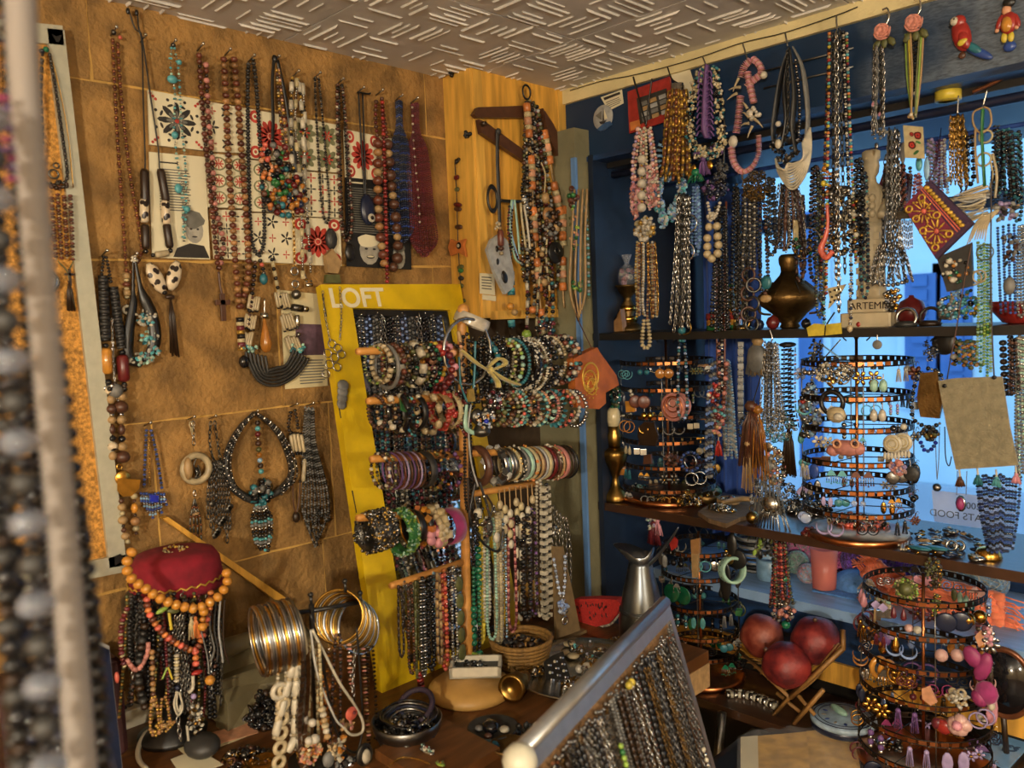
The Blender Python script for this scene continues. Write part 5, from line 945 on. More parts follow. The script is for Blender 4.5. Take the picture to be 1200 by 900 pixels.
FJ('coral red hook-shaped pendant in the chain bundle',[('t',[(969,240),(970,262),(967,278),(962,292),(968,302),(976,294)],[2,2,3,4,4,3],'coral')],HY-.03,'pendant','pendant')
J('pendant','pierced pale gold triangle pendant over the brass lamp','pendant','F',HY-.02,[('plate',[(970,338),(992,333),(982,350),(971,362),(973,350)],.003,'cream')]+[('disc',974+dx,340+dy,1.3,'ink',{'d':.004,'n':'hole'})for dx,dy in((0,2),(5,0),(10,-1),(2,8),(7,6),(12,3),(0,14),(5,12))])
FJ('bead strands ending in a cream shell, crossing the upper shelf edge',[('s',[(965,345),(966,380)],'silver:1.8 jet:2 turq:2'),('s',[(996,330),(997,370),(996,382)],'ivory:1.8 silver:1.6 navy:2'),('ell',996,385,3.4,4.6,'bone',3)],HY-.03)
mat('rosepetal','bc7866',.6,0,var=.2,scale=80,island=.25,sheen=.3)
def rose(label,x,y,R,strands):
 c=Ctx('F',HY-.005);U=c.U(x,y);o=thing('rose_hook',label,'hook',c.P(x,y+R))
 cc=c.P(x,y);B=c.basis()
 for k in range(16):
  a=k*2.4;r=R*U*(.16+.8*(k/16));h=R*U*(.55-.35*k/16);m=MB();rm=B @ rotm((0,0,1),a)@ rotm((0,1,0),.9-.5*k/16)
  m.add(sph(8,5),'rosepetal',cc+B @ np.array([math.cos(a)*r*.62,math.sin(a)*r*.55,h]),rm,(R*U*.12,R*U*(.28+.2*k/16),R*U*(.3+.12*k/16)));m.build('petal',o)
 for k in range(3):
  m=MB();m.add(S6,'olive',cc+B @ np.array([(k-1)*R*.6*U,-R*.85*U,0]),B @ rotm((0,0,1),(k-1)*.6),(R*.3*U,R*.5*U,R*.1*U));m.build('leaf',o)
 m=MB();tube(m,smooth([c.P(x+2,y-R*.6),c.P(x+6,y-R*1.3),c.P(x+4,y-R*2),c.P(x-2,y-R*1.9)],6),1.1*U,'silver',6);m.build('hook',o)
rose('pink rose-shaped hook holding grey chains',1036,38,14,0);rose('larger pink rose-shaped hook holding yellow-green cords',1073,28,15,0)
FJ('grey multi-chain necklace with pink beads, hanging from the left rose',fan(1031,52,1031,160,9,11,6,['silver:1.7:1.3:k','grey:1.7:1.3:k','darksilver:1.6:1.3:k'])+[('ball',1025,122,3.6,'pink'),('ball',1035,105,2.4,'palepink'),('ball',1032,134,3,'pink'),('ell',1027,171,2.4,4,'steel',1),('clu',1032,158,8,5,16,2,['silver','grey'])])
FJ('yellow-green cord necklace hanging from the right rose',[('t',[(1061+k*2.4,40),(1063+k*2.4,90),(1069,138)],1.2,('lime','olive','yellow','tan')[k],{'d':.002*k})for k in range(4)]+[('t',[(1082-k*1.8,40),(1079-k*2,90),(1073,138)],1.2,('tan','lime','olive')[k],{'d':.002*k})for k in range(3)]+[('s',[(1070+k*3,42),(1070+k*2,110)],'jet:2 black:1.8')for k in range(3)]+[('ell',1073,109,3,2.6,'ivory',2),('clu',1070,136,5,4,12,2,['ivory','cream','tan'])])
s=Sheet('rose_card','cream card pendant with two embroidered red roses','pendant','F',HY-.012,[(1059,147),(1082,149),(1084,186),(1061,185)],.003,'cream')
for u,v,r in((.72,.28,.2),(.4,.6,.2),(.42,.26,.12)):s.blob(u,v,r,r*.62,'darkred',0,jit=.1).blob(u,v,r*.6,r*.36,'red',1,jit=.15).blob(u,v,r*.25,r*.15,'darkred',2)
s.blob(.6,.82,.16,.05,'green',0,a=-.4).blob(.75,.5,.12,.04,'green',0,a=.2).poly([(.5,.7),(.54,.7),(.66,.45),(.62,.45)],'green');s.done()
FJ('grey chain bunch ending in ball tips, left of the purple pouch',fan(1048,150,1047,296,10,12,6,['silver:1.9:1.3:k','grey:1.8:1.3:k','darksilver:1.8:1.3:k']),HY+.04)
FJ('silver chain fringe with a row of ball beads',fan(1045,285,1045,336,22,42,14,['silver:1.5:1.3:k','darksilver:1.4:1.3:k'])+[('s',[(1022,330),(1045,334),(1066,328)],'silver:2.6 steel:2.6'),('clu',1046,350,9,14,40,2.6,['gold','silver','darksilver'])],HY+.03)
FJ('flat silver chain-mail pendant over the pouch corner',[('plate',[(1052,248),(1069,246),(1070,256),(1052,257)],.005,'darksilver',{'n':'bar'}),('clu',1061,246,7,6,30,1.8,['silver','darksilver'])]+[('s',[(1053+k*2.2,256),(1053+k*2.3,292)],'silver:1.1:1.6:k')for k in range(8)],HY-.02)
FJ('fine gold chain bunch right of the rose card',[('t',[(1123,112),(1122,134)],.9,'silver',{'n':'hook'})]+fan(1123,134,1125,222,11,14,7,['gold:1.5:1.2:k','brass:1.5:1.2:k']),HY+.02)
FJ('cream wire loops and rings on a green strip',[('t',[(1157,105),(1152,124)],.9,'silver',{'n':'hook'}),('t',[(1152,128),(1151,160),(1154,220)],5,'green',{'flat':.3,'n':'strip'}),('t',[(1152,126),(1141,132),(1141,146),(1150,156),(1161,146),(1160,130),(1153,125)],1.2,'tan'),('ring',1155,160,7,1.2,'cream'),('ring',1153,187,7.5,1.3,'cream'),('t',[(1143,150),(1143,180),(1146,215)],1.4,'tan'),('t',[(1161,190),(1163,205),(1160,220)],1.3,'cream'),('t',[(1163,180),(1168,205),(1166,232)],1.6,'bone')],HY)
FJ('shiny black bead bunch at the right under the rail',fan(1178,150,1180,236,12,24,9,['jet:2.2','jet:2 darksilver:1.4','teal:1.6 jet:2']),HY+.03)
FJ('dark amethyst bead strand behind the gold chains',fan(1104,162,1104,232,8,12,5,['purple:1.8 maroon:1.8','lilac:1.8 grey:1.8','white:1.8 crystal:1.6']),HY+.07)
FJ('black and white bead strand between the gold chains and the wire loops',[('s',lp(1137,155,1137,216,9,.3),'jet:3 silver:1.6'),('ball',1112,210,3.6,'pearl')],HY+.06)
FJ('grey and teal leather leaf earrings below the rose card',[('ell',1077,192,4,9,'turq',2),('ell',1086,198,3.5,14,'lightblue',1.5),('ell',1058,180,3,13,'grey',1.5),('s',[(1066,190),(1068,222)],'jet:2.2 darksilver:1.8 brown:2')],HY+.03)
mat('burgundy','4a1a26',.8,0,sheen=.3,island=0)
J('cloth_pouch','dark burgundy cloth bag behind the silver chains','pouch','F',1.86,[('plate',[(1042,195),(1028,235),(1052,240),(1066,250),(1070,205)],.02,'burgundy')])
mat('violetcloth','38203c',.7,0,island=0,bump=.15,bscale=300);mat('magentacloth','6c1c34',.7,0,island=0,bump=.15,bscale=300)
pc=Ctx('F',HY-.035)
pq=[(1062,243),(1092,212),(1143,262),(1100,304)]
po=thing('embroidered_pouch','violet silk pouch with gold flower embroidery, hanging cornerwise','pouch',pc.P(1100,304))
m=MB();prism(m,[pc.P(*a)for a in pq],-WAY,.014,'violetcloth');m.build('body',po)
QP=[pc.P(*a,.0145)for a in pq]
def QU(u,v):return(QP[0]*(1-u)+QP[1]*u)*(1-v)+(QP[3]*(1-u)+QP[2]*u)*v     # u across(to upper right),v down the side
for(u0,u1,mt)in((.0,.62,'magentacloth'),(.66,.69,'coral'),(.72,.75,'coral')):
 m=MB();prism(m,[QU(u0,.0),QU(u1,.0),QU(u1,.93),QU(u0,.93)],-WAY,.0008,mt);m.build('stripe',po)
m=MB();q=random.Random(2)
for k in range(13):m.add(S6,'goldthread',QU(.82,.06+k*.07)-WAY*.002,None,(.006,.0015,.004))
for u,v in((.38,.3),(.34,.68)):
 for k in range(10):
  a=k*.628;p=QU(u+math.cos(a)*.16,v+math.sin(a)*.13)-WAY*.002;d_=_n(p-QU(u,v));m.add(S6,'goldthread',p,frame(d_),(.003,.0016,.009))
 m.add(S6,'coral',QU(u,v)-WAY*.002,None,(.005,.002,.005))
for k in range(24):a=k*.26;m.add(S4,'goldthread',QU(.3+.26*math.sin(a*1.1),.08+k*.036)-WAY*.002,None,.0026)
for u,v in((.1,.1),(.12,.3),(.1,.52),(.55,.12),(.56,.5),(.52,.86),(.12,.86)):m.add(tor(.35,10,4),'goldthread',QU(u,v)-WAY*.002,rotm((1,0,0),1.57),.006)
m.build('embroidery',po)
m=MB();tube(m,[QP[1],F(1098,190,HY-.02),F(1103,150,1.79)],.001,'violetcloth');m.build('loop',po)
q=random.Random(8);it=[]
for k in range(24):
 y0=222+q.uniform(0,38);it.append(('t',[(1158+q.uniform(-4,4),y0-4),(1140,y0+q.uniform(-2,6)),(1116+q.uniform(-4,12),y0+q.uniform(-2,12))],[1.6,1.4,.6],q.choice(['bone','ivory','lightgrey']),{'d':.001*k,'n':'stick'}))
for k in range(8):it.append(('t',[(1172-k*2,246+k),(1160-k*2,262),(1148-k*3+8,280+q.uniform(0,8))],[1.8,1.4,.6],'bone',{'d':.01,'n':'stick'}))
FJ('fan of cream bone sticks right of the violet pouch',it,HY-.005)
FJ('pale green seed bead strands hanging to the suede tag',[('s',[(1146+k*3.6,282),(1147+k*3.5,340),(1145+k*4,425+(k*13 % 20))],('lime:1.9 mint:1.7','mint:1.9 green:1.7','lime:1.8','green:1.6 lime:1.8')[k % 4])for k in range(5)]+[('ring',1143,326,7.5,1.1,'cream',{'d':.006}),('ring',1149,324,7,1.1,'bone',{'d':.008}),('ring',1155,296,9,.8,'olive',{'d':.004})],HY+.01)
FJ('brown leather ribbon holding the suede tag',[('t',[(1139,284),(1130,330),(1120,390),(1114,420)],1.6,'brown',{'flat':.4,'n':'left_end'}),('t',[(1162,200),(1161,320),(1163,400),(1165,442)],2,'darkbrown',{'flat':.4,'n':'right_end'}),('t',[(1114,420),(1109,450)],1.4,'black',{'flat':.5,'n':'tie'}),('ball',1117,418,3.6,'grey')],HY-.015,'ribbon','ribbon')
mat('suede','857c62',.95,0,var=.16,scale=60,bump=.4,bscale=300,island=0,sheen=.3)
c=Ctx('F',HY-.02);tg=thing('suede_tag','blank beige suede tag hanging on a brown ribbon','tag',c.P(1150,548))
m=MB();prism(m,[c.P(*a)for a in((1100,446),(1120,443),(1175,441),(1184,500),(1194,545),(1150,548),(1121,550),(1110,500))],-WAY,.004,'suede');m.build('tag_sheet',tg)
for x,y in((1108,452),(1166,442)):m=MB();m.add(CY,'black',c.P(x,y,.005),frame(WAY),(.004,.004,.002));m.build('eyelet',tg)
J('mesh_bag','dark net bag with trapped beads, below the bone sticks','bag','F',HY+.01,[('plate',[(1100,302),(1140,285),(1142,335),(1112,342)],.012,'charcoal',{'n':'net'}),('clu',1122,316,14,16,30,2.2,['ivory','honey','emerald','darksilver','jet'],'s',{'d':.014}),('ball',1116,306,4,'pearl',{'d':.018}),('ball',1120,328,4,'pearl',{'d':.018})])
FJ('turquoise and silver bead cluster above the shelf edge',[('clu',1112,362,12,14,70,2.4,['turq','teal','silver','grey','lightblue']),('clu',1136,358,10,18,60,2.4,['turq','jet','gold_bead','teal']),('disc',1108,366,9,'charcoal'),('s',[(1114,342),(1116,352)],'gold:1.4:1.3:k')],HY+.03)
FJ('navy bead strands with a cowrie shell pendant, far right',[('s',[(1169+k*6.5,262),(1171+k*6,320),(1173+k*5.6,368)],'navy:1.7 blue:1.6')for k in range(4)]+[('ell',1183,335,7,11,'grey',5,{'n':'shell'}),('clu',1184,290,8,20,26,4,['charcoal','jet','brown','grey'],'h')],HY+.02)
FJ('lilac-grey stone beads bunched above the navy strands',[('clu',1180,248,14,10,26,4.6,['grey','lilac','charcoal'],'h'),('t',[(1166,240),(1185,243),(1195,240)],1.6,'tan')],HY+.01)
q=random.Random(61)
for k,(x,yt,yb,w_,sp,lb)in enumerate(((862,215,372,9,'jet:2.4 darksilver:2','black and silver strand just right of the cream ball necklace'),(903,205,300,10,'charcoal:2.6 silver:1.8','charcoal stone strand below the antique chain tangle'),(914,215,290,8,'silver:1.6:1.3:k','thin silver chain left of the white cord fan'),(955,190,330,12,'jet:2.6 brown:2.2','black-brown strand left of the big chain bundle'),(961,200,372,9,'darksilver:2 olive:2 silver:1.6','olive and dark silver strand left of the big chain bundle'),(1006,185,300,12,'jet:2.8 charcoal:2.4','heavy jet strand between chain bundle and statuette'),(1012,200,350,9,'navy:2.2 grey:2 turq:1.8','navy and turquoise strand in front of the statuette'),(1040,180,300,12,'darksilver:1.8:1.3:k','dark chain loop right of the statuette'),(1056,190,250,8,'redbrown:2.2 jet:2','red-brown strand under the rose card'),(1090,160,230,9,'grey:2 lilac:2','grey-lilac strand left of the amethyst strand'),(1130,150,225,9,'oldbrass:1.8:1.3:k','old brass chain right of the gold chains'),(1168,145,240,10,'charcoal:2.6:1:h jet:2.2','charcoal chip strand left of the shiny black bunch'),(1192,150,260,10,'teal:2.2 jet:2.4','teal and black strand at the right picture edge'),(1196,260,372,9,'silver:1.8 grey:2','silver-grey strand at the right picture edge above the red bowl'),(975,200,300,10,'honey:2.4 jet:2.2 brown:2','amber and black strand behind the big chain bundle'),(938,225,330,9,'brown:1.8:2:b jet:1.8','brown leather strand behind the brass lamp neck'),(870,250,390,10,'darksilver:2:1.3:k','dark link chain left of the big round links'),(1075,200,260,8,'maroon:2 rose:1.8','wine-coloured seed strand behind the violet pouch'),(1120,330,374,8,'lightblue:2 silver:1.6','short pale blue strand below the net bag'),(815,215,300,9,'bluecrystal:2 lightblue:1.8','ice blue strand beside the silver hexagon necklace'))):
 FJ(lb,[('s',lp(x,yt,x+q.uniform(-2,2),yb,w_,.3),sp),('s',lp(x+2,yt+3,x+3,yb-q.uniform(8,25),w_*.6,.3),sp)],HY+.05+.012*(k % 4))
HU=1.745
FJ('round tuft of brown-grey fur hanging under the shelf',[('tas',888,400,40,16,'tan',60,{'r':.7}),('tas',886,398,44,13,'grey',50,{'r':.7}),('ell',887,420,13,19,'grey',8,{'n':'core'}),('t',[(890,390),(889,402)],.8,'silver',{'n':'hook'})],HU+.06,'fur_charm','ornament')
FJ('long bunch of fine silver chains under the shelf',[('t',[(902,386),(905,396),(904,400)],1,'silver',{'n':'hook'})]+fan(905,400,905,506,10,20,10,['silver:1.5:1.3:k','grey:1.6:1 silver:1.3','darksilver:1.5:1.3:k','crystal:1.6 silver:1.3'])+[('s',[(903,500),(902,520)],'silver:1.5:1.3:k'),('disc',900,524,6,'silver')],HU)
FJ('cream tube chain strand at the left under the shelf',[('s',[(866+k*2,400),(866+k*2,480),(867+k*2,500)],'lightgrey:1.5:2:c silver:1.2')for k in range(3)],HU+.04)
it=[('t',[(892,440),(882,475),(886,478)],.8,'black'),('s',[(883,474),(866,500),(872,520)],'jet:2 navy:1.8')]
FJ('fringed brown seed bead tassel necklace',it+[('tas',880,476,74,17,'brown',60,{'r':.65}),('tas',888,480,84,14,'honey',20,{'r':.6}),('tas',884,478,60,14,'redbrown',30,{'r':.65}),('tas',876,520,60,9,'tan',16,{'r':.5})],HU-.005)
FJ('grey-teal crochet chain necklace with feather fringe',[('clu',908,498,26,20,260,2.2,['teal','grey','turq','olive','silver','lightgrey'],'k'),('tas',924,500,60,9,'darkbrown',34,{'r':.9}),('clu',908,545,14,22,110,2.4,['tan','grey','rose','lightgrey','silver']),('tas',900,545,60,20,'grey',26,{'r':.5})],HU+.01)
it=[('ell',923,404,10,3.5,'black',10,{'n':'cap'})]
for k,x in enumerate((919,924,927,932)):it.append(('s',[(x,405),(x,470),(x+4,500)],'jet:1 jet:3:.4:c jet:1 black:3:.4:c' if k<3 else 'jet:.6:5:b rose:1.4',{'gap':1.25}))
FJ('black disc wind-chime of beads under the shelf',it,HU+.02,'bead_chime','ornament')
FJ('silver wire tangle with grey feathers above the lower shelf',[('clu',905,580,30,24,240,2.4,['grey','silver','darksilver','lightgrey','charcoal'],'k'),('tas',905,590,50,30,'silver',24,{'r':.6})],HU+.02)
it=[('s',[(842,398),(843,440),(841,480)],'brown:2.4 jet:2 rose:2'),('clu',837,462,6,14,20,2.6,['red','darkred','ivory']),('clu',842,488,9,13,60,2.6,['maroon','rose','brown','grey','turq']),('clu',842,505,5,6,14,2.4,['tan','rose']),('t',[(842,510),(842,518)],.7,'silver'),('tas',842,518,17,4.5,'red',14)]
FJ('beaded diamond charm with a red tassel against the window',it,HU)
FJ('string of white-blue lace hanging beside the blue curtain',fan(852,420,858,540,6,12,5,['lightblue:1.6 white:1.6','white:1.8'],.003),2.05)
FJ('blue-grey twisted bead garland between the rack and the curtain',[('s',[(836+k*4,420),(829+k*3,480),(828+k*2.5,560)],'grey:2.6 bluecrystal:2.2 navy:2')for k in range(3)],HU+.03)
it=[('clu',957,410,9,13,30,2.6,['charcoal','black','darksilver','olive'],'h')]
FJ('smoky feather and disc ornament left of the middle rack',it+[('s',[(956,398),(950,460)],'grey:2 silver:1.6'),('clu',950,480,12,32,150,2.8,['silver','grey','lightblue','jet','bluecrystal'],'s'),('ball',941,471,3.6,'red'),('ball',941,482,3.8,'brown')],HU)
FJ('crossed white rod ornament under the shelf, left of the middle rack',[('t',[(960,402),(985,420)],1,'lightblue'),('t',[(985,398),(962,424)],.8,'silver')],HU+.08,'rod_ornament','ornament')
FJ('brass and black macrame panel necklace right of the middle rack',[('clu',1091,410,8,14,50,2.2,['darksilver','silver','jet'],'k'),('plate',[(1080,437),(1100,435),(1106,470),(1102,490),(1080,488),(1076,465)],.008,'oldbrass',{'n':'panel'}),('s',[(1080,432),(1071,460),(1071,490),(1090,500),(1106,494)],'jet:2.6 silver:1.6',{'d':.004}),('s',[(1084,430),(1104,440),(1108,480)],'jet:2.6 silver:1.6',{'d':.004}),('clu',1090,508,9,8,40,2.6,['jet','olive','brass','charcoal']),('s',[(1078,516),(1084,528),(1092,526),(1099,514)],'cobalt:2.4 blue:2.2')],HU+.02)
J('hat_disc','round black disc pendant behind the suede tag ribbon','pendant','F',HU+.06,[('disc',1107,402,14,'black'),('plate',[(1103,390),(1118,388),(1118,396),(1104,397)],.005,'darkred',{'d':-.012,'n':'cord_tab'})])
FJ('olive and amber bead loops behind the suede tag',fan(1132,396,1135,436,14,22,6,['olive:2.8 honey:2.4','jet:2.6 olive:2','teal:2 tan:2.4'])+[('s',[(1175,394),(1177,440),(1179,470)],'charcoal:4:.9 darkbrown:3.8')],HU+.04)
FJ('thin silver chain with a round filigree ball, in front of the window',[('t',[(1096,500),(1097,540),(1098,562)],.5,'grey'),('t',[(1101,500),(1100,540),(1098,562)],.5,'grey'),('ball',1098,571,5,'steel')],HU+.05)
FJ('thin black cord loop left of the suede tag',[('t',[(1107,500),(1108,535),(1112,546),(1115,535)],.7,'black')],HU+.05)
FJ('chain with an oblong purple gem in a silver setting',[('t',[(1122,552),(1121,580)],.5,'grey'),('t',[(1133,552),(1132,580)],.5,'grey'),('ell',1126,590,6,10,'silver',3,{'n':'setting'}),('ell',1126,590,4.6,8,'magenta',4,{'d':.004,'n':'gem'})],HU+.04)
for x,y,mt,lb in((1125,562,'brown','small brown tassel below the suede tag'),(1146,560,'teal','dark green tassel below the suede tag'),(1168,562,'turq','turquoise tassel below the suede tag'),(1191,558,'magenta','pink tassel below the suede tag')):
 FJ(lb,[('t',[(x-1,y-12),(x,y-3)],1.2,'ivory'),('tas',x,y-2,11,5,mt if mt !='magenta' else 'pink',14,{'r':.9})],HY-.01,'tassel_charm','tassel')
it=[]
for k in range(16):
 a=(k/15-.5)*2;it.append(('s',[(1170+a*26,552+abs(a)*4),(1171+a*22,600),(1172+a*14,646)],'navy:2 blue:1.8 jet:1.8 bluecrystal:1.6',{'d':.016*math.sqrt(1-a*a)}))
FJ('dense navy blue bead necklace bundle standing on the shelf, far right',it,HU+.03)
FJ('dark feather and bead strand at the right edge under the shelf',fan(1188,392,1190,470,6,8,4,['jet:2.2 brown:2'])+fan(1196,392,1199,560,6,10,4,['silver:1.8 mint:1.8','grey:2']),HU+.03)
mat('curtain','2c4f9e',.85,0,var=.15,scale=12,stretch=(8,8,1),island=0,sheen=.3)
def cloth(name,label,x0,x1,z0,z1,y,mt,folds=7,amp=.02):
 m=MB();n,k=folds*8,10;V=[]
 for lay in(0,1):
  for i in range(n+1):
   for j in range(k+1):
    u=i/n;v=j/k;V.append((x0+(x1-x0)*u*(1-.25*(1-v)*.5),y+amp*math.sin(u*folds*6.283+v)*(.5+.5*(1-v))+lay*.003,z0+(z1-z0)*v))
 o=(n+1)*(k+1);Q=[(i*(k+1)+j,(i+1)*(k+1)+j,(i+1)*(k+1)+j+1,i*(k+1)+j+1)for i in range(n)for j in range(k)]
 m.add((np.array(V),np.array(Q+[tuple(o+x for x in q[::-1])for q in Q],I4),np.zeros((0,3),I4)),mt);return m.build(name,label=label,cat='curtain')
a,b=F(822,300,2.25),F(892,300,2.25);cloth('curtain','blue cotton curtain gathered at the left of the window',a[0],b[0],.80,1.86,2.25,'curtain',4,.022)
a,b=F(752,300,2.2),F(790,300,2.2);cloth('dark_shawl','black shawl hanging in the dark corner of the window',a[0],b[0],1.46,1.84,2.15,'black',3,.015)
m=MB();a,b=F(712,300,2.0),F(746,300,2.0);bx(m,(a[0],1.99,.99),(b[0],2.01,1.88),'bluelight');m.build('blue_plank',label='upright blue painted plank in the window corner',cat='plank')
m=MB();a,b=F(795,300,2.34),F(803,300,2.34)
mat('signpaper','e8e8ea',.7,0,var=.04,island=0);_t=MATS['signpaper'].node_tree;_tr=_t.nodes.new('ShaderNodeBsdfTranslucent');_tr.inputs[0].default_value=(.8,.8,.85,1);_mx=_t.nodes.new('ShaderNodeMixShader');_mx.inputs[0].default_value=.65
_t.links.new(_t.nodes['Principled BSDF'].outputs[0],_mx.inputs[1]);_t.links.new(_tr.outputs[0],_mx.inputs[2]);_t.links.new(_mx.outputs[0],_t.nodes['Material Output'].inputs[0])
s=Sheet('window_sign','white paper sign about cats food stuck on the pane, seen from behind','sign','F',2.396,[(1092,574),(1172,584),(1172,624),(1095,611)],.0006,'signpaper');s.done()
pz=F(1160,613,2.394);text_mesh('lettering','CATS FOOD',pz,-WAX,WAZ,.027,'inkgrey',s.o,.0003,align='LEFT');pz=F(1150,598,2.394);text_mesh('lettering','200',pz,-WAX,WAZ,.025,'inkgrey',s.o,.0003)
s=Sheet('address_label','small white printed label on the blue header board','label','F',WY,[(704,114),(729,105),(731,121),(713,130)],.0006,'paper');s.rect(.1,.1,.9,.28,'ink').lines(.1,.4,.9,.9,4,'inkgrey');s.done()
c=Ctx('F',WY-.001);o=thing('round_sticker','round sticker with a sailing boat on blue waves','sticker',c.P(707,156));B=c.basis()
m=MB();lathe(m,[(14.5*c.U(707,138),0),(14.5*c.U(707,138),.002),(13.5*c.U(707,138),.003)],'lightgrey',c.P(707,138),28,B);m.build('disc',o)
m=MB();U=c.U(707,138)
def flatpoly(mb,c,pts,d,mt):prism(mb,[c.P(*p,d)for p in pts],c.nrm,.0004,mt)
flatpoly(m,c,[(700,152),(709,144),(716,142),(719,146),(712,151),(705,154)],.0032,'inkblue');flatpoly(m,c,[(703,143),(712,141),(709,145),(705,146)],.0036,'ink');flatpoly(m,c,[(707,142),(708,126),(709,141)],.0036,'ink');flatpoly(m,c,[(709,140),(709,128),(713,139)],.0036,'paper');flatpoly(m,c,[(706,141),(706,130),(699,136)],.0036,'inkgrey');m.build('boat_print',o)
c=Ctx('F',WY-.008);o=thing('metal_picture','red framed tin picture with a bundle of tools, behind the hanging necklaces','picture',c.P(760,155))
m=MB();prism(m,[c.P(*p)for p in((737,108),(786,90),(790,140),(739,157))],-WAY,.006,'red');m.build('frame',o)
m=MB();prism(m,[c.P(*p,.0065)for p in((748,116),(783,104),(786,130),(752,146))],-WAY,.001,'charcoal');m.build('picture_panel',o)
for k in range(3):
 for j in range(4):
  m=MB();x=752+k*11+j*1;y=121+j*6-k*4;prism(m,[c.P(*p,.0078)for p in((x,y),(x+8,y-3),(x+9,y+1.5),(x+1,y+4.5))],-WAY,.001,('grey','tan','lightgrey')[(k+j)% 3]);m.build('tin_piece',o)
m=MB();prism(m,[c.P(*p,.0065)for p in((740,144),(753,140),(752,150),(741,154))],-WAY,.001,'orange');m.build('sticker',o)
s=Sheet('cream_paper','cream paper corner folded on the blue header board','paper','F',WY-.001,[(782,84),(806,72),(814,99),(806,118)],.0008,'paper');s.done()
c=Ctx('F',WY-.006)
o=thing('parrot_figurine','scarlet parrot figurine with a blue tail on the header board','figurine',c.P(1140,75));B=c.basis()
def pell(o,nm,x,y,rx,ry,mt,d=.0,a=0,rz=None):
 U=c.U(x,y);m=MB();m.add(S16,mt,c.P(x,y,d),B @ rotm((0,0,1),a),(rx*U,ry*U,(rz or min(rx,ry)*.6)*U));return m.build(nm,o)
pell(o,'body',1128,42,10,20,'red',.006,.25);pell(o,'head',1125,27,8,8,'red',.008);pell(o,'face',1121,27,4.5,5,'ivory',.014);pell(o,'beak',1118,30,2.5,3.5,'black',.013);pell(o,'eye',1122,25,1,1,'jet',.0195);pell(o,'wing',1132,48,6,12,'red',.012,.35);pell(o,'wing_band',1131,51,6,4,'yellow',.015,.4);pell(o,'tail',1148,62,5,18,'blue',.006,.95);pell(o,'tail_feather',1142,57,4.5,12,'teal',.009,.85);pell(o,'claw',1129,66,4,4,'brown',.008)
o=thing('guard_figurine','small painted guard doll in red coat and black hat on the header board','figurine',c.P(1184,62))
pell(o,'head',1181,13,5,6,'peach',.008);pell(o,'hat',1184,4,7,6,'black',.008);pell(o,'coat',1183,28,9,13,'red',.007);pell(o,'apron',1182,30,6,9,'amber',.012);pell(o,'arm',1173,28,3.2,9,'red',.009,-.3);pell(o,'arm',1193,25,3.2,9,'red',.009,.3);pell(o,'hand',1170,37,2.4,2.6,'peach',.009);pell(o,'hand',1193,33,2.4,2.6,'peach',.009);pell(o,'leg',1178,45,3.4,6,'yellow',.007);pell(o,'leg',1186,44,3.4,6,'yellow',.007);pell(o,'base',1184,55,7,6,'blue',.004)
pp=F(1111,111,1.80);m=MB();lathe(m,[(.018,0),(.024,0),(.024,.022),(.018,.022),(.018,0)],'yellow',pp-WAZ*.012,24);m.build('tape_roll',label='yellow roll of tape on the ledge under the header',cat='tape')
m=MB();tube(m,smooth([F(x,y,1.80)for x,y in((1140,108),(1165,97),(1185,86),(1210,76))]),.004,'copperbead',6);m.build('cable',label='brown cable running along the ledge at the upper right',cat='cable')
# ================================================================ UPPER SHELF
SZ=1.451
def on(x,y,z):return T(x,y,z)
def base_at(px,yw,z):# point on a shelf:image column px,world depth yw
 p=F(px,400,yw);return np.array([p[0],yw,z])
def zpx(px,py,p):return F(px,py,p[1])[2]
p=base_at(737,1.87,SZ);H=zpx(737,334,p)-SZ
o=thing('candlestick','black and gold turned candlestick on the upper shelf','candlestick',p)
m=MB();lathe(m,[(.045,0),(.045,.01),(.03,.02),(.02,.03),(.024,H*.28),(.014,H*.36),(.022,H*.46),(.020,H*.56),(.011,H*.68),(.012,H*.75),(.028,H*.86),(.034,H*.95),(.042,H*.97),(.042,H)],'oldbrass',p,24);m.build('stem',o)
m=MB();lathe(m,[(.0245,H*.2),(.026,H*.28),(.0245,H*.33)],'gold',p,20);lathe(m,[(.0225,H*.44),(.024,H*.5),(.0215,H*.56)],'gold',p,20);m.build('gilt_band',o)
mat('cello','dadfe8',.08,0,trans=.85,island=0)
o=thing('sweet_bag','clear wrapped bag of sweets on the candlestick','bag',p+WAZ*H);m=MB();lathe(m,[(.022,0),(.030,.02),(.024,.045),(.006,.06),(.012,.075),(.016,.085)],'cello',p+WAZ*H,14);m.build('wrapper',o)
q=random.Random(4)
for k in range(10):m=MB();m.add(S6,q.choice(['red','pink','ivory','maroon']),p+np.array([q.uniform(-.012,.012),q.uniform(-.012,.012),H+.01+q.uniform(0,.03)]),None,.006);m.build('sweet',o)
J('wooden_wedge','small brown wooden lute-shaped block beside the candlestick','block','F',1.84,[('plate',[(705,386),(728,372),(732,362),(735,388),(708,389)],.02,'woodbead')])
p=base_at(849,1.86,SZ);o=thing('round_box','round lacquer box in red, yellow and green, its lid propped behind','box',p)
m=MB();lathe(m,[(.042,0),(.044,.004),(.044,.04)],'amber',p,26);m.build('body',o)
m=MB();lathe(m,[(.0445,.026),(.0455,.03),(.0455,.04),(.0445,.043)],'red',p,26);m.build('red_band',o);m=MB();lathe(m,[(.0445,.0),(.0448,.006),(.0445,.012)],'green',p,26);m.build('green_band',o)
m=MB();R=np.array([WAX,WAZ,-WAY]).T
for r,mt,d in((.040,'green',0),(.034,'amber',.001),(.024,'olive',.002)):lathe(m,[(r,0),(r,.003+d)],mt,p+np.array([.004,.03,.075]),26,R)
m.build('lid',o)
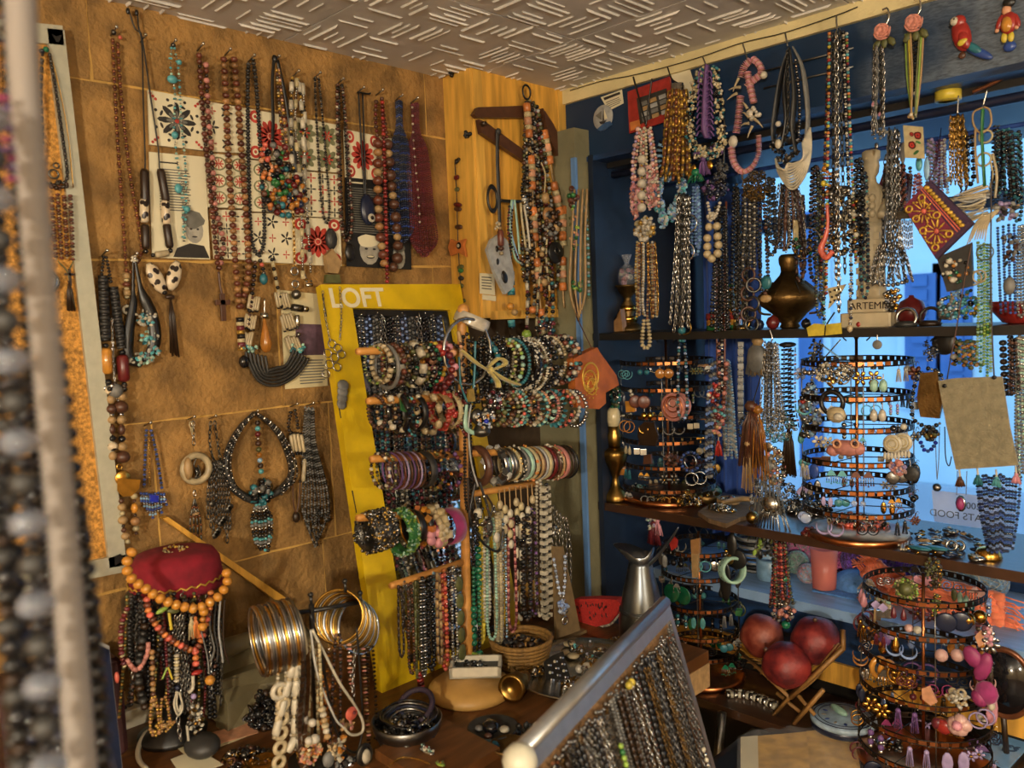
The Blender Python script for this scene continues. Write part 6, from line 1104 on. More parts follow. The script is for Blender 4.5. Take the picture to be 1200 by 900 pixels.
p=base_at(926,1.85,SZ);U=depth(p)/FPX;zz=lambda y:zpx(926,y,p)-SZ
o=thing('oil_lamp','dark brass oil lamp body with pierced gallery on the upper shelf','lamp',p)
m=MB();lathe(m,[(.018,0),(.024,.004),(.020,.012),(20*U,zz(367)),(32*U,zz(358)),(36*U,zz(350)),(36*U,zz(346)),(30*U,zz(340)),(18*U,zz(330)),(11*U,zz(322)),(9.5*U,zz(318))],'oldbrass',p,32);m.build('font',o)
m=MB();lathe(m,[(9.5*U,zz(318)),(10*U,zz(312)),(11.5*U,zz(309)),(12*U,zz(303)),(11*U,zz(300)),(9*U,zz(298))],'oldbrass',p,24);m.build('gallery',o)
for s_ in(-1,1):m=MB();tube(m,smooth([p+np.array([s_*34*U,0,zz(348)]),p+np.array([s_*40*U,0,zz(358)]),p+np.array([s_*36*U,0,zz(366)]),p+np.array([s_*24*U,0,zz(368)])]),.003,'oldbrass',6);m.build('handle',o)
for k in range(8):
 a=k*.785;m=MB();tube(m,smooth([p+np.array([math.cos(a)*r*U,math.sin(a)*r*U,zz(y)])for r,y in((36.3,348),(31,340),(19,330))]),.0013,'oldbrass',4);m.build('rib',o)
q=random.Random(9)
for x,y_,mt,r,lb in((906,1.80,'darkred',8,'dark red glass ball left of the brass oil lamp'),(905,1.84,'coral',6,'small red bauble left of the brass oil lamp'),(1068,1.84,'darkred',17,'large deep red glass ball beside the statuette'),(1007,1.80,'red',4,'small red berry bead next to the statuette'),(890,1.80,'navy',6,'dark blue glass knob under the brass lamp'),(945,1.80,'jet',6,'black knob with a silver tip right of the lamp foot')):
 p=base_at(x,y_,SZ);U=depth(p)/FPX;m=MB();r_=r*U;hz=SZ+r_ if r not in(4,6)or lb.startswith('dark')else SZ+r_
 if 'left of the brass' in lb:hz=SZ+r_
 lathe(m,[(.3*r_,-r_),(.75*r_,-.7*r_),(r_,0),(.72*r_,.7*r_),(.2*r_,.97*r_),(.16*r_,1.12*r_)],mt,np.array([p[0],p[1],hz]),20);m.build('glass_ball',label=lb,cat='ornament')
p=base_at(1195,1.86,SZ);m=MB();lathe(m,[(.02,0),(.03,.003),(.052,.03),(.058,.045),(.054,.045),(.03,.01),(.01,.008)],'red',p,26);m.build('bowl',label='glossy red bowl at the right end of the upper shelf',cat='bowl')
for k,(x,y_)in enumerate(((700+170,1.8),(1062,1.79),(1090,1.82))):
 p=base_at(x,y_,SZ);m=MB();m.add(tor(.18,20,6),('brass','silver','darkbrown')[k],p+WAZ*.018,rotm((1,0,0),1.35),.02);lathe(m,[(.02,0),(.024,.006),(.012,.012)],('brass','charcoal','darkbrown')[k],p,14);m.build('trinket',label=('brass ring trinket beside the round box','silver bangle leaning by the red glass ball','dark ring trinket right of the red glass ball')[k],cat='ornament')
J('yellow_tag','yellow paper tag tied under the shelf edge below the lamp','tag','F',1.742,[('plate',[(946,384),(955,379),(967,380),(966,393),(948,394)],.003,'yellow',{'n':'tag_half'}),('plate',[(969,380),(986,378),(987,391),(968,393)],.003,'yellow',{'n':'tag_half'}),('t',[(962,394),(970,378),(978,366)],1,'black')])
mat('marble','b5a585',.6,0,var=.15,scale=20,bump=.15,bscale=60,island=0)
p=base_at(1022,1.83,SZ);U=depth(p)/FPX;zz=lambda y:zpx(1022,y,p)-SZ
o=thing('statuette','beige stone statuette of a robed goddess on a lettered pedestal','statuette',p)
m=MB();bx(m,p+np.array([-30*U,-.035,0]),p+np.array([28*U,.035,zz(366)]),'marble',BB);m.build('plinth',o)
m=MB();bx(m,p+np.array([-23*U,-.028,zz(366)]),p+np.array([20*U,.028,zz(350)]),'marble',BB);m.build('pedestal',o)
m=MB();lathe(m,[(17*U,zz(350)),(15*U,zz(330)),(14*U,zz(300)),(14.5*U,zz(270)),(16*U,zz(262))],'marble',p,20);m.build('skirt',o)
for y in(343,330,317,304,291,278):
 for k in range(-1,2):
  m=MB();a=k*.75-1.57;r=14.6*U;bx(m,p+np.array([math.cos(a)*r-.006,math.sin(a)*r-.004,zz(y)-.007]),p+np.array([math.cos(a)*r+.006,math.sin(a)*r+.004,zz(y)+.007]),'marble',BB);m.build('relief_panel',o)
m=MB();lathe(m,[(16*U,zz(262)),(18*U,zz(245)),(17*U,zz(230)),(14*U,zz(222)),(6*U,zz(214)),(5*U,zz(208)),(8*U,zz(203)),(9*U,zz(195)),(8*U,zz(188)),(10*U,zz(186)),(10*U,zz(178)),(7*U,zz(176))],'marble',p,20);m.build('torso',o)
for k in range(9):m=MB();m.add(S6,'marble',p+np.array([(k % 3-1)*.014,-17*U,zz(252-(k//3)*9)]),None,(.008,.006,.009));m.build('bead_relief',o)
for s_ in(-1,1):m=MB();tube(m,smooth([p+np.array([s_*16*U,0,zz(226)]),p+np.array([s_*20*U,-.01,zz(240)]),p+np.array([s_*21*U,-.04,zz(252)]),p+np.array([s_*22*U,-.055,zz(256)])]),[.013,.012,.010,.008],'marble',8);m.build('arm',o)
text_mesh('lettering','ARTEMIS',p+np.array([-20*U,-.0290,zz(362)]),WAX,WAZ,.022,'darkbrown',o,.0005)

# ================================================================ EARRING RACKS
_hk=None;mat('black_backlit_metal','2a211a',.35,.7)
def hook_for(o,p):
 global _hk
 if _hk is None:
  m=MB();tube(m,smooth([(0,0,0),(.001,0,.006),(.004,0,.009),(.007,0,.005)],3),.0006,'silver',4);_hk=m.build('hook',o,origin=(0,0,0));_hk.location=p-WP[o.name]
 else:dup(_hk,p,o)
EK=['hoop','disc','drop','bead dangle','chandelier','leaf','crescent','flower','tassel','ball','square','spiral']
def ear_mesh(kind,mt,s,fr,seed):
 q=random.Random(seed);m=MB();B=fr;dn=-WAZ
 if kind=='hoop':m.add(tor(.12,16,5),mt,dn*s,np.array([B[:,0],B[:,2],B[:,1]]).T @ rotm((1,0,0),1.57)@ rotm((0,1,0),q.uniform(-.5,.5)),s)
 elif kind=='disc':lathe(m,[(s*.85,-.001),(s,0),(s*.85,.0015)],mt,dn*s,16,B)
 elif kind=='drop':lathe(m,[(.02*s,0),(.2*s,-.4*s),(.45*s,-1.2*s),(.5*s,-1.7*s),(.3*s,-2.1*s),(.05*s,-2.2*s)],mt,(0,0,0),10)
 elif kind=='bead dangle':
  for k in range(4):m.add(S6,mt if k % 2==0 else 'silver',dn*s*(.3+.55*k),None,s*(.32 if k % 2 else .4))
  tube(m,[(0,0,0),dn*s*2],.0006,'silver',4)
 elif kind=='chandelier':
  prism(m,[B[:,0]*a*s+dn*b*s for a,b in((-.2,0),(.2,0),(.7,.8),(-.7,.8))],B[:,2],.0015,mt)
  for k in range(5):tube(m,[B[:,0]*(k-2)*.3*s+dn*.75*s,B[:,0]*(k-2)*.32*s+dn*(1.7+.2*(k==2))*s],.0009,'silver',4);m.add(S6,mt,B[:,0]*(k-2)*.32*s+dn*(1.8+.2*(k==2))*s,None,s*.14)
 elif kind=='leaf':m.add(S10,mt,dn*s*1.1,B,(s*.5,s*1.1,s*.12))
 elif kind=='crescent':
  tube(m,[B[:,0]*math.cos(a)*s*.9+dn*(s*.9-math.sin(a)*s*.9)for a in np.linspace(-3.6,.5,14)],[.0004,.002,.0032,.002,.0004],mt,5)
 elif kind=='flower':
  for k in range(6):a=k*1.047;m.add(S6,mt,B[:,0]*math.cos(a)*s*.6+dn*(s-math.sin(a)*s*.6),B @ rotm((0,0,1),a),(s*.42,s*.26,s*.12))
  m.add(S6,'gold',dn*s+B[:,2]*s*.1,None,s*.25)
 elif kind=='tassel':
  for k in range(10):a=k*.63;tube(m,[(0,0,0),dn*s*.5+B[:,0]*math.cos(a)*s*.2,dn*s*2+B[:,0]*math.cos(a)*s*.35+B[:,2]*math.sin(a)*s*.25],.0009,mt,4)
  m.add(S6,mt,dn*s*.25,None,s*.28)
 elif kind=='ball':m.add(S10,mt,dn*s*.8,None,s*.62);tube(m,[(0,0,0),dn*s*.3],.0007,'silver',4)
 elif kind=='square':m.add(BB,mt,dn*s*.9,B @ rotm((0,0,1),.785*(seed % 2)),(s*.6,s*.6,s*.1),smooth=False)
 elif kind=='spiral':tube(m,[B[:,0]*math.cos(t)*s*t/14+dn*(s-math.sin(t)*s*t/14)for t in np.linspace(.5,13,50)],.0012,mt,4)
 return m
CN={'silver':'silver','darksilver':'dark silver','steel':'grey steel','gold':'gold','copper':'copper','brass':'brass','turq':'turquoise','teal':'teal','pearl':'pearl white','ivory':'ivory','jet':'black','redbrown':'red-brown','purple':'purple','lilac':'lilac','pink':'pink','palepink':'pale pink','magenta':'magenta','green':'green','emerald':'emerald','lime':'lime','blue':'blue','navy':'navy','coral':'coral','red':'red','honey':'amber','crystal':'clear crystal','grey':'grey','bone':'bone','bluecrystal':'ice blue','maroon':'maroon','olive':'olive'}
ORD=['top','second','third','fourth','fifth','sixth','seventh']
def rack(label,short,p,rings,R,pal,seed,npair=7,ringmat='copper',top=None,base=True,size=.0095,baseR=None):
 q=random.Random(seed);o=thing('earring_rack',label,'display rack',p);zt=top or rings[0]+.05
 Rs=R if isinstance(R,list)else[R]*len(rings)
 if base:m=MB();b=baseR or Rs[-1]*1.15;lathe(m,[(b*.96,0),(b,.003),(b,.012),(b*.96,.016),(b*.2,.018)],'copper',p,36);m.build('base',o)
 m=MB();tube(m,[p+WAZ*.01,np.array([p[0],p[1],zt])],.0035,ringmat,8);m.build('pole',o)
 for k in range(2):
  m=MB();s_=(-1,1)[k];tube(m,smooth([np.array([p[0],p[1],zt-.01]),np.array([p[0]+s_*.015,p[1],zt+.012]),np.array([p[0]+s_*.03,p[1],zt]),np.array([p[0]+s_*.022,p[1],zt-.01])],5),.0016,'black',5);m.build('scroll',o)
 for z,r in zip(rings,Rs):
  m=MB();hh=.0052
  for dz in(-hh,hh):m.add(tor(.0017/r,36,5),'black_backlit_metal',(p[0],p[1],z+dz),None,r)
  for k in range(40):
   a=k*.15708;prism(m,[(p[0]+math.cos(a+e)*(r-.0006),p[1]+math.sin(a+e)*(r-.0006),z+h_)for e,h_ in((-.056,-hh),(.056,-hh),(.056,hh),(-.056,hh))],(math.cos(a),math.sin(a),0),.0012,ringmat if math.cos(a-math.atan2(CAM[1]-p[1],CAM[0]-p[0]))>.8 else 'black_backlit_metal')  # copper on viewer-facing posts paints warm reflection, dark posts paint backlit shade
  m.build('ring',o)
  for k in range(3):
   a=k*2.09+.4;m=MB();tube(m,[(p[0],p[1],z),(p[0]+math.cos(a)*r,p[1]+math.sin(a)*r,z)],.0012,'black',4);m.build('spoke',o)
 for k in range(4):
  a=k*1.571+.5;m=MB();tube(m,[(p[0]+math.cos(a)*r,p[1]+math.sin(a)*r,z)for z,r in zip(rings,Rs)],.0014,'steel',5);m.build('upright',o)
 for ri,(z,r)in enumerate(zip(rings,Rs)):
  used=set()
  for k in range(npair):
   for _ in range(20):
    kd=q.choice(EK);mt=q.choice(pal)
    if(kd,mt)not in used:break
   used.add((kd,mt));a0=6.283*(k+q.uniform(0,.5))/npair;s=size*q.uniform(1.0,1.9)
   lb=f'{CN[mt]} {kd} earring, one of a pair, {ORD[ri]} ring, {short}';gp=f'{CN[mt]} {kd} earrings on {ORD[ri]} ring of {short}'
   nm=kd.replace(' ','_')+'_earring';first=None
   for j in range(2):
    a=a0+j*(s*1.3/r+.03);c_=np.array([p[0]+math.cos(a)*(r+.003),p[1]+math.sin(a)*(r+.003),z-.006]);vd=_n(np.array([CAM[0]-c_[0],CAM[1]-c_[1],0]));fr=np.array([_n(np.cross(WAZ,vd)),WAZ,vd]).T
    hang=c_-WAZ*.006
    if first is None:first=ear_mesh(kd,mt,s,fr,seed*100+ri*10+k).build(nm,label=lb,cat='earring',group=gp,origin=(0,0,0));put(first,hang);e=first
    else:e=dup(first,hang)
    hook_for(e,hang)
 return o
def pv(px,py,yw):return F(px,py,yw)
SHZ=.982
pb=T(1005,628,SHZ);rz=[F(1003,y,pb[1])[2]for y in(423,462,497,535,566,592)]
U=depth(pb)/FPX
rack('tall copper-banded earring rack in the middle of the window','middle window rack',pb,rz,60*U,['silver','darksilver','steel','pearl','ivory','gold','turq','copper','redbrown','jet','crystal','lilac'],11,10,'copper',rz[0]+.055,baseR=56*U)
pa=T(765,580,SHZ);ra=[F(784,y,pa[1])[2]for y in(423,453,484,512,540,566)];pa2=F(784,560,pa[1]);pa2[2]=SHZ;U=depth(pa)/FPX
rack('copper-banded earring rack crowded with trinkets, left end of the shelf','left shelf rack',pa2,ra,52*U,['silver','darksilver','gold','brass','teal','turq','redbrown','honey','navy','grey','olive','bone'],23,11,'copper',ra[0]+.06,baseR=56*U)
LZ=.510
pc_=T(826,792,LZ);pc_[1]=max(pc_[1],1.83);rc=[F(822,y,pc_[1])[2]for y in(640,668,703,735,758)];pc_[0]=F(822,780,pc_[1])[0];U=depth(pc_)/FPX
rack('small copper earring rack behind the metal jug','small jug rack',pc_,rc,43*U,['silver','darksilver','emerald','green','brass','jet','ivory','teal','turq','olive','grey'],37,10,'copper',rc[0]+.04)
pd_=T(1082,893,LZ);rd=[F(1085,y,pd_[1])[2]for y in(688,726,763,800,838,872)];U=depth(pd_)/FPX
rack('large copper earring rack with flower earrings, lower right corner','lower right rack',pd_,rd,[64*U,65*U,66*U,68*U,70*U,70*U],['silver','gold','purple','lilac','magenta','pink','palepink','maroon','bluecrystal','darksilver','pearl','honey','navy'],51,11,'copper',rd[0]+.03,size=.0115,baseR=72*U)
def RJ(label,items,yw,name='earring',cat='earring',group=None):return J(name,label,cat,'F',yw,items,group)
ya=pa2[1]-.125;yb=pb[1]-.128;yc=pc_[1]-.1;yd=pd_[1]-.13
RJ('flat terracotta spiral disc earring, nearer of two',[('disc',789,477,17,'rose',{'th':.003}),('ring',789,477,13,.7,'copper',{'d':.003}),('ring',789,474,9,.7,'copper',{'d':.003}),('ring',789,472,5,.8,'silver',{'d':.003})],ya-.01)
RJ('terracotta spiral disc earring half hidden behind the other',[('disc',797,475,15,'rose',{'th':.003})],ya+.005)
for x,lb in((755,'left'),(762,'right')):RJ(f'{lb} one of two brass ball earrings on the left shelf rack',[('ball',x,487,4.2,'gold'),('t',[(x,477),(x,483)],.7,'silver',{'n':'hook'})],ya)
RJ('broad dark horn pendant below the brass balls',[('plate',[(750,500),(757,494),(768,495),(773,510),(770,522),(752,521),(749,510)],.008,'darkbrown'),('t',[(760,484),(760,496)],.8,'black')],ya,'pendant','pendant')
RJ('navy blue bead hoop on the left shelf rack',[('s',[(809+11*math.cos(a),541+11*math.sin(a))for a in np.linspace(0,6.2,14)],'navy:2 blue:1.8'),('ring',809,541,8,.7,'silver')],ya)
RJ('ochre square stone earring on the left shelf rack',[('plate',[(734,470),(745,469),(746,482),(735,483)],.006,'amber'),('clu',739,462,5,5,10,2,['ivory','silver'])],ya)
RJ('carved brown flower brooch on the left shelf rack',[('clu',790,539,12,6,40,2.8,['brown','redbrown','darkbrown'],'h')],ya)
RJ('brown wooden square earring on the left shelf rack',[('plate',[(756,533),(764,532),(765,543),(755,544)],.006,'brown')],ya)
RJ('green enamel cluster on the left end of the rack',[('clu',722,466,9,12,70,2.4,['teal','olive','silver','emerald','jet']),('s',[(712,482),(722,488),(740,485)],'silver:1.6 ivory:1.4')],ya+.02)
RJ('pale domed shell earring on the middle window rack',[('ell',980,486,12,10,'bone',5),('ell',984,488,6,5,'pearl',3,{'d':.008,'n':'pearl'})],yb)
RJ('dark hoop behind the domed shell earring',[('ring',975,472,13,3,'black')],yb+.01)
for x in(1024,1035):RJ('pale green oval drop earring on the second ring, one of a pair',[('ell',x,452,5,8,'mint',4),('t',[(x,438),(x,445)],.7,'silver',{'n':'hook'})],yb,group='pale green oval drops, upper pair')
for x in(1024,1034):RJ('pearl oval drop earring below the green ovals, one of a pair',[('ell',x,487,4.6,8,'pearl',4),('t',[(x,472),(x,480)],.7,'silver',{'n':'hook'})],yb,group='pearl oval drops, lower pair')
o=RJ('terracotta frog-face brooch with two round eyes on the middle rack',[('ell',992,525,19,10,'rose',8,{'n':'body'}),('ell',976,528,8,7,'rose',6,{'n':'cheek'}),('ell',1006,526,8,8,'rose',6,{'n':'cheek'}),('ring',984,519,4.4,1.4,'peach',{'d':.014,'n':'eye_rim'}),('ring',1005,519,4.4,1.4,'peach',{'d':.014,'n':'eye_rim'}),('ball',984,519,2.2,'darkbrown',{'d':.014,'n':'eye'}),('ball',1005,519,2.2,'darkbrown',{'d':.014,'n':'eye'})],yb-.005,'brooch','brooch')
for k,(x,y)in enumerate(((1046,520),(1058,518))):
 RJ(('nearer','farther')[k]+' carved cream medallion earring with a shell fringe',[('disc',x,y,11,'ivory',{'th':.003}),('ring',x,y,8,.8,'cream',{'d':.003}),('ring',x,y,4.5,.8,'cream',{'d':.003}),('ball',x+1,y-18,4,'jet' if k==0 else 'ivory')]+[('ell',x-9+j*4,y+14,2,5,'ivory',1.5,{'n':'shell'})for j in range(5)],yb-.004+.01*k)
RJ('rosy crystal cluster earring on the middle rack',[('clu',1052,548,10,8,34,2.8,['palepink','rose','lilac','crystal'],'d')],yb)
RJ('large charcoal disc earring at the right of the middle rack',[('disc',1068,555,9,'charcoal',{'th':.003,'n':'disc'}),('t',[(1066,538),(1067,547)],.7,'silver',{'n':'hook'})],yb+.05)
RJ('blue teardrop guitar-pick earring left of the middle rack',[('ell',954,552,6,9,'blue',1.5)],yb+.02)
RJ('pierced silver star brooch on the upper middle rack',[('clu',966,436,13,10,60,2.2,['silver','ivory','darksilver'],'s'),('ring',966,436,9,1.6,'silver'),('ball',966,436,2.5,'jet')],yb,'brooch','brooch')
RJ('pierced silver sun brooch at the pole of the middle rack',[('clu',990,436,11,10,50,2,['silver','ivory','darksilver'],'s'),('ring',991,436,8,1.8,'brightsilver'),('ball',991,436,3,'darksilver')],yb-.004,'brooch','brooch')
RJ('gold crumpled leaf earrings on the upper middle rack',[('clu',978,448,7,7,18,3.2,['gold','brass'],'h')],yb-.004)
RJ('round hanging mirror charm right above the middle rack',[('disc',1028,404,5.5,'grey'),('t',[(1028,392),(1028,399)],.8,'silver')],yb+.02,'charm','charm')
c=F(858,668,yc);U=depth(c)/FPX;m=MB();m.add(_grid([(15*U,-7*U),(16*U,-5*U),(16*U,5*U),(15*U,7*U),(12.5*U,6*U),(12.5*U,-6*U),(15*U,-7*U)],26,False,False),'mint',c,frame((.8,-.45,.15)));
for k in range(14):a=k*.449;fr=frame((.8,-.45,.15));m.add(S4,'ink',c+fr @ np.array([math.cos(a)*16*U,math.sin(a)*16*U,0]),None,.0016)
m.build('bangle',label='wide mint green bangle with dotted line on the small rack',cat='bracelet')
for k,(x,y)in enumerate(((787,695),(800,698))):RJ(('left','right')[k]+' large round emerald disc earring on the small rack',[('disc',x,y,11,'emerald',{'th':.002}),('t',[(x,676),(x,685)],.7,'silver',{'n':'hook'})],yc-.005+.01*k)
RJ('big black feather and disc earring right of the small rack',[('ell',858,640,7,17,'black',3),('disc',864,655,12,'black'),('disc',856,655,6,'brass',{'d':.008}),('ell',850,680,8,26,'black',2),('clu',852,650,5,6,12,2,['silver','gold'])],yc+.01)
RJ('light wooden peg figure hanging on the small rack',[('plate',[(811,632),(821,630),(821,648),(812,648)],.008,'woodbead',{'n':'head'}),('plate',[(812,648),(820,648),(819,676),(813,676)],.008,'tan',{'n':'body'})],yc,'wooden_charm','charm')
RJ('red heart charm hanging by the small rack',[('plate',[(785,635),(790,628),(795,633),(794,641),(788,645)],.005,'red')],yc,'charm','charm')
RJ('cream and wine ribbon bunch under the shelf, left of the small rack',[('clu',765,612,8,8,24,3,['mint','lilac','ivory','lightgrey'],'h'),('tas',766,614,26,10,'maroon',18,{'r':1.3}),('tas',770,610,18,8,'pink',8,{'r':1})],yc,'ribbon_bunch','ribbon')
RJ('moss-green pompom earring on the lower right rack',[('clu',1062,690,14,12,240,1.5,['olive','lime','olive','cream'],'s'),('ball',1062,690,9,'olive',{'n':'core'})],yd+.03)
RJ('dangling olive bead cascade on the pole of the lower right rack',[('clu',1094,672,9,20,110,2.2,['olive','darkbrown','gold','charcoal'],'s'),('clu',1098,708,5,14,40,2,['lime','olive','gold'],'s')],yd+.04)
RJ('magenta silk petal earring, upper right side of the lower right rack',[('ell',1152,782,9,20,'magenta',4,{'a':-.3,'n':'petal'}),('ell',1140,770,10,14,'magenta',5,{'a':.5,'n':'petal'})],yd+.04)
RJ('large magenta silk flower earring on the lower right rack',[('ell',1156,812,13,15,'magcloth',6,{'n':'petal'}),('ell',1148,818,9,11,'magenta',7,{'a':.4,'n':'petal'}),('ell',1162,828,4,5,'ivory',4,{'n':'bead'})],yd+.03)
RJ('pink peony flower earring low on the lower right rack',[('ell',1124+6*math.cos(a),850+5*math.sin(a),9,8,'palepink',6,{'a':a,'n':'petal'})for a in(0,1.2,2.5,3.7,5)]+[('ball',1124,848,6,'pink',{'d':.012,'n':'heart'})],yd-.005)
RJ('crimson cloth petal earring beside the pink peony',[('ell',1106,852,9,9,'red',4,{'n':'petal'}),('ell',1098,848,6,7,'maroon',4,{'n':'petal'})],yd-.004)
RJ('violet iris flower earring left on the lower right rack',[('ell',1036,748,8,9,'purple',4,{'a':.4,'n':'petal'}),('ell',1044,744,6,6,'lilac',4,{'n':'petal'})],yd+.06)
for k,x in enumerate((1030,1040)):RJ(('left','right')[k]+' thick amber yellow hoop on the lower right rack',[('ring',x,782+k*4,8,3.4,'amber',{'asp':1.25,'yaw':.7})],yd+.03)
for k,x in enumerate((1050,1062)):RJ(('smaller','larger')[k]+' glossy gold ball hoop beside the amber hoops',[('ring',x,790+k*4,9,2,'gold',{'asp':1.2,'yaw':.5}),('clu',x,792+k*4,5,7,10,3,['gold','brass'])],yd+.02)
RJ('striped peach shell earring on the lower right rack',[('plate',[(1081,806),(1090,803),(1099,822),(1092,826),(1082,818)],.006,'peach')],yd)
RJ('white flower-and-bird shell earrings on the lower right rack',[('clu',1122,818,12,10,30,3.4,['ivory','bone','white'],'h'),('ring',1117,811,4,1.6,'bone'),('ring',1127,812,4,1.6,'bone')],yd-.003)
RJ('pink rope-ball stud on the lower right rack',[('ball',1065,736,5,'palepink')],yd);RJ('white and red woven stud beside the rope ball',[('ball',1075,738,5,'pearl')],yd)
RJ('brown tortoiseshell drop hanging on the left of the lower right rack',[('clu',1027,742,9,14,50,3,['brown','honey','darkbrown'],'h')],yd+.06)
RJ('cream shell cluster with a suede strap, left of the lower right rack',[('t',[(1026,700),(1025,730)],3,'tan',{'flat':.4}),('clu',1036,706,8,10,22,3,['bone','mint','cream'],'h')],yd+.06)
for k in range(4):RJ(f'{("first", "second", "third", "fourth")[k]} hanging green stone drop inside the top ring',[('ell',1118+k*7,697+k*4,3.4,8,('olive','mint','mint','teal')[k],2),('t',[(1118+k*7,682+k*4),(1118+k*7,690+k*4)],.6,'silver',{'n':'hook'})],pd_[1]+.1)
RJ('salmon leather strip earrings at the right of the lower right rack',[('plate',[(1143,745),(1150,738),(1156,752),(1148,758)],.004,'peach'),('clu',1158,745,5,12,24,2.6,['palepink','pink','silver'])],yd+.04)

# ================================================================ TABLE AND SHELF THINGS
def TZ(px,py,z=TAB):return T(px,py,z)
def lab(m,name,label,cat,**k):return m.build(name,label=label,cat=cat,**k)
def heap(label,name,cat,c,rx,ry,n,sz,mats_,shape='s',parent=None,z0=0,hgt=.02,part=None):
 q=random.Random(int(c[0]*999+c[1]*777));m=MB()
 for i in range(n):
  a=q.uniform(0,6.283);r=math.sqrt(q.random());h=(1-r*r)*hgt*q.random();s_=sz*q.uniform(.6,1.3)
  m.add(SHAPES[shape]if shape !='*' else q.choice([TL,S6,CHIP,LINK,DIA]),q.choice(mats_),c+np.array([math.cos(a)*r*rx,math.sin(a)*r*ry,z0+h+s_*.5]),rotm(_n((q.gauss(0,1),q.gauss(0,1),q.gauss(0,1))),q.uniform(0,6)),s_)
 return m.build(part or name,parent,kind='stuff')if parent is not None else m.build(name,label=label,cat=cat,kind='stuff')
p=TZ(120,900);o=thing('monitor','dark computer monitor seen at its edge, bottom left','monitor',p)
a,b,c_,d_=D(96,742,1.32),D(128,757,1.36),D(147,930,1.30),D(96,930,1.26)
m=MB();n_=_n(np.cross(b-a,d_-a));n_=n_ if np.dot(n_,CAM-a)>0 else-n_;prism(m,[a,b,c_,d_],-n_,.02,'lightgrey');m.build('case',o)
m=MB();cc_=(a+b+c_+d_)/4;prism(m,[x+(cc_-x)*.06+n_*.0005 for x in(a,b,c_,d_)],n_,.001,'navy');m.build('screen',o)
mat('plum','3a1c1e',.5,0,island=0);mat('phonebeige','6e6448',.45,0,var=.05,island=0);mat('offwhite','cfc6b0',.45,0,var=.05,island=0)
m=MB();pp=TZ(165,812,.75);bx(m,(.03,pp[1]-.30,.75),(.12,pp[1]-.11,.93),'plum',BB);lab(m,'storage_box','plum-coloured box standing behind the monitor','box')
pp=TZ(150,848);o=thing('power_strip','white power strip on the table behind the fez stand','power strip',pp);m=MB();bx(m,pp+np.array([-.025,-.09,0]),pp+np.array([.025,.06,.035]),'offwhite',BB);m.build('body',o)
for k in range(3):m=MB();m.add(CY,'charcoal',pp+np.array([0,-.06+k*.045,.0355]),None,(.016,.016,.001));m.build('socket',o)
m=MB();tube(m,smooth([TZ(188,862)+WAZ*.01,TZ(172,866)+WAZ*.012,TZ(163,880)+WAZ*.008,TZ(163,894)+WAZ*.006,TZ(172,905)+WAZ*.006]),.0045,'offwhite',6);lab(m,'cable','white cable curling on the table in front of the fez stand','cable')
mat('velvet','780d1e',.9,0,var=.25,scale=30,island=0)
pf=TZ(203,862);U=depth(pf)/FPX;zf=lambda y:F(203,y,pf[1])[2]if False else PL(203,y,0,pf[0])[2]
o=thing('display_bust','dark cone display stand under the fez, hidden by necklaces','display stand',pf)
m=MB();lathe(m,[(.06,0),(.062,.01),(.03,.02),(.022,.05)],'blackwood',pf,20);m.build('base',o);m=MB();lathe(m,[(.02,.04),(.05,zf(800)-.75),(.072,zf(740)-.75),(.07,zf(692)-.75),(.05,zf(680)-.75)],'black',pf,20);m.build('cone',o)
fz=PL(208,688,0,pf[0]);o=thing('fez','crimson velvet fez with gold zigzag embroidery on the necklace stand','hat',fz);H=(PL(208,640,0,pf[0])[2]-fz[2])*.92
m=MB();lathe(m,[(50*U,-.002),(52*U,.006),(51*U,H*.35),(49*U,H*.72),(43*U,H*.93),(30*U,H*1.0),(2*U,H*1.02)],'velvet',fz,40);m.build('cap',o)
m=MB();tube(m,[fz+np.array([math.cos(a)*52.5*U,math.sin(a)*52.5*U,H*(.22+.07*(k % 2))])for k,a in enumerate(np.linspace(0,6.283,61))],.0018,'goldthread',5);m.build('zigzag_band',o)
heap('','','',fz+WAZ*H*1.0,.022,.022,34,.003,['goldthread','cream'],'h',o,hgt=.008,part='crown_tassel')
tc_=lambda x,y,d=0:PL(x,y,0,pf[0]+.105+d)
FP=(lambda px,py,off:PL(px,py,0,off),WAX)
def FZ(label,items,off=.11,name='necklace',cat='necklace'):return J(name,label,cat,FP,pf[0]+off,items)
amb=[(158,642),(150,655),(149,668),(156,680),(168,688),(182,698),(198,706),(215,711),(230,713),(242,708),(255,700),(264,688),(267,676),(262,664)]
FZ('large round amber bead necklace draped over the fez',[('s',amb,'amber:5.4:1:S'),('s',[(240,712),(238,722),(237,740)],'amber:5:1:S honey:3.6'),('t',[(236,740),(243,770),(245,790)],.9,'grey'),('ball',246,797,6,'amber')],.125)
FZ('glossy orange-red bead necklace under the amber one',[('s',[(172,698),(174,716),(184,734),(198,748),(215,758),(228,762),(235,752),(240,735),(246,710),(247,690)],'coral:4:.8 redbrown:4:.8 orange:3.8:.8'),('s',[(229,758),(230,784)],'coral:4:.9 orange:3.8:.9'),('ell',231,788,7,3,'red',4),('tas',229,724,26,5,'orange',8,{'r':.9}),('tas',224,724,26,4,'cream',4,{'r':.9})],.118)
FZ('maroon striped bead strand at the left of the fez stand',[('s',[(152,706),(143,730),(142,760),(147,785)],'maroon:3.4:.8 cream:2.4:.5 darkred:3.2:.8'),('s',[(146,770),(160,785),(172,768),(174,750)],'rose:2.4:1.4:b'),('ell',137,794,3,7,'coral',3)],.105)
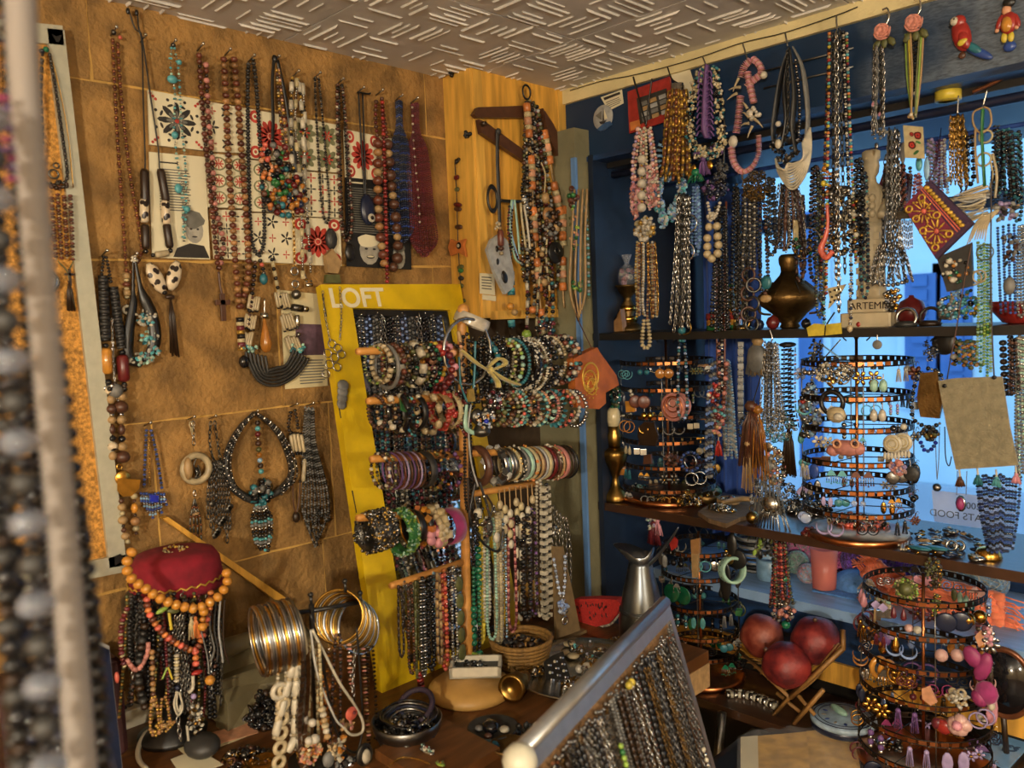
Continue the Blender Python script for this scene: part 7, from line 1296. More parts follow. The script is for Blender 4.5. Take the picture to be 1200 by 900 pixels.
FZ('small wooden bead strand with looped ends on the fez stand',[('s',[(178,760),(179,800),(180,830)],'woodbead:3.4 tan:3 brown:3'),('s',lp(180,815,182,862,12,.4),'gold_bead:1.9 woodbead:2.2'),('s',lp(192,815,194,852,12,.4),'woodbead:2 gold_bead:1.8'),('clu',190,851,14,8,40,1.9,['woodbead','gold_bead','tan'])],.11)
FZ('white braided cord with a loop on the fez stand',[('s',[(207,762),(207,800)],'ivory:3.2:.6 cream:3:.6'),('ball',208,806,3,'navy'),('t',[(207,810),(204,826),(209,838),(214,828),(210,811)],1.3,'ivory'),('t',[(208,810),(207,825),(210,834),(212,826)],1.2,'ivory'),('s',[(208,838),(212,872)],'silver:2.4:1.3:k')],.12)
FZ('dark round bead strand on the left of the fez stand',[('s',[(170,730),(162,790),(170,830)],'darkbrown:4.4:.9 black:4.6:.9 charcoal:4.4:.9')],.10)
FZ('silver chain and charm bunch on the fez stand',[('s',[(206+k*3,720),(205+k*4,760),(226+k*2,850)],'silver:1.7:1.3:k darksilver:1.5:1.3:k')for k in range(4)]+[('clu',229,842,9,20,60,3,['silver','darksilver','ivory','brass'],'h'),('t',[(219,850),(221,868)],1.6,'ivory')],.11)
FZ('white elbow-shaped bone charm and pink bead',[('t',[(226,792),(226,806),(221,812)],2.2,'ivory',{'n':'charm'}),('ball',227,816,3.4,'lilac')],.13)
FZ('braided grey cords at the right of the fez stand',[('t',[(248+k*4,700),(246+k*4,735),(251+k*3,760),(247+k*6,775)],1.3,('grey','charcoal','lightgrey','darkbrown')[k],{'d':.004*k})for k in range(4)],.10)
q=random.Random(21);it=[]
for k in range(64):
 x=150+q.uniform(0,108);it.append(('s',[(x,692+q.uniform(0,12)),(x+q.uniform(-8,8),735),(x+q.uniform(-12,12),775+q.uniform(0,75))],q.choice(['jet:2.8','black:3:.8','darkbrown:3.2 charcoal:3','darksilver:1.8:1.3:k','brown:2.2 jet:2','olive:2 gold_bead:1.8','maroon:1.8 darkred:1.8','charcoal:2.4','silver:1.6:1.3:k']),{'d':q.uniform(-.02,.0)}))
J('necklace_bunch','mass of dark mixed necklaces hanging all round the fez stand','necklace',FP,pf[0]+.095,it)
FZ('yellow-green ribbon bow with beads in the middle of the fez stand',[('ell',190,715,8,3,'lime',3,{'a':.3}),('ell',203,716,8,3,'olive',3,{'a':-.3}),('t',[(198,718),(201,738)],2,'yellow',{'flat':.4}),('t',[(196,782),(190,796)],1.2,'lime'),('t',[(197,782),(202,796)],1.2,'yellow')],.125,'bow','bow')
p=TZ(296,826);p[0]=.12;o=thing('telephone','old beige desk telephone behind the bangle stand','telephone',p)
m=MB();prism(m,[p+np.array([.075,-.09,0]),p+np.array([.075,.09,0]),p+np.array([.06,.08,.05]),p+np.array([-.03,.08,.11]),p+np.array([-.03,-.08,.11]),p+np.array([.06,-.08,.05])],-WAX,.05,'phonebeige');bx(m,p+np.array([-.075,-.085,0]),p+np.array([.03,.085,.085]),'phonebeige',BB);m.build('body',o)
m=MB();tube(m,smooth([p+np.array([.0,-.115,.09]),p+np.array([.0,-.09,.125]),p+np.array([.0,.0,.135]),p+np.array([.0,.09,.125]),p+np.array([.0,.115,.09])],5),[.028,.024,.016,.024,.028],'phonebeige',10);m.build('handset',o)
P=[TZ(248+22*u,822-6*u+26*math.sin(u*2.4))+WAZ*.014 for u in np.linspace(0,2,160)];P=[x+.009*np.array([math.cos(k*.8),math.sin(k*.8)*.5,math.sin(k*.8)])for k,x in enumerate(P)]
m=MB();tube(m,P,.0025,'olive',5);m.build('coiled_cord',o)
for k,(q_,mt,lb)in enumerate(((((206,876),(290,846),(304,858),(222,890)),'paper2','pale printed leaflet lying under the bangle stand'),(((200,892),(232,880),(262,898),(215,915)),'paper','cream paper slip at the bottom edge of the table'),(((228,868),(296,848),(303,862),(240,880)),'peach','pinkish banknote on the leaflet'))):
 m=MB();prism(m,[TZ(*a)+WAZ*(.001+.002*k)for a in q_],WAZ,.0008,mt);lab(m,'paper_slip',lb,'paper')
m=MB();cc_=TZ(238,886);m.add(S16,'charcoal',cc_+WAZ*.02,None,(.035,.03,.02));lab(m,'grey_stone','dark grey heart-shaped stone on the papers','stone')
heap('pile of dark chains and silver charms at the bottom edge','charm_pile','jewellery',TZ(290,895),.05,.04,160,.006,['silver','darksilver','jet','brown','brass'],'*',hgt=.02)
heap('spiky black metal bracelet pile left of the white bone necklace','bracelet_pile','bracelet',TZ(312,846),.035,.035,140,.007,['jet','black','darksilver','darkbrown'],'*',hgt=.07)
m=MB();cc_=TZ(308,900);lathe(m,[(.03,0),(.036,.004),(.036,.012),(.02,.016),(.012,.01),(.004,.012)],'gold',cc_,24);lab(m,'gilt_dish','round gilt medallion at the bottom edge of the table','dish')
pb_=TZ(372,892);o=thing('bangle_stand','black metal double-arm bangle stand at the front of the table','display stand',pb_)
BX=pb_[0];BS=(lambda px,py,off:PL(px,py,0,off),WAX);bc=Ctx(BS,BX)
m=MB();tube(m,[pb_,bc.P(365,708)],.005,'black',8);m.build('post',o);m=MB();lathe(m,[(.05,0),(.05,.006),(.01,.012)],'black',pb_,20);m.build('base',o)
for a,b in(((312,722),(362,716)),((365,716),(420,706))):m=MB();tube(m,[bc.P(*a),bc.P(*b)],.004,'black',8);m.build('arm',o)
for x,y in((312,720),(365,706),(405,690),(423,704)):m=MB();tube(m,[bc.P(x,y+4),bc.P(x-1,y-8)],.003,'black',6);m.add(S6,'black',bc.P(x-1,y-9),None,.005);m.build('prong',o)
def bang(label,x,y,R,ax,mt,r,group):
 m=MB();U=bc.U(x,y);fr=frame(ax);m.add(tor(r/R,36,6),mt,bc.P(x,y),fr,R*U);return m.build('bangle',label=label,cat='bracelet',group=group)
for k in range(16):bang(('first','second','third','fourth','fifth','sixth','seventh','eighth','ninth','tenth','eleventh','twelfth','thirteenth','fourteenth','fifteenth','sixteenth')[k]+' thin metal bangle from the left on the left arm of the bangle stand',302+k*2.8,752-k*.7,40,(.25,1,.05+.02*(k % 3)),('silver','gold','brightsilver','steel')[k % 4],1.5+.4*(k % 2),'bangles on the left arm')
for k in range(3):bang(('left','middle','right')[k]+' of three wide cream bangles at the right of the left arm',340+k*4,745,34,(.25,1,.05),'bone',2.6,'cream bangles on the left arm')
for k in range(12):bang(('first','second','third','fourth','fifth','sixth','seventh','eighth','ninth','tenth','eleventh','twelfth')[k]+' bangle counted from the left in the gold coil on the right arm',396+k*2.2,722+k*1.2,30,(.75,-.2+.03*k,.25),('gold','brass','silver')[k % 3],1.4+.5*(k % 2),'gold bangles on the right arm')
def BJ(label,items,d=.03):return J('necklace',label,'necklace',BS,BX+d,items)
BJ('white tube and ring bone necklace on the bangle stand',[('s',[(345,775),(338,800),(328,840),(319,878)],'ivory:4.2:2.2:b bone:3:.6:c'),('s',[(346,775),(346,820),(343,870),(320,884)],'ivory:4.2:2.2:b bone:3:.6:c')]+[('ring',333-k*1.2,808+k*17,6.5,3,'bone')for k in range(6)]+[('ring',327,810,8,3.4,'ivory')],.035)
BJ('smooth white leather loop with a round end on the bangle stand',[('t',[(366,738),(380,765),(398,800),(415,825),(425,845),(424,858),(412,861),(402,852)],1.9,'ivory'),('t',[(364,738),(372,790),(392,840),(402,852)],1.5,'white')],.05)
BJ('silver square-chain necklace in the middle of the stand',[('s',[(354,757),(353,800),(350,845),(352,890),(362,905)],'brightsilver:2.6:.8:x silver:2.2:.7:x'),('s',[(359,757),(360,800),(356,860)],'brightsilver:2.2:.8:x')],.045)
BJ('amber chip necklace on the bangle stand',[('clu',382,835,9,42,140,3,['honey','amber','orange','brown'],'h'),('s',[(370,760),(378,800)],'honey:2.6:1:h amber:2.4:1:h')],.02)
BJ('orange and cream chip cascade at the foot of the bangle stand',[('clu',364,882,14,16,120,2.6,['orange','peach','cream','honey','rose'],'h')],.05)
BJ('large pearl and cream stone necklace on the stand',[('ball',366,847,5,'pearl'),('ball',369,866,6,'pearl'),('ball',362,868,5,'pearl'),('s',[(374,750),(376,800),(377,830)],'cream:1.8:1.6:c'),('s',[(377,828),(381,850),(385,870)],'bone:4.2:.8 ivory:4:.9 tan:4:.9'),('ell',385,890,8,10,'grey',5)],.055)
BJ('peach chip strand hanging from the gold bangle coil',[('s',[(409,752),(410,780),(413,815)],'peach:3.2:.8:h rose:3:.8:h silver:2'),('s',[(425,752),(427,790),(430,840),(433,870)],'rose:2.8:.8:h brown:2.6:.8:h tan:2.8:.8:h')],.03)
BJ('black cord necklaces with a red button, at the right of the stand',[('t',[(418,735),(422,790),(425,850),(420,880)],1.4,'black'),('t',[(364,720),(375,760),(392,850),(410,880),(430,878)],1.6,'black'),('disc',408,834,8,'coral',{'d':.01}),('ball',409,832,2,'maroon',{'d':.016}),('clu',406,850,9,8,12,4,['tan','bone','rose'],'h'),('s',[(416,760),(414,800),(415,830)],'silver:2:1.3:k')],.04)
J('cameo','black oval cameo brooch with a white profile','brooch',BS,BX+.07,[('ell',426,884,11,14,'black',4,{'n':'mount'}),('ell',427,885,6,9,'ivory',3,{'d':.006,'n':'relief'}),('ring',426,884,10,1.2,'darksilver',{'d':.004,'asp':1.25,'n':'rim'})])
for k,(x,sp,lb)in enumerate(((340,'ivory:2.6:1.6:c silver:1.6','white tube bead strand left of the square-chain necklace'),(348,'ivory:2.2 pearl:2.4','small pearl strand beside the white ring necklace'),(356,'peach:2.4:1:h cream:2','pale peach chip strand behind the square chain'),(366,'cream:2:1.6:c tan:1.6','cream tube strand in the middle of the bangle stand'),(388,'honey:2.4:1:h brown:2:1:h','honey chip strand right of the amber necklace'),(396,'brown:2.2 jet:2','brown-black bead strand under the white loop'),(434,'jet:2.6:1:h darkbrown:2.4:1:h','dark chip strand at the far right of the bangle stand'),(331,'bone:2.4 ivory:2.2','bone bead strand under the left bangles'))):
 BJ(lb,[('s',lp(x,735+(k*13 % 30),x+2-(k % 3)*3,850+(k*29 % 50),12,.3),sp)],.02+.006*(k % 3))
BJ('shell and pebble tangle at the foot of the bangle stand',[('clu',395,876,14,14,34,4,['tan','bone','honey','brown','ivory'],'h'),('clu',405,892,20,10,40,4,['charcoal','jet','grey','brown'],'h')],.05)
p=TZ(478,868);U=depth(p)/FPX;o=thing('metal_bowl','shallow steel bowl heaped with dark chains','bowl',p)
m=MB();lathe(m,[(24*U,0),(34*U,.006),(40*U,.03),(41.5*U,.042),(40*U,.043),(38*U,.03),(30*U,.010),(2*U,.008)],'steel',p,36);m.build('bowl_body',o)
heap('heap of dark silver chains in the steel bowl','chain_heap','jewellery',p+WAZ*.012,.055,.055,260,.006,['darksilver','jet','navy','silver','charcoal'],'*',hgt=.03)
for k in range(5):m=MB();tube(m,smooth([p+np.array([math.cos(a)*(.03+.006*k),math.sin(a)*(.03+.005*k)+.005,.036+.003*k+.002*math.sin(3*a)])for a in np.linspace(0,5.5,12)],3),.0022,('darksilver','silver','navy','steel','jet')[k],5);lab(m,'bracelet',('dark silver rope bracelet in the steel bowl','bright silver rope bracelet in the steel bowl','navy cord bracelet in the steel bowl','steel snake bracelet in the steel bowl','jet cord bracelet on top of the steel bowl')[k],'bracelet')
m=MB();cc_=p+np.array([-.02,.035,.045]);mat('darkviolet','2e2030',.7,0);m.add(tor(.16,26,7),'darkviolet',cc_,rotm((0,1,0),.2)@ rotm((1,0,0),.6),.034);lab(m,'bracelet','plaited dark violet bangle leaning in the steel bowl','bracelet')
m=MB();prism(m,[TZ(*a)+WAZ*.0005 for a in((440,890),(515,850),(586,888),(510,935))],WAZ,.018,'tablewood');lab(m,'wooden_board','flat brown wooden board at the front of the table','board')
J('brooch','silver filigree eye brooch with a red centre on the wooden board','brooch','T',TAB+.021,[('ell',500,880,13,5,'silver',1.6,{'n':'plate'}),('clu',500,880,12,4,30,1.5,['silver','mint','teal','ivory'],'s',{'d':.003}),('ball',500,879,2.6,'red',{'d':.004})])
J('brooch','small green enamel brooch at the picture bottom','brooch','T',TAB+.021,[('ell',516,895,8,4,'lime',1.6,{'n':'plate'}),('clu',516,895,6,2,8,1.5,['olive','gold'],'s',{'d':.003})])
J('brooch','thin gold chain lying on the wooden board','necklace','T',TAB+.020,[('s',[(455,898),(470,888),(490,890),(505,896)],'gold:1:1.4:k')])
p=TZ(559,806)+WAZ*.034;o=thing('gift_box','small open white box with a dark chain inside, on the stand base','box',p)
R2=rotm((0,0,1),-.35);bxr=lambda lo,hi,mt:None
for lo,hi,nm,mt in(((-.052,-.032,0),(.052,.032,.004),'bottom','offwhite'),((-.052,-.032,0),(-.046,.032,.022),'side','offwhite'),((.046,-.032,0),(.052,.032,.022),'side','offwhite'),((-.052,-.032,0),(.052,-.027,.022),'side','offwhite'),((-.052,.027,0),(.052,.032,.022),'side','offwhite'),((-.046,-.027,.004),(.046,.027,.010),'lining','charcoal')):
 m=MB();lo=np.array(lo);hi=np.array(hi);fr=np.array([_n((.72,.69,0)),_n((-.69,.72,0)),WAZ]).T;m.add(BOX,mt,p+fr @((lo+hi)/2),fr,(hi-lo)/2,smooth=False);m.build(nm,o)
heap('','','',p+WAZ*.011,.03,.016,60,.0035,['jet','darksilver','silver'],'*',o,hgt=.004,part='chain')
p=TZ(578,860);m=MB();lathe(m,[(.02,0),(.042,.006),(.047,.014),(.044,.014),(.03,.006),(.002,.005)],'charcoal',p,26);lab(m,'dish','round dark dish with polished stones','dish')
for k,(dx,dy,mt,s_)in enumerate(((0,-.005,'jet',.018),(-.022,.012,'jet',.009),(.02,.01,'ivory',.01),(.012,-.024,'brown',.008),(-.02,-.016,'grey',.008))):
 m=MB();m.add(S10,mt,p+np.array([dx,dy,.006+s_*.55]),None,(s_,s_*.9,s_*.6));lab(m,'polished_stone',('large shiny black stone in the dark dish','small black stone at the dish rim','ivory shell stone in the dark dish','brown pebble in the dark dish','grey pebble in the dark dish')[k],'stone')
p=TZ(596,882);m=MB();lathe(m,[(.014,0),(.03,.008),(.034,.016),(.031,.016),(.02,.006),(.002,.005)],'oldbrass',p,22);lab(m,'dish','small bronze leaf dish in front of the dark dish','dish')
m=MB();m.add(S10,'teal',TZ(572,878)+WAZ*.008,rotm((0,0,1),.6),(.022,.012,.008));lab(m,'polished_stone','flat teal stone in front of the dark dish','stone')
p=TZ(606,818);m=MB();Rl=frame((.35,-.8,.1));lathe(m,[(.012,-.05),(.014,-.03),(.010,-.02),(.022,-.01),(.024,.0),(.02,.012),(.026,.02),(.028,.028),(.020,.03),(.016,.02)],'brass',p+WAZ*.029,22,Rl);lab(m,'brass_cup','small brass candle cup lying on its side beside the tray','candle holder')
J('brooch','beaded teal brooch with a chain beside the wooden board','brooch','T',TAB+.006,[('clu',538,858,5,3,14,1.8,['teal','silver','ivory']),('s',[(525,852),(532,856),(540,860)],'copper:1.2:1.3:k')])
heap('black pouch and clips left of the tray','clip_pile','jewellery',TZ(612,858),.012,.02,20,.007,['black','charcoal'],'h',hgt=.02)
p=TZ(684,792);U=depth(p)/FPX;o=thing('tray','round silver tray heaped with rings and brooches','tray',p)
RT=.155;m=MB();lathe(m,[(RT*.8,0),(RT*.86,.006),(RT*.97,.018),(RT,.020),(RT*.98,.022),(RT*.85,.010),(RT*.8,.005),(.002,.005)],'silver',p,44);m.build('tray_body',o)
q=random.Random(12)
kinds=(('silver','silver finger ring'),('darksilver','dark silver finger ring'),('gold','gold finger ring'),('brass','brass finger ring'))
for k in range(60):
 a=q.uniform(-.6,2.6);r=RT*.74*math.sqrt(q.random());mt,nm=kinds[k % 4];s_=q.uniform(.007,.010)
 m=MB();c_=p+np.array([math.cos(a)*r,math.sin(a)*r,.010+q.uniform(0,.016)]);rr_=rotm(_n((q.gauss(0,1),q.gauss(0,1),.3)),q.uniform(0,1.5));m.add(tor(.17,12,5),mt,c_,rr_,s_);sc_,sn_=q.choice([('ivory','an ivory'),('jet','a black'),('crystal','a clear'),('brown','a brown'),('turq','a turquoise')]);m.add(S6,sc_,c_+rr_ @ np.array([0,s_*1.05,0]),rr_,s_*.45)
 m.build('finger_ring',label=f'{nm} with {sn_} stone, heaped in the round tray',cat='ring',group=f'{nm}s with {sn_} stone in the tray')
for k,(x,y)in enumerate(((664,772),(672,776),(668,765))):m=MB();lathe(m,[(.012,0),(.014,.002),(.013,.006),(.004,.007)],'bone',TZ(x,y)+WAZ*(.012+.006*(k==2)),18);lab(m,'button',('flat cream button on the left of the ring heap','second cream button touching the ring heap','cream button on top of the other two')[k],'button')
for k,(x,y,s_)in enumerate(((679,792,.009),(688,790,.010),(696,795,.008))):m=MB();m.add(S10,'pearl',TZ(x,y)+WAZ*(.006+s_),None,s_);lab(m,'pearl',('left pearl in the tray','middle and largest pearl in the tray','right small pearl in the tray')[k],'pearl')
heap('scattered earrings and beads at the left of the tray','earring_pile','jewellery',p+np.array([-.09,-.06,.006]),.04,.04,80,.005,['silver','tan','gold','darksilver','brass'],'*',hgt=.008)
heap('gold earrings at the front of the tray','earring_pile','jewellery',p+np.array([.04,-.06,.006]),.04,.03,70,.006,['gold','brass','silver'],'*',hgt=.012)
ec=TZ(668,852);a,b,c2,d2=TZ(646,838)+WAZ*.06,TZ(664,836)+WAZ*.075,TZ(690,850)+WAZ*.02,TZ(655,855)+WAZ*.015
e0,e1,e2,e3=D(637,776,1.72),D(660,763,1.74),D(676,822,1.66),D(650,850,1.62);o=thing('earring_card','black velvet earring card with rows of studs standing in the tray','earring card',e3)
nn=_n(np.cross(e1-e0,e3-e0));nn=nn if np.dot(nn,CAM-e0)>0 else-nn
m=MB();prism(m,[e0,(e0*.5+e1*.5)+(e0-e3)*.03,e1,e2,e3],-nn,.004,'black');m.build('card',o)
for i in range(7):
 for j in range(3):
  u=.2+.3*j;v=.1+.125*i;c_=(e0*(1-u)+e1*u)*(1-v)+(e3*(1-u)+e2*u)*v+nn*.002;m=MB();m.add(S6,('silver','ivory','brightsilver')[(i+j)% 3],c_,None,.0034);m.add(S4,'crystal',c_+np.array([.004,.003,0]),None,.0025);m.build('stud',o)
heap('turquoise and white charms beside the tray','charm_pile','jewellery',TZ(636,858),.022,.03,60,.006,['turq','ivory','silver','lightblue','teal'],'*',hgt=.012)
heap('loose silver rings behind the tray','ring_pile','jewellery',TZ(728,752),.025,.03,50,.006,['silver','darksilver','brass'],'*',hgt=.01)
mat('wicker','8a6630',.7,0,var=.3,scale=90,island=.3,bump=.3)
p=TZ(612,778);o=thing('wicker_basket','small round wicker basket of dark jewellery behind the stand','basket',p)
for k in range(7):m=MB();m.add(tor(.09,30,5),'wicker',p+WAZ*(.006+.0085*k),None,.052+.0022*k);m.build('coil',o)
for k in range(18):a=k*.349;m=MB();tube(m,[p+np.array([math.cos(a)*.05,math.sin(a)*.05,0]),p+np.array([math.cos(a)*.068,math.sin(a)*.068,.062])],.003,'wicker',5);m.build('stake',o)
m=MB();lathe(m,[(.05,0),(.052,.004),(.002,.005)],'wicker',p,24);m.build('floor_disc',o)
heap('dark brown jewellery filling the wicker basket','jewellery_pile','jewellery',p+WAZ*.03,.045,.045,90,.009,['darkbrown','jet','brown','charcoal','wicker'],'*',hgt=.03)
mat('kraft','6b5636',.8,0,var=.15,scale=60,island=0)
cb=Ctx('L',TZ(664,748)[0]);o=thing('necklace_card','brown kraft necklace card holding a crystal necklace','display card',TZ(664,748))
m=MB();prism(m,[cb.P(*a)for a in((646,640),(658,640),(678,738),(650,748))],WAX,.006,'kraft');m.build('card',o);pp=TZ(664,746);m=MB();bx(m,pp+np.array([-.06,-.03,0]),pp+np.array([.02,.05,.006]),'kraft');m.build('foot',o)
J('necklace','crystal cluster necklace with a ring pendant on the kraft card','necklace','L',TZ(664,748)[0]+.016,[('s',[(648,650),(653,680),(657,700)],'crystal:2 silver:1.6'),('s',[(662,650),(662,680),(660,700)],'crystal:2 silver:1.6'),('clu',659,711,7,9,40,2.4,['crystal','brightsilver','bluecrystal'],'d'),('ring',662,727,4.5,1.1,'brightsilver')])
mat('knitred','b3261e',.85,0,var=.15,scale=200,bump=.5,bscale=350,island=0)
p=T(705,730,TAB);cw=Ctx('F',p[1]);o=thing('watermelon_purse','red crocheted watermelon-slice purse with black seeds','purse',p)
ol=[(677,704),(681,699),(705,698),(730,699),(735,704),(732,716),(722,727),(706,731),(692,731),(681,727)]
m=MB();prism(m,[cw.P(*a)for a in ol],-WAY,.028,'knitred');m.build('body',o)
q=random.Random(6)
for k in range(26):
 x=684+q.uniform(0,44);y=703+q.uniform(0,20)*(1-abs(x-706)/60);m=MB();m.add(S4,'black',cw.P(x,y,.029),rotm((0,1,0),q.uniform(-.6,.6)),(.0018,.001,.0045));m.build('seed',o)
m=MB();beads(m,smooth([cw.P(*a,.018)for a in((679,722),(692,731),(706,732),(722,728),(734,712))],6),parse('ivory:1.6',cw.U(700,715)));m.build('bead_edge',o)
mat('pewter','70767c',.28,.95,var=.25,scale=14,island=0)
p=base_at(743,T(743,748,TAB)[1],TAB);U=depth(p)/FPX;zj=lambda y:F(743,y,p[1])[2]-TAB
o=thing('metal_jug','grey pewter jug with a wide curved spout and tall handle','jug',p)
m=MB();lathe(m,[(22*U,0),(27*U,.006),(27*U,zj(725)),(24*U,zj(708)),(21*U,zj(690)),(17*U,zj(675)),(14*U,zj(660)),(13*U,zj(655))],'pewter',p,32);m.build('body',o)
for y in(710,712):m=MB();m.add(tor(.05,30,5),'pewter',p+WAZ*zj(y),None,25*U);m.build('band',o)
m=MB();tp=p+WAZ*zj(657);ring_=[]
V=[];Q=[];n=28
for i in range(n):
 a=6.283*i/n;ca,sa=math.cos(a),math.sin(a);d=_n((-.7,-.2,0));e=np.array([-d[1],d[0],0]);s_=max(0,ca)
 for r_,h_ in((13,0),(17+16*s_**2,.018+.018*s_-.012*max(0,-ca)*0),(16+15.5*s_**2,.019+.0185*s_),(12,.003)):
  V.append(tp+(d*ca*r_+e*sa*(r_*(1-.35*s_)))*U+WAZ*(h_+(.03 if ca<-.7 and h_>.01 else 0)*(-ca-.7)*2))
for i in range(n):
 for k in range(3):Q.append((i*4+k,((i+1)% n)*4+k,((i+1)% n)*4+k+1,i*4+k+1))
m.add((np.array(V),np.array(Q,I4),np.zeros((0,3),I4)),'pewter');m.build('spout',o)
m=MB();tube(m,smooth([F(x,y,p[1])for x,y in((755,668),(772,650),(786,632),(795,618))]),[.005,.004,.003,.002],'pewter',6);m.build('handle',o)
# ================================================================ CHAIN BOARD (right foreground)
A_,B0,C0=D(779,716,1.40),D(613,893,.94),D(823,905,1.36)
al=_n(B0-A_);ln=np.linalg.norm(B0-A_);dn_=C0-A_;dn_=dn_-al*np.dot(dn_,al);dn_=_n(dn_);bn=_n(np.cross(al,dn_));bn=bn if np.dot(bn,CAM-A_)>0 else-bn
bh=(A_[2]-.014)/(-dn_[2]);CB=lambda s_,t_,d=0:A_+al*s_+dn_*t_+bn*d
mat('corkdark','84623c',.9,0,var=.3,scale=120,bump=.3,bscale=200,island=0)
o=thing('chain_board','aluminium-framed cork board full of chains, standing in the foreground','board',CB(ln/2,bh))
m=MB();prism(m,[CB(.0,.0,-.008),CB(ln,0,-.008),CB(ln,bh,-.008),CB(0,bh,-.008)],bn,.008,'corkdark');m.build('cork_sheet',o)
mat('alum2','a9abac',.3,.8,var=.06,island=0)
for q_ in(((-.01,-.012),(ln+.01,-.012),(ln+.01,.014),(-.01,.014)),((-.010,.014),(.004,.014),(.004,bh),(-.010,bh)),((ln-.004,.014),(ln+.010,.014),(ln+.010,bh),(ln-.004,bh)),((-.01,bh-.02),(ln+.01,bh-.02),(ln+.01,bh),(-.01,bh))):
 m=MB();prism(m,[CB(*a,-.010)for a in q_],bn,.018,'alum2');m.build('frame_bar',o)
m=MB();tube(m,[CB(-.01,-.012,0),CB(ln+.01,-.012,0)],.011,'alum2',10);m.build('top_edge',o)
m=MB();m.add(S10,'plasticwhite',CB(ln+.006,-.004,0),None,.021);m.build('corner_cap',o)
q=random.Random(33);CT=[('darksilver:1.5:1.3:k','dark silver chain'),('silver:1.6:1.3:k','silver chain'),('steel:1.8:1.3:k','heavy steel chain'),('oldbrass:1.6:1.3:k','bronze chain'),('jet:1.6','black bead chain'),('black:1.8:2:b','black leather cord'),('darkbrown:1.6:2:b','brown leather cord'),('copperbead:1.4 darksilver:1.4','copper bead chain'),('tan:1.5:2:b','tan suede cord'),('grey:1.7','grey bead chain')]
PLC=['at the far end','just right of the far end','a quarter along','left of the yellow pin','beside the yellow pin','in the middle','right past the middle','three quarters along','near the front end','at the front end']
n=56;cnt={}
for k in range(n):
 s_=.02+(ln-.04)*(k/(n-1))**.85;sp,nm=CT[q.randrange(len(CT))];nm2=PLC[min(9,int(k/n*10))]
 t0=.020+q.uniform(0,.012);w_=q.uniform(.004,.010);l_=q.uniform(.22,.36)
 P=[]
 for i in range(31):
  u=i/30;ph=u*2-1;P.append(CB(s_+w_*(math.copysign(min(1,abs(ph)*1.6),ph)),t0+l_*(1-abs(ph)**3),.008+.004*(k % 3)+.002*math.sin(k)))
 m=MB();U=depth(P[0])/FPX;beads(m,P,parse(sp,.0015))
 key=(nm,nm2);cnt[key]=cnt.get(key,0)+1
 lb=f'{nm} pinned {nm2} of the foreground chain board'
 if cnt[key]>1:lb=f'{("", "", "second", "third", "fourth")[min(4, cnt[key])]} {nm} pinned {nm2} of the foreground chain board'
 m.build('chain_necklace',label=lb,cat='necklace')
 m=MB();m.add(S6,'steel',CB(s_,t0-.003,.012),None,.003);m.build('pin',o)
m=MB();c_=CB(ln*.44,.03,.016);m.add(S10,'yellow',c_,None,.006);m.add(S10,'yellow',c_+al*.010,None,.006);lab(m,'yellow_pin','two-ball yellow pin on the chain board','pin')
for k,(s_,t_,ml,lb)in enumerate(((.62,.13,['lime','green','lime'],'bright lime green beaded strip on the chain board'),(.72,.24,['red','coral','lilac'],'red cork-shaped bead pendant on the chain board'),(.35,.28,['red','cream','tan'],'red and cream bead pendant near the middle of the chain board'),(.1,.27,['ivory','silver'],'white feather charm near the far end of the chain board'),(.55,.20,['green','emerald'],'small emerald bead pendant on the chain board'))):
 m=MB();P=[CB(ln*s_,t_-.06+.012*i,.022)for i in range(10)]
 beads(m,P,[(a,.0042,1,'s')for a in ml]);lab(m,'pendant',lb,'pendant')
# ================================================================ LOWER SHELF AND SILL
mat('pomegranate','7a2420',.5,0,var=.35,scale=28,island=0,col2='4a1018',bump=.15,bscale=90);mat('pomorange','8a4632',.5,0,var=.3,scale=22,island=0,col2='6a2018',bump=.15,bscale=90)
mat('standwood','8a6434',.5,0,var=.2,scale=10,island=.1,stretch=(8,2,1))
ps=T(922,842,LZ);ps[1]=1.80;ps[0]=F(922,842,1.80)[0];U=depth(ps)/FPX
o=thing('folding_stand','small folding wooden bowl stand carrying three pomegranates','stand',ps)
FQ=lambda x,y,yy=1.80:F(x,y,yy)
for x0,y0,x1,y1,yy in((906,838,944,796,1.79),(942,838,910,812,1.81),(930,848,965,808,1.75),(955,838,935,815,1.77)):
 m=MB();tube(m,[FQ(x0,y0,yy),FQ(x1,y1,yy)],.0055,'standwood',4);m.build('leg',o)
for k in range(7):
 f_=k/6;a0=FQ(868+f_*42,768+f_*44,1.86-f_*.10);b0=FQ(950+f_*34,745+f_*0,1.90-f_*.10)
for k in range(8):
 f_=k/7;a0=FQ(868,770,1.88)*(1-f_)+FQ(926,818,1.76)*f_;m=MB();b0=FQ(956,764,1.92)*(1-f_)+FQ(988,752,1.78)*f_;mid=(a0+b0)/2-WAZ*.018;tube(m,smooth([a0,mid,b0],5),.005,'standwood',4,flat=.5);m.build('slat',o)
for a,b in(((868,764,1.88),(926,818,1.76)),((926,818,1.76),(988,760,1.77)),((988,738,1.79),(988,762,1.77))):
 m=MB();tube(m,[FQ(*a),FQ(*b)],.006,'standwood',4);m.build('rail',o)
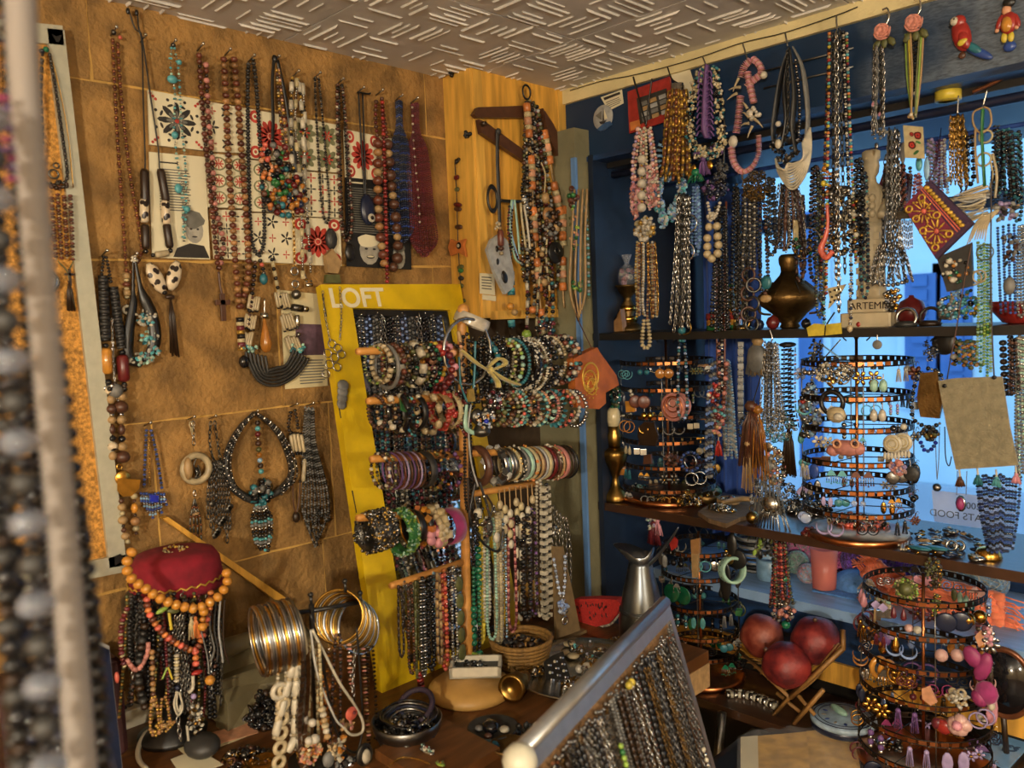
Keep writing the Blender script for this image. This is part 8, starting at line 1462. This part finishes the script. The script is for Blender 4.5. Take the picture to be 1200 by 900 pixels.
for k,(x,y,r,mt,yy,lb)in enumerate(((922,779,28,'pomegranate',1.77,'dark red pomegranate in front in the wooden stand'),(956,750,28,'pomegranate',1.84,'red pomegranate with stem scar at the right of the stand'),(893,745,25,'pomorange',1.87,'orange-pink pomegranate at the back left of the stand'))):
 c_=FQ(x,y,yy);U=depth(c_)/FPX;R_=r*U;o=thing('pomegranate',lb,'fruit',c_-WAZ*R_*.93)
 V,Qq,Tr=sph(28,18);V=V.copy();th=np.arctan2(V[:,1],V[:,0]);V[:,:2]*=(1+.035*np.cos(5*th+k))[:,None];V[:,2]*=.93
 m=MB();m.add((V,Qq,Tr),mt,c_,rotm((1,0,0),.3+.5*k),R_);m.build('skin',o)
 rm=rotm((1,0,0),(.5,.25,-.3)[k])@ rotm((0,1,0),(-.9,.1,.5)[k]);tip=rm @ np.array([0,0,R_*.92]);m=MB();lathe(m,[(.004,0),(.006,.004),(.004,.01),(.002,.01)],'brown',c_+tip,10,rm);m.build('calyx',o)
p=base_at(880,1.79,LZ);P=[T(846+u*64,815+u*14-6*math.sin(u*3.1),LZ)+WAZ*.006 for u in np.linspace(0,1,14)]
m=MB();beads(m,P,parse('ivory:4:.6:c silver:4.4:.5:c pearl:3.6:.7:s',depth(p)/FPX));beads(m,[x+np.array([.004,-.012,0])for x in P],parse('silver:4:.6:c ivory:3.8:.6:c',depth(p)/FPX));lab(m,'bracelet','silver and shell link bracelet lying on the lowest shelf','bracelet')
mat('bagfilm','e0e4e8',.1,0,alpha=.14,island=0);mat('envelope','c49a4c',.7,0,var=.25,scale=30,island=0)
zb=.50;q_=[T(868,870,zb),T(1000,858,zb),T(1012,930,zb),T(868,935,zb)]
o=thing('bagged_envelope','yellow-brown printed envelope in a clear plastic bag, bottom edge','packet',(q_[0]+q_[2])/2)
m=MB();prism(m,q_,WAZ,.012,'envelope');m.build('envelope',o)
m=MB();prism(m,[q_[0]+WAZ*.0125,q_[0]*.85+q_[1]*.15+WAZ*.0125,q_[3]*.85+q_[2]*.15+WAZ*.0125,q_[3]+WAZ*.0125],WAZ,.0006,'paper');m.build('address_label',o);m=MB();prism(m,[q_[0]*.42+q_[1]*.58+WAZ*.0125,q_[1]+WAZ*.0125,q_[2]+WAZ*.0125,q_[3]*.42+q_[2]*.58+WAZ*.0125],WAZ,.0006,'gold_bead' if False else 'envelope');m.build('paper_panel',o)
V=[];Q=[];qq=random.Random(4);n,k_=14,8;c0,c1,c2_,c3=[x+(x-(q_[0]+q_[2])/2)*.06 for x in q_]
for i in range(n+1):
 for j in range(k_+1):
  u,v=i/n,j/k_;V.append((c0*(1-u)+c1*u)*(1-v)+(c3*(1-u)+c2_*u)*v+WAZ*(.0145+qq.uniform(0,.012)*(1 if 0<i<n else-1.2)))
Q=[(i*(k_+1)+j,(i+1)*(k_+1)+j,(i+1)*(k_+1)+j+1,i*(k_+1)+j+1)for i in range(n)for j in range(k_)]
m=MB();m.add((np.array(V),np.array(Q,I4),np.zeros((0,3),I4)),'bagfilm');m.build('plastic_bag',o)
cs=(q_[0]+q_[2])/2;o=thing('stool','dark stool under the bagged envelope','stool',np.array([cs[0],cs[1],.012]));m=MB();bx(m,(cs[0]-.16,cs[1]-.13,zb-.03),(cs[0]+.14,cs[1]+.10,zb-.001),'blackwood',BB);m.build('seat',o)
for a in(-.13,.11):
 for b in(-.1,.07):m=MB();bx(m,(cs[0]+a-.015,cs[1]+b-.015,.012),(cs[0]+a+.015,cs[1]+b+.015,zb-.03),'blackwood');m.build('leg',o)
m=MB();tube(m,[F(846,835,1.72),F(840,905,1.70),F(838,960,1.70)],.012,'steel',8);lab(m,'steel_leg','grey metal strut below the lowest shelf','strut')
mat('tinblue','9fb4c4',.4,0,var=.2,scale=40,island=0)
p=T(1000,842,LZ);U=depth(p)/FPX;p[1]=1.84;o=thing('round_tin','round tin with a blue floral lid on the lowest shelf','tin',p)
m=MB();lathe(m,[(34*U,0),(35*U,.003),(35*U,.022)],'navy',p,36);m.build('tin_body',o);m=MB();lathe(m,[(36*U,.018),(36*U,.026),(34*U,.029),(2*U,.029)],'tinblue',p,36);m.build('lid',o)
m=MB()
for r_ in(32,27):m.add(tor(.02,40,4),'navy',p+WAZ*.0293,None,r_*U)
for k in range(12):a=k*.5236;m.add(S6,('blue','ivory')[k % 2],p+np.array([math.cos(a)*21*U,math.sin(a)*21*U,.029]),rotm((0,0,1),a),(.007,.004,.0012))
m.build('lid_print',o)
m=MB();m.add(S10,'mint',p+np.array([-.01,.0,.04]),rotm((0,0,1),-.5),(.03,.009,.009));lab(m,'jade_stone','pale green polished stone on the round tin','stone')
heap('silver brooches heaped around the round tin','brooch_pile','jewellery',base_at(1040,1.80,LZ),.05,.03,120,.007,['silver','darksilver','steel','brass','bluecrystal'],'*',hgt=.03)
p=base_at(1180,1.90,LZ);cm=F(1176,800,1.90);U=depth(cm)/FPX;o=thing('oval_mirror','dark oval table mirror in a copper-edged frame, lower right','mirror',np.array([cm[0],1.90,LZ]));R_=np.array([WAX,WAZ,-WAY]).T
m=MB();m.add(tor(.10,40,8),'copperbead',cm,R_,(30*U,40*U,30*U));m.build('frame',o);m=MB();m.add(_grid([(1,-.05),(1,.05)],40),'jet',cm,R_,(30*U,40*U,.06));m.build('glass',o)
m=MB();tube(m,[cm-WAZ*38*U,np.array([cm[0],1.93,LZ])],.006,'darkbrown',6);m.build('prop',o)
zq=LZ;q_=[T(1143,890,zq),T(1178,862,zq),T(1212,876,zq),T(1180,912,zq)];mat('casefilm','7fb0e0',.15,0,var=.05,island=0)
o=thing('disc_case','square plastic case with a pale blue printed cover, lower right','case',q_[0]);m=MB();prism(m,q_,WAZ,.014,'blackwood');m.build('tray',o);m=MB();prism(m,[x+WAZ*.0142 for x in q_],WAZ,.003,'casefilm');m.build('cover',o)
m=MB();c_=sum(q_)/4+WAZ*.0175;qq=random.Random(5)
for k in range(14):m.add(S6,'inkblue',c_+np.array([qq.uniform(-.02,.02),qq.uniform(-.016,.016),0]),rotm((0,0,1),qq.uniform(0,3)),(.008,.004,.0004))
m.build('picture_print',o)
SIZ=.742
mat('pinkglass','ffa898',.3,0,var=.05,island=0,emit=0);_t=MATS['pinkglass'].node_tree;_tr=_t.nodes.new('ShaderNodeBsdfTranslucent');_tr.inputs[0].default_value=(1,.48,.42,1);_mx=_t.nodes.new('ShaderNodeMixShader');_mx.inputs[0].default_value=.6
_t.links.new(_t.nodes['Principled BSDF'].outputs[0],_mx.inputs[1]);_t.links.new(_tr.outputs[0],_mx.inputs[2]);_t.links.new(_mx.outputs[0],_t.nodes['Material Output'].inputs[0])
p=T(966,690,SIZ);U=depth(p)/FPX;H=F(966,644,p[1])[2]-SIZ+.004
m=MB();lathe(m,[(12.5*U,0),(13*U,.002),(15.3*U,H),(14.3*U,H),(12*U,.006),(1*U,.005)],'pinkglass',p,32);lab(m,'cup','translucent coral pink plastic cup on the window sill','cup')
def wool(label,x,y,r,mats_,z=SIZ,yw=None,name='wool_ball',cat='wool',n=60,sq=1):
 p=T(x,y,z)if yw is None else base_at(x,yw,z);U=depth(p)/FPX;R_=r*U;c_=p+WAZ*R_*sq;m=MB();q=random.Random(x);m.add(S16,mats_[0],c_,None,(R_*.95,R_*.95,R_*.95*sq))
 for k in range(n):
  ax=_n((q.gauss(0,1),q.gauss(0,1),q.gauss(0,1)));fr=frame(ax);rr=R_*(.99+.02*q.random());h=q.uniform(-.5,.5)*R_;r2=math.sqrt(max(0,rr*rr-h*h));m.add(tor(.0022/r2,26,4),q.choice(mats_),c_+fr[:,2]*h*np.array([1,1,sq]),np.diag([1,1,sq])@ fr,r2)
 return lab(m,name,label,cat)
mat('woolpurple','7a4fc0',.9,0,sheen=.4,island=.15);mat('woolcoral','f08058',.9,0,sheen=.4,island=.15);mat('woolpink','d86ca0',.9,0,sheen=.4,island=.15);mat('woolblue','88a8c8',.9,0,sheen=.4,island=.2);mat('woolgreen','6f9a86',.9,0,sheen=.4,island=.2);mat('woolmix','a8788c',.9,0,sheen=.4,island=.3);mat('denimtowel','5c8fd0',.9,0,var=.12,scale=90,bump=.5,bscale=160,island=0)
wool('purple knitted bundle on the sill right of the pink cup',1010,684,24,['woolpurple','purple'],yw=2.24,n=70,sq=.9);wool('second purple knitted bundle farther right',1052,690,20,['woolpurple','lilac'],yw=2.3,n=60);wool('pink and grey mottled knitted hat behind the pink cup',940,660,24,['woolmix','woolpink','lightgrey','woolpink'],yw=2.3,n=90,sq=.8)
wool('magenta knitted bundle between cup and purple wool',985,664,14,['woolpink','magenta'],yw=2.27,n=50);wool('green and grey small yarn ball left of the cup',931,672,13,['woolgreen','mint','lightgrey'],yw=2.18,n=50);wool('pale blue-pink small yarn ball beside the cup',943,682,11,['woolblue','pink','lightgrey'],yw=2.12,n=50);wool('soft blue-white wool bundle at the right end of the sill',1130,720,46,['woolblue','white','lightblue'],yw=2.22,n=90,sq=.6)
q=random.Random(14)
def scarf(label,pts,w_,yw,mt,fr=True):
 m=MB();c=Ctx('F',yw);P=smooth([c.P(*a)for a in pts],10);U=c.U(*pts[0]);o=thing('knitted_scarf',label,'scarf',P.min(0))
 for k in range(-3,4):
  m=MB();T_=np.gradient(P,axis=0);side=np.array([_n(np.cross(t,WAY))for t in T_]);Pk=P+side*k*w_*U/3.2;Pk=Pk+np.array([[0,-.004*math.sin(i*.9+k*1.5),0]for i in range(len(Pk))]);tube(m,Pk,w_*U*.24,mt,6);m.build('knit_rib',o)
 if fr:
  m=MB();e=P[-1];d=_n(P[-1]-P[-3])
  for k in range(40):
   s0=q.uniform(-1,1)*w_*U;st=e+_n(np.cross(d,WAY))*s0;tube(m,[st,st+d*.02+WAZ*q.uniform(-.008,.004),st+d*q.uniform(.03,.05)+WAZ*q.uniform(-.02,.0)-WAY*q.uniform(0,.01)],.0018,mt,4)
  m.build('fringe',o)
 return o
scarf('coral fringed knitted scarf running behind the lower right rack',[(1046,706),(1080,700),(1120,708),(1150,716),(1176,722)],22,2.10,'woolcoral')
scarf('coral fringed scarf end lying on the purple wool',[(1058,686),(1040,680),(1026,672),(1020,664)],14,2.14,'woolcoral')
p=base_at(965,2.10,SIZ);m=MB();bx(m,p+np.array([-.02,-.04,0]),p+np.array([.16,.05,.004]),'denimtowel');m.add(S16,'denimtowel',base_at(1003,2.16,SIZ)+WAZ*.0,None,(.07,.06,.05));lab(m,'towel','blue ribbed towel folded on the sill beside the cup','towel')
p=T(886,668,SIZ);o=thing('grey_basket','grey and white woven basket on the sill under the middle shelf','basket',p)
for k in range(9):m=MB();m.add(tor(.09,28,5),('lightgrey','charcoal')[k % 2],p+WAZ*(.006+.012*k),None,.036+.003*k);m.build('coil',o)
m=MB();lathe(m,[(.034,.0),(.036,.003),(.002,.004)],'charcoal',p,22);m.build('floor_disc',o)
p=T(903,678,SIZ);U=depth(p)/FPX;m=MB();lathe(m,[(.034,0),(.038,.004),(.038,.055),(.034,.06),(.032,.055),(.032,.006),(.001,.005)],'lightblue',p,26);lab(m,'candle_glass','frosted pale blue glass tumbler on the sill','glass')
p=base_at(892,1.80,SHZ-.022)
J('necklace','red and black bead bunch with green balls hanging under the middle shelf','necklace','F',1.78,fan(915,632,917,712,8,18,7,['maroon:2 coral:1.8','jet:2.2 brown:2','red:1.8 darkred:1.8','darksilver:2 olive:2'])+[('ball',920,678,5,'emerald'),('ball',921,732,5.5,'emerald'),('clu',917,712,13,16,60,2.8,['jet','silver','rose','brown','grey']),('ell',908,690,4,12,'darkbrown',3)])
J('necklace','dark olive disc bead strands under the middle shelf, left of the red bunch','necklace','F',1.78,[('clu',891,642,7,12,24,3.6,['olive','black','lime','charcoal'],'h'),('clu',905,644,6,12,20,3.2,['olive','darkbrown','charcoal'],'h'),('t',[(893,622),(892,632)],.8,'black')])
p=T(722,586,SHZ);p[1]=1.79;p[0]=F(722,586,1.79)[0];zl=lambda y:F(718,y,p[1])[2]-SHZ;U=depth(p)/FPX
o=thing('kerosene_lamp','brass kerosene lamp with a milky glass top at the left end of the shelf','lamp',p)
m=MB();lathe(m,[(13.5*U,0),(14*U,.004),(13*U,zl(578)),(6*U,zl(570)),(3.5*U,zl(560)),(6*U,zl(552)),(13*U,zl(540)),(15*U,zl(532)),(14*U,zl(527)),(8*U,zl(524))],'brass',p,30);m.build('font',o)
m=MB();lathe(m,[(7*U,zl(524)),(8*U,zl(516)),(8.5*U,zl(510)),(6.5*U,zl(505)),(7.5*U,zl(499))],'brass',p,22);m.build('burner',o);mat('milkglass','c8ba92',.2,0,var=.08,island=0)
m=MB();lathe(m,[(6.5*U,zl(500)),(8*U,zl(492)),(7.5*U,zl(482)),(5*U,zl(478))],'milkglass',p,20);m.build('glass',o)
m=MB();tube(m,smooth([F(x,y,p[1])for x,y in((704,500),(703,540),(706,570),(714,583))]),.0015,'lightgrey',5);m.build('wire',o)
p=T(745,578,SHZ);o=thing('plate','small patterned plate of charms at the foot of the left rack','plate',p);m=MB();lathe(m,[(.02,0),(.045,.006),(.052,.010),(.045,.010),(.02,.004),(.001,.004)],'lightgrey',p,28);m.build('dish',o)
heap('charms piled on the patterned plate','charm_pile','jewellery',p+WAZ*.006,.038,.034,90,.006,['teal','silver','ivory','jet','mint'],'*',hgt=.02)
heap('pile of striped brass rings on the rack base','ring_pile','ring',base_at(803,1.80,SHZ+.017),.028,.022,70,.007,['gold','jet','brass','silver'],'r',hgt=.03);heap('small ring pile at the left of the rack base','ring_pile','ring',base_at(765,1.80,SHZ+.017),.018,.018,34,.006,['gold','jet','brass'],'r',hgt=.018)
p=base_at(824,1.90,SHZ);m=MB();lathe(m,[(.018,0),(.03,.008),(.038,.026),(.036,.026),(.026,.008),(.001,.006)],'oldbrass',p,24);lab(m,'bowl','small brass bowl right of the left rack','bowl')
p=base_at(850,1.90,SHZ);m=MB();lathe(m,[(.026,0),(.03,.004),(.03,.022),(.027,.024),(.026,.006),(.001,.005)],'tan',p,24);lab(m,'ring_dish','tan ring dish with pink-topped beads on the middle shelf','dish');heap('beads in the tan ring dish','bead_pile','beads',p+WAZ*.012,.02,.02,30,.005,['pink','silver','ivory','darksilver'],'s',hgt=.016)
q=random.Random(77);dw=T(872,606,SHZ);m=MB();V=[];n=10
out=[(818,604),(830,593),(850,594),(880,590),(905,594),(895,603),(868,611),(848,617),(825,613)]
mat('driftwood','6a5236',.8,0,var=.35,scale=20,bump=.5,bscale=50,island=0,stretch=(1,6,1));prism(m,[T(a+(i % 3)*3,b+(i % 2)*2,SHZ+.0005)for i,(a,b)in enumerate(out)],WAZ,.011,'driftwood');lab(m,'driftwood_board','rough driftwood board with rings on the middle shelf','board')
m=MB();tube(m,smooth([T(846,600,SHZ)+WAZ*.024,T(870,596,SHZ)+WAZ*.026,T(895,598,SHZ)+WAZ*.024]),[.006,.008,.004],'tan',7);lab(m,'driftwood_stick','smooth tan driftwood stick lying on the rough board','stick')
heap('silver rings scattered on the driftwood board','ring_pile','ring',T(846,604,SHZ)+WAZ*.012,.035,.018,80,.006,['silver','ivory','darksilver','brass'],'*',hgt=.012)
p=T(882,614,SHZ);o=thing('brass_ball','brass ball charm with a ring at the shelf edge','charm',p);m=MB();m.add(S10,'brass',p+WAZ*.016,None,.016);m.build('ball',o);m=MB();m.add(tor(.12,14,5),'brass',p+WAZ*.038,rotm((1,0,0),1.5),.008);m.build('ring',o)
heap('red-black bead brooch near the base of the middle rack','brooch','brooch',T(951,628,SHZ),.022,.016,60,.005,['darkred','jet','brown'],'s',hgt=.018);heap('tangle of silver wire rings left of the middle rack','ring_pile','ring',T(945,600,SHZ),.05,.05,90,.009,['silver','darksilver','steel','ivory'],'r',hgt=.045)
heap('ring and charm heap on the base of the middle rack','charm_pile','jewellery',T(1005,622,SHZ)+WAZ*.017,.07,.045,150,.006,['silver','darksilver','rose','ivory','jet','coral'],'*',hgt=.02)
q=random.Random(3)
for k in range(46):
 x=1050+q.uniform(0,112);yw=q.uniform(1.765,1.97);c_=base_at(x,yw,SHZ);s_=q.uniform(.008,.016);mt,nm=[('silver','silver'),('darksilver','dark silver'),('steel','grey steel'),('brass','brass'),('navy','dark blue'),('tan','tan')][k % 6];m=MB();R_=rotm((0,0,1),q.uniform(0,3))@ rotm((1,0,0),q.uniform(-.4,.4))
 m.add(S10,mt,c_+WAZ*s_*.45,R_,(s_,s_*.6,s_*.35));m.add(S6,q.choice(['silver','jet','ivory','grey']),c_+WAZ*s_*.75,R_,(s_*.4,s_*.3,s_*.2))
 m.build('brooch',label=f'small {nm} brooch in the heap right of the middle rack',cat='brooch',group=f'{nm} brooches heaped on the middle shelf')
J('fork_pendant','pale metal fork-shaped pendant at the shelf edge','pendant','T',SHZ+.004,[('t',[(1040+k*6,640-k*.5),(1052+k*3,632+k*2),(1058,637)],1.6,'ivory',{'n':'tine'})for k in range(3)]+[('t',[(1056+k*3,644),(1058+k*3,634)],1.4,'ivory',{'n':'tine'})for k in range(3)])
for k,x in enumerate((1078,1098)):p=T(x,650,SHZ);m=MB();m.add(S10,'teal',p+WAZ*.014,None,(.024,.012,.004));m.add(S10,'darkbrown',p+WAZ*.007,None,(.02,.01,.007));m.add(S6,'gold',p+np.array([0,-.011,.007]),None,.003);lab(m,'trinket',('left','right')[k]+' dark frog trinket with a green back at the shelf edge','trinket')
for k,x in enumerate((1115,1124)):p=T(x,646,SHZ);m=MB();m.add(tor(.28,16,6),'silver',p+WAZ*.012,rotm((1,0,0),1.2),.010);m.add(S6,'jet',p+np.array([0,-.004,.012]),None,.004);lab(m,'finger_ring',('left','right')[k]+' of two striped silver rings near the shelf edge','ring')
p=T(1158,654,SHZ);m=MB();lathe(m,[(.024,0),(.026,.003),(.02,.018),(.008,.024)],'gold',p,18);heapm=m;lab(m,'brass_trinket','shiny brass wire trinket at the right of the shelf edge','trinket')

# ================================================================ BLURRED STRANDS IN THE LEFT FOREGROUND
mat('chalk','948b83',.8,0,var=.15,island=.2);mat('frost','9aa0ac',.08,0,trans=.75,island=.25)
def front(label,pts,depth_,spec,jit=0,gap=1.0):
 P=smooth([D(x,y,depth_)for x,y in pts],12);U=depth_/FPX;m,bg_=bead_split(None,P,spec,U,jit,gap)
 if not bg_:return m.build('necklace',label=label,cat='necklace')
 o=thing('necklace',label,'necklace',P.min(0))
 if m.n:m.build('bead_strand',o)
 for b in bg_:b.build('bead',o)
 return o
front('blurred grey-white disc bead strand hanging in the left foreground',[(22,-60),(28,80),(42,260),(58,450),(78,680),(100,960)],.50,'chalk:16:.32:s',.8,.85)
front('blurred clear faceted crystal strand at the left picture edge',[(-14,120),(2,340),(18,480),(26,560),(36,640),(46,760),(60,960)],.46,'frost:19:.9:s jet:9:.9:s charcoal:14:1.1:s jet:9:.8:s')
front('blurred jet black seed strand right of the grey discs',[(58,380),(70,460),(88,600),(106,740),(122,960)],.52,'jet:13:.8 black:12:.8')
front('second blurred black strand left of the grey discs',[(6,-60),(14,120),(30,330),(44,520),(62,720),(78,960)],.53,'jet:9:.9 navy:8:.8')
front('blurred brown and smoke bead strand at the lower left edge',[(-10,560),(4,660),(12,760),(22,860),(30,960)],.47,'charcoal:13:.9 jet:12:1 black:11:.9 darkbrown:9:.8')
front('third blurred black strand beside the cork board',[(48,340),(66,440),(78,560),(92,700),(104,860),(108,960)],.55,'black:11:.8 jet:11:.8 gold_bead:4:.8')
front('blurred dark bead strand with pale beads, far left edge',[(-20,-60),(-12,160),(-2,380),(8,560),(14,700),(20,960)],.50,'jet:13:1 charcoal:11:.9 black:12:.9 jet:11:.9')
front('blurred purple tassel strand at the upper left edge',[(4,110),(8,150),(14,190),(16,215)],.48,'magenta:8:.7:h purple:9:.7:h')
front('wide blurred black bead strand low in the left foreground',[(24,420),(40,560),(54,700),(66,820),(76,960)],.56,'jet:14:.7 black:13:.7')
front('blurred black strand filling the lower left corner',[(-6,520),(10,640),(26,760),(40,860),(50,960)],.58,'black:15:.7 jet:14:.7 navy:13:.7')
front('blurred black strand close to the monitor',[(84,560),(100,680),(112,800),(118,960)],.58,'jet:11:.8 black:10:.8')
o=thing('necklace_rail','wooden rail above the picture holding the foreground necklaces','rail',D(20,-60,.5));m=MB();a=D(-60,-64,.47);b=D(80,-58,.55);tube(m,[a,b],.006,'brown',8);m.build('bar',o)
m=MB();tube(m,[b,np.array([b[0],b[1],CEIL])],.002,'steel',5);m.build('rod',o);m=MB();tube(m,[a,np.array([a[0],a[1],CEIL])],.002,'steel',5);m.build('rod',o)
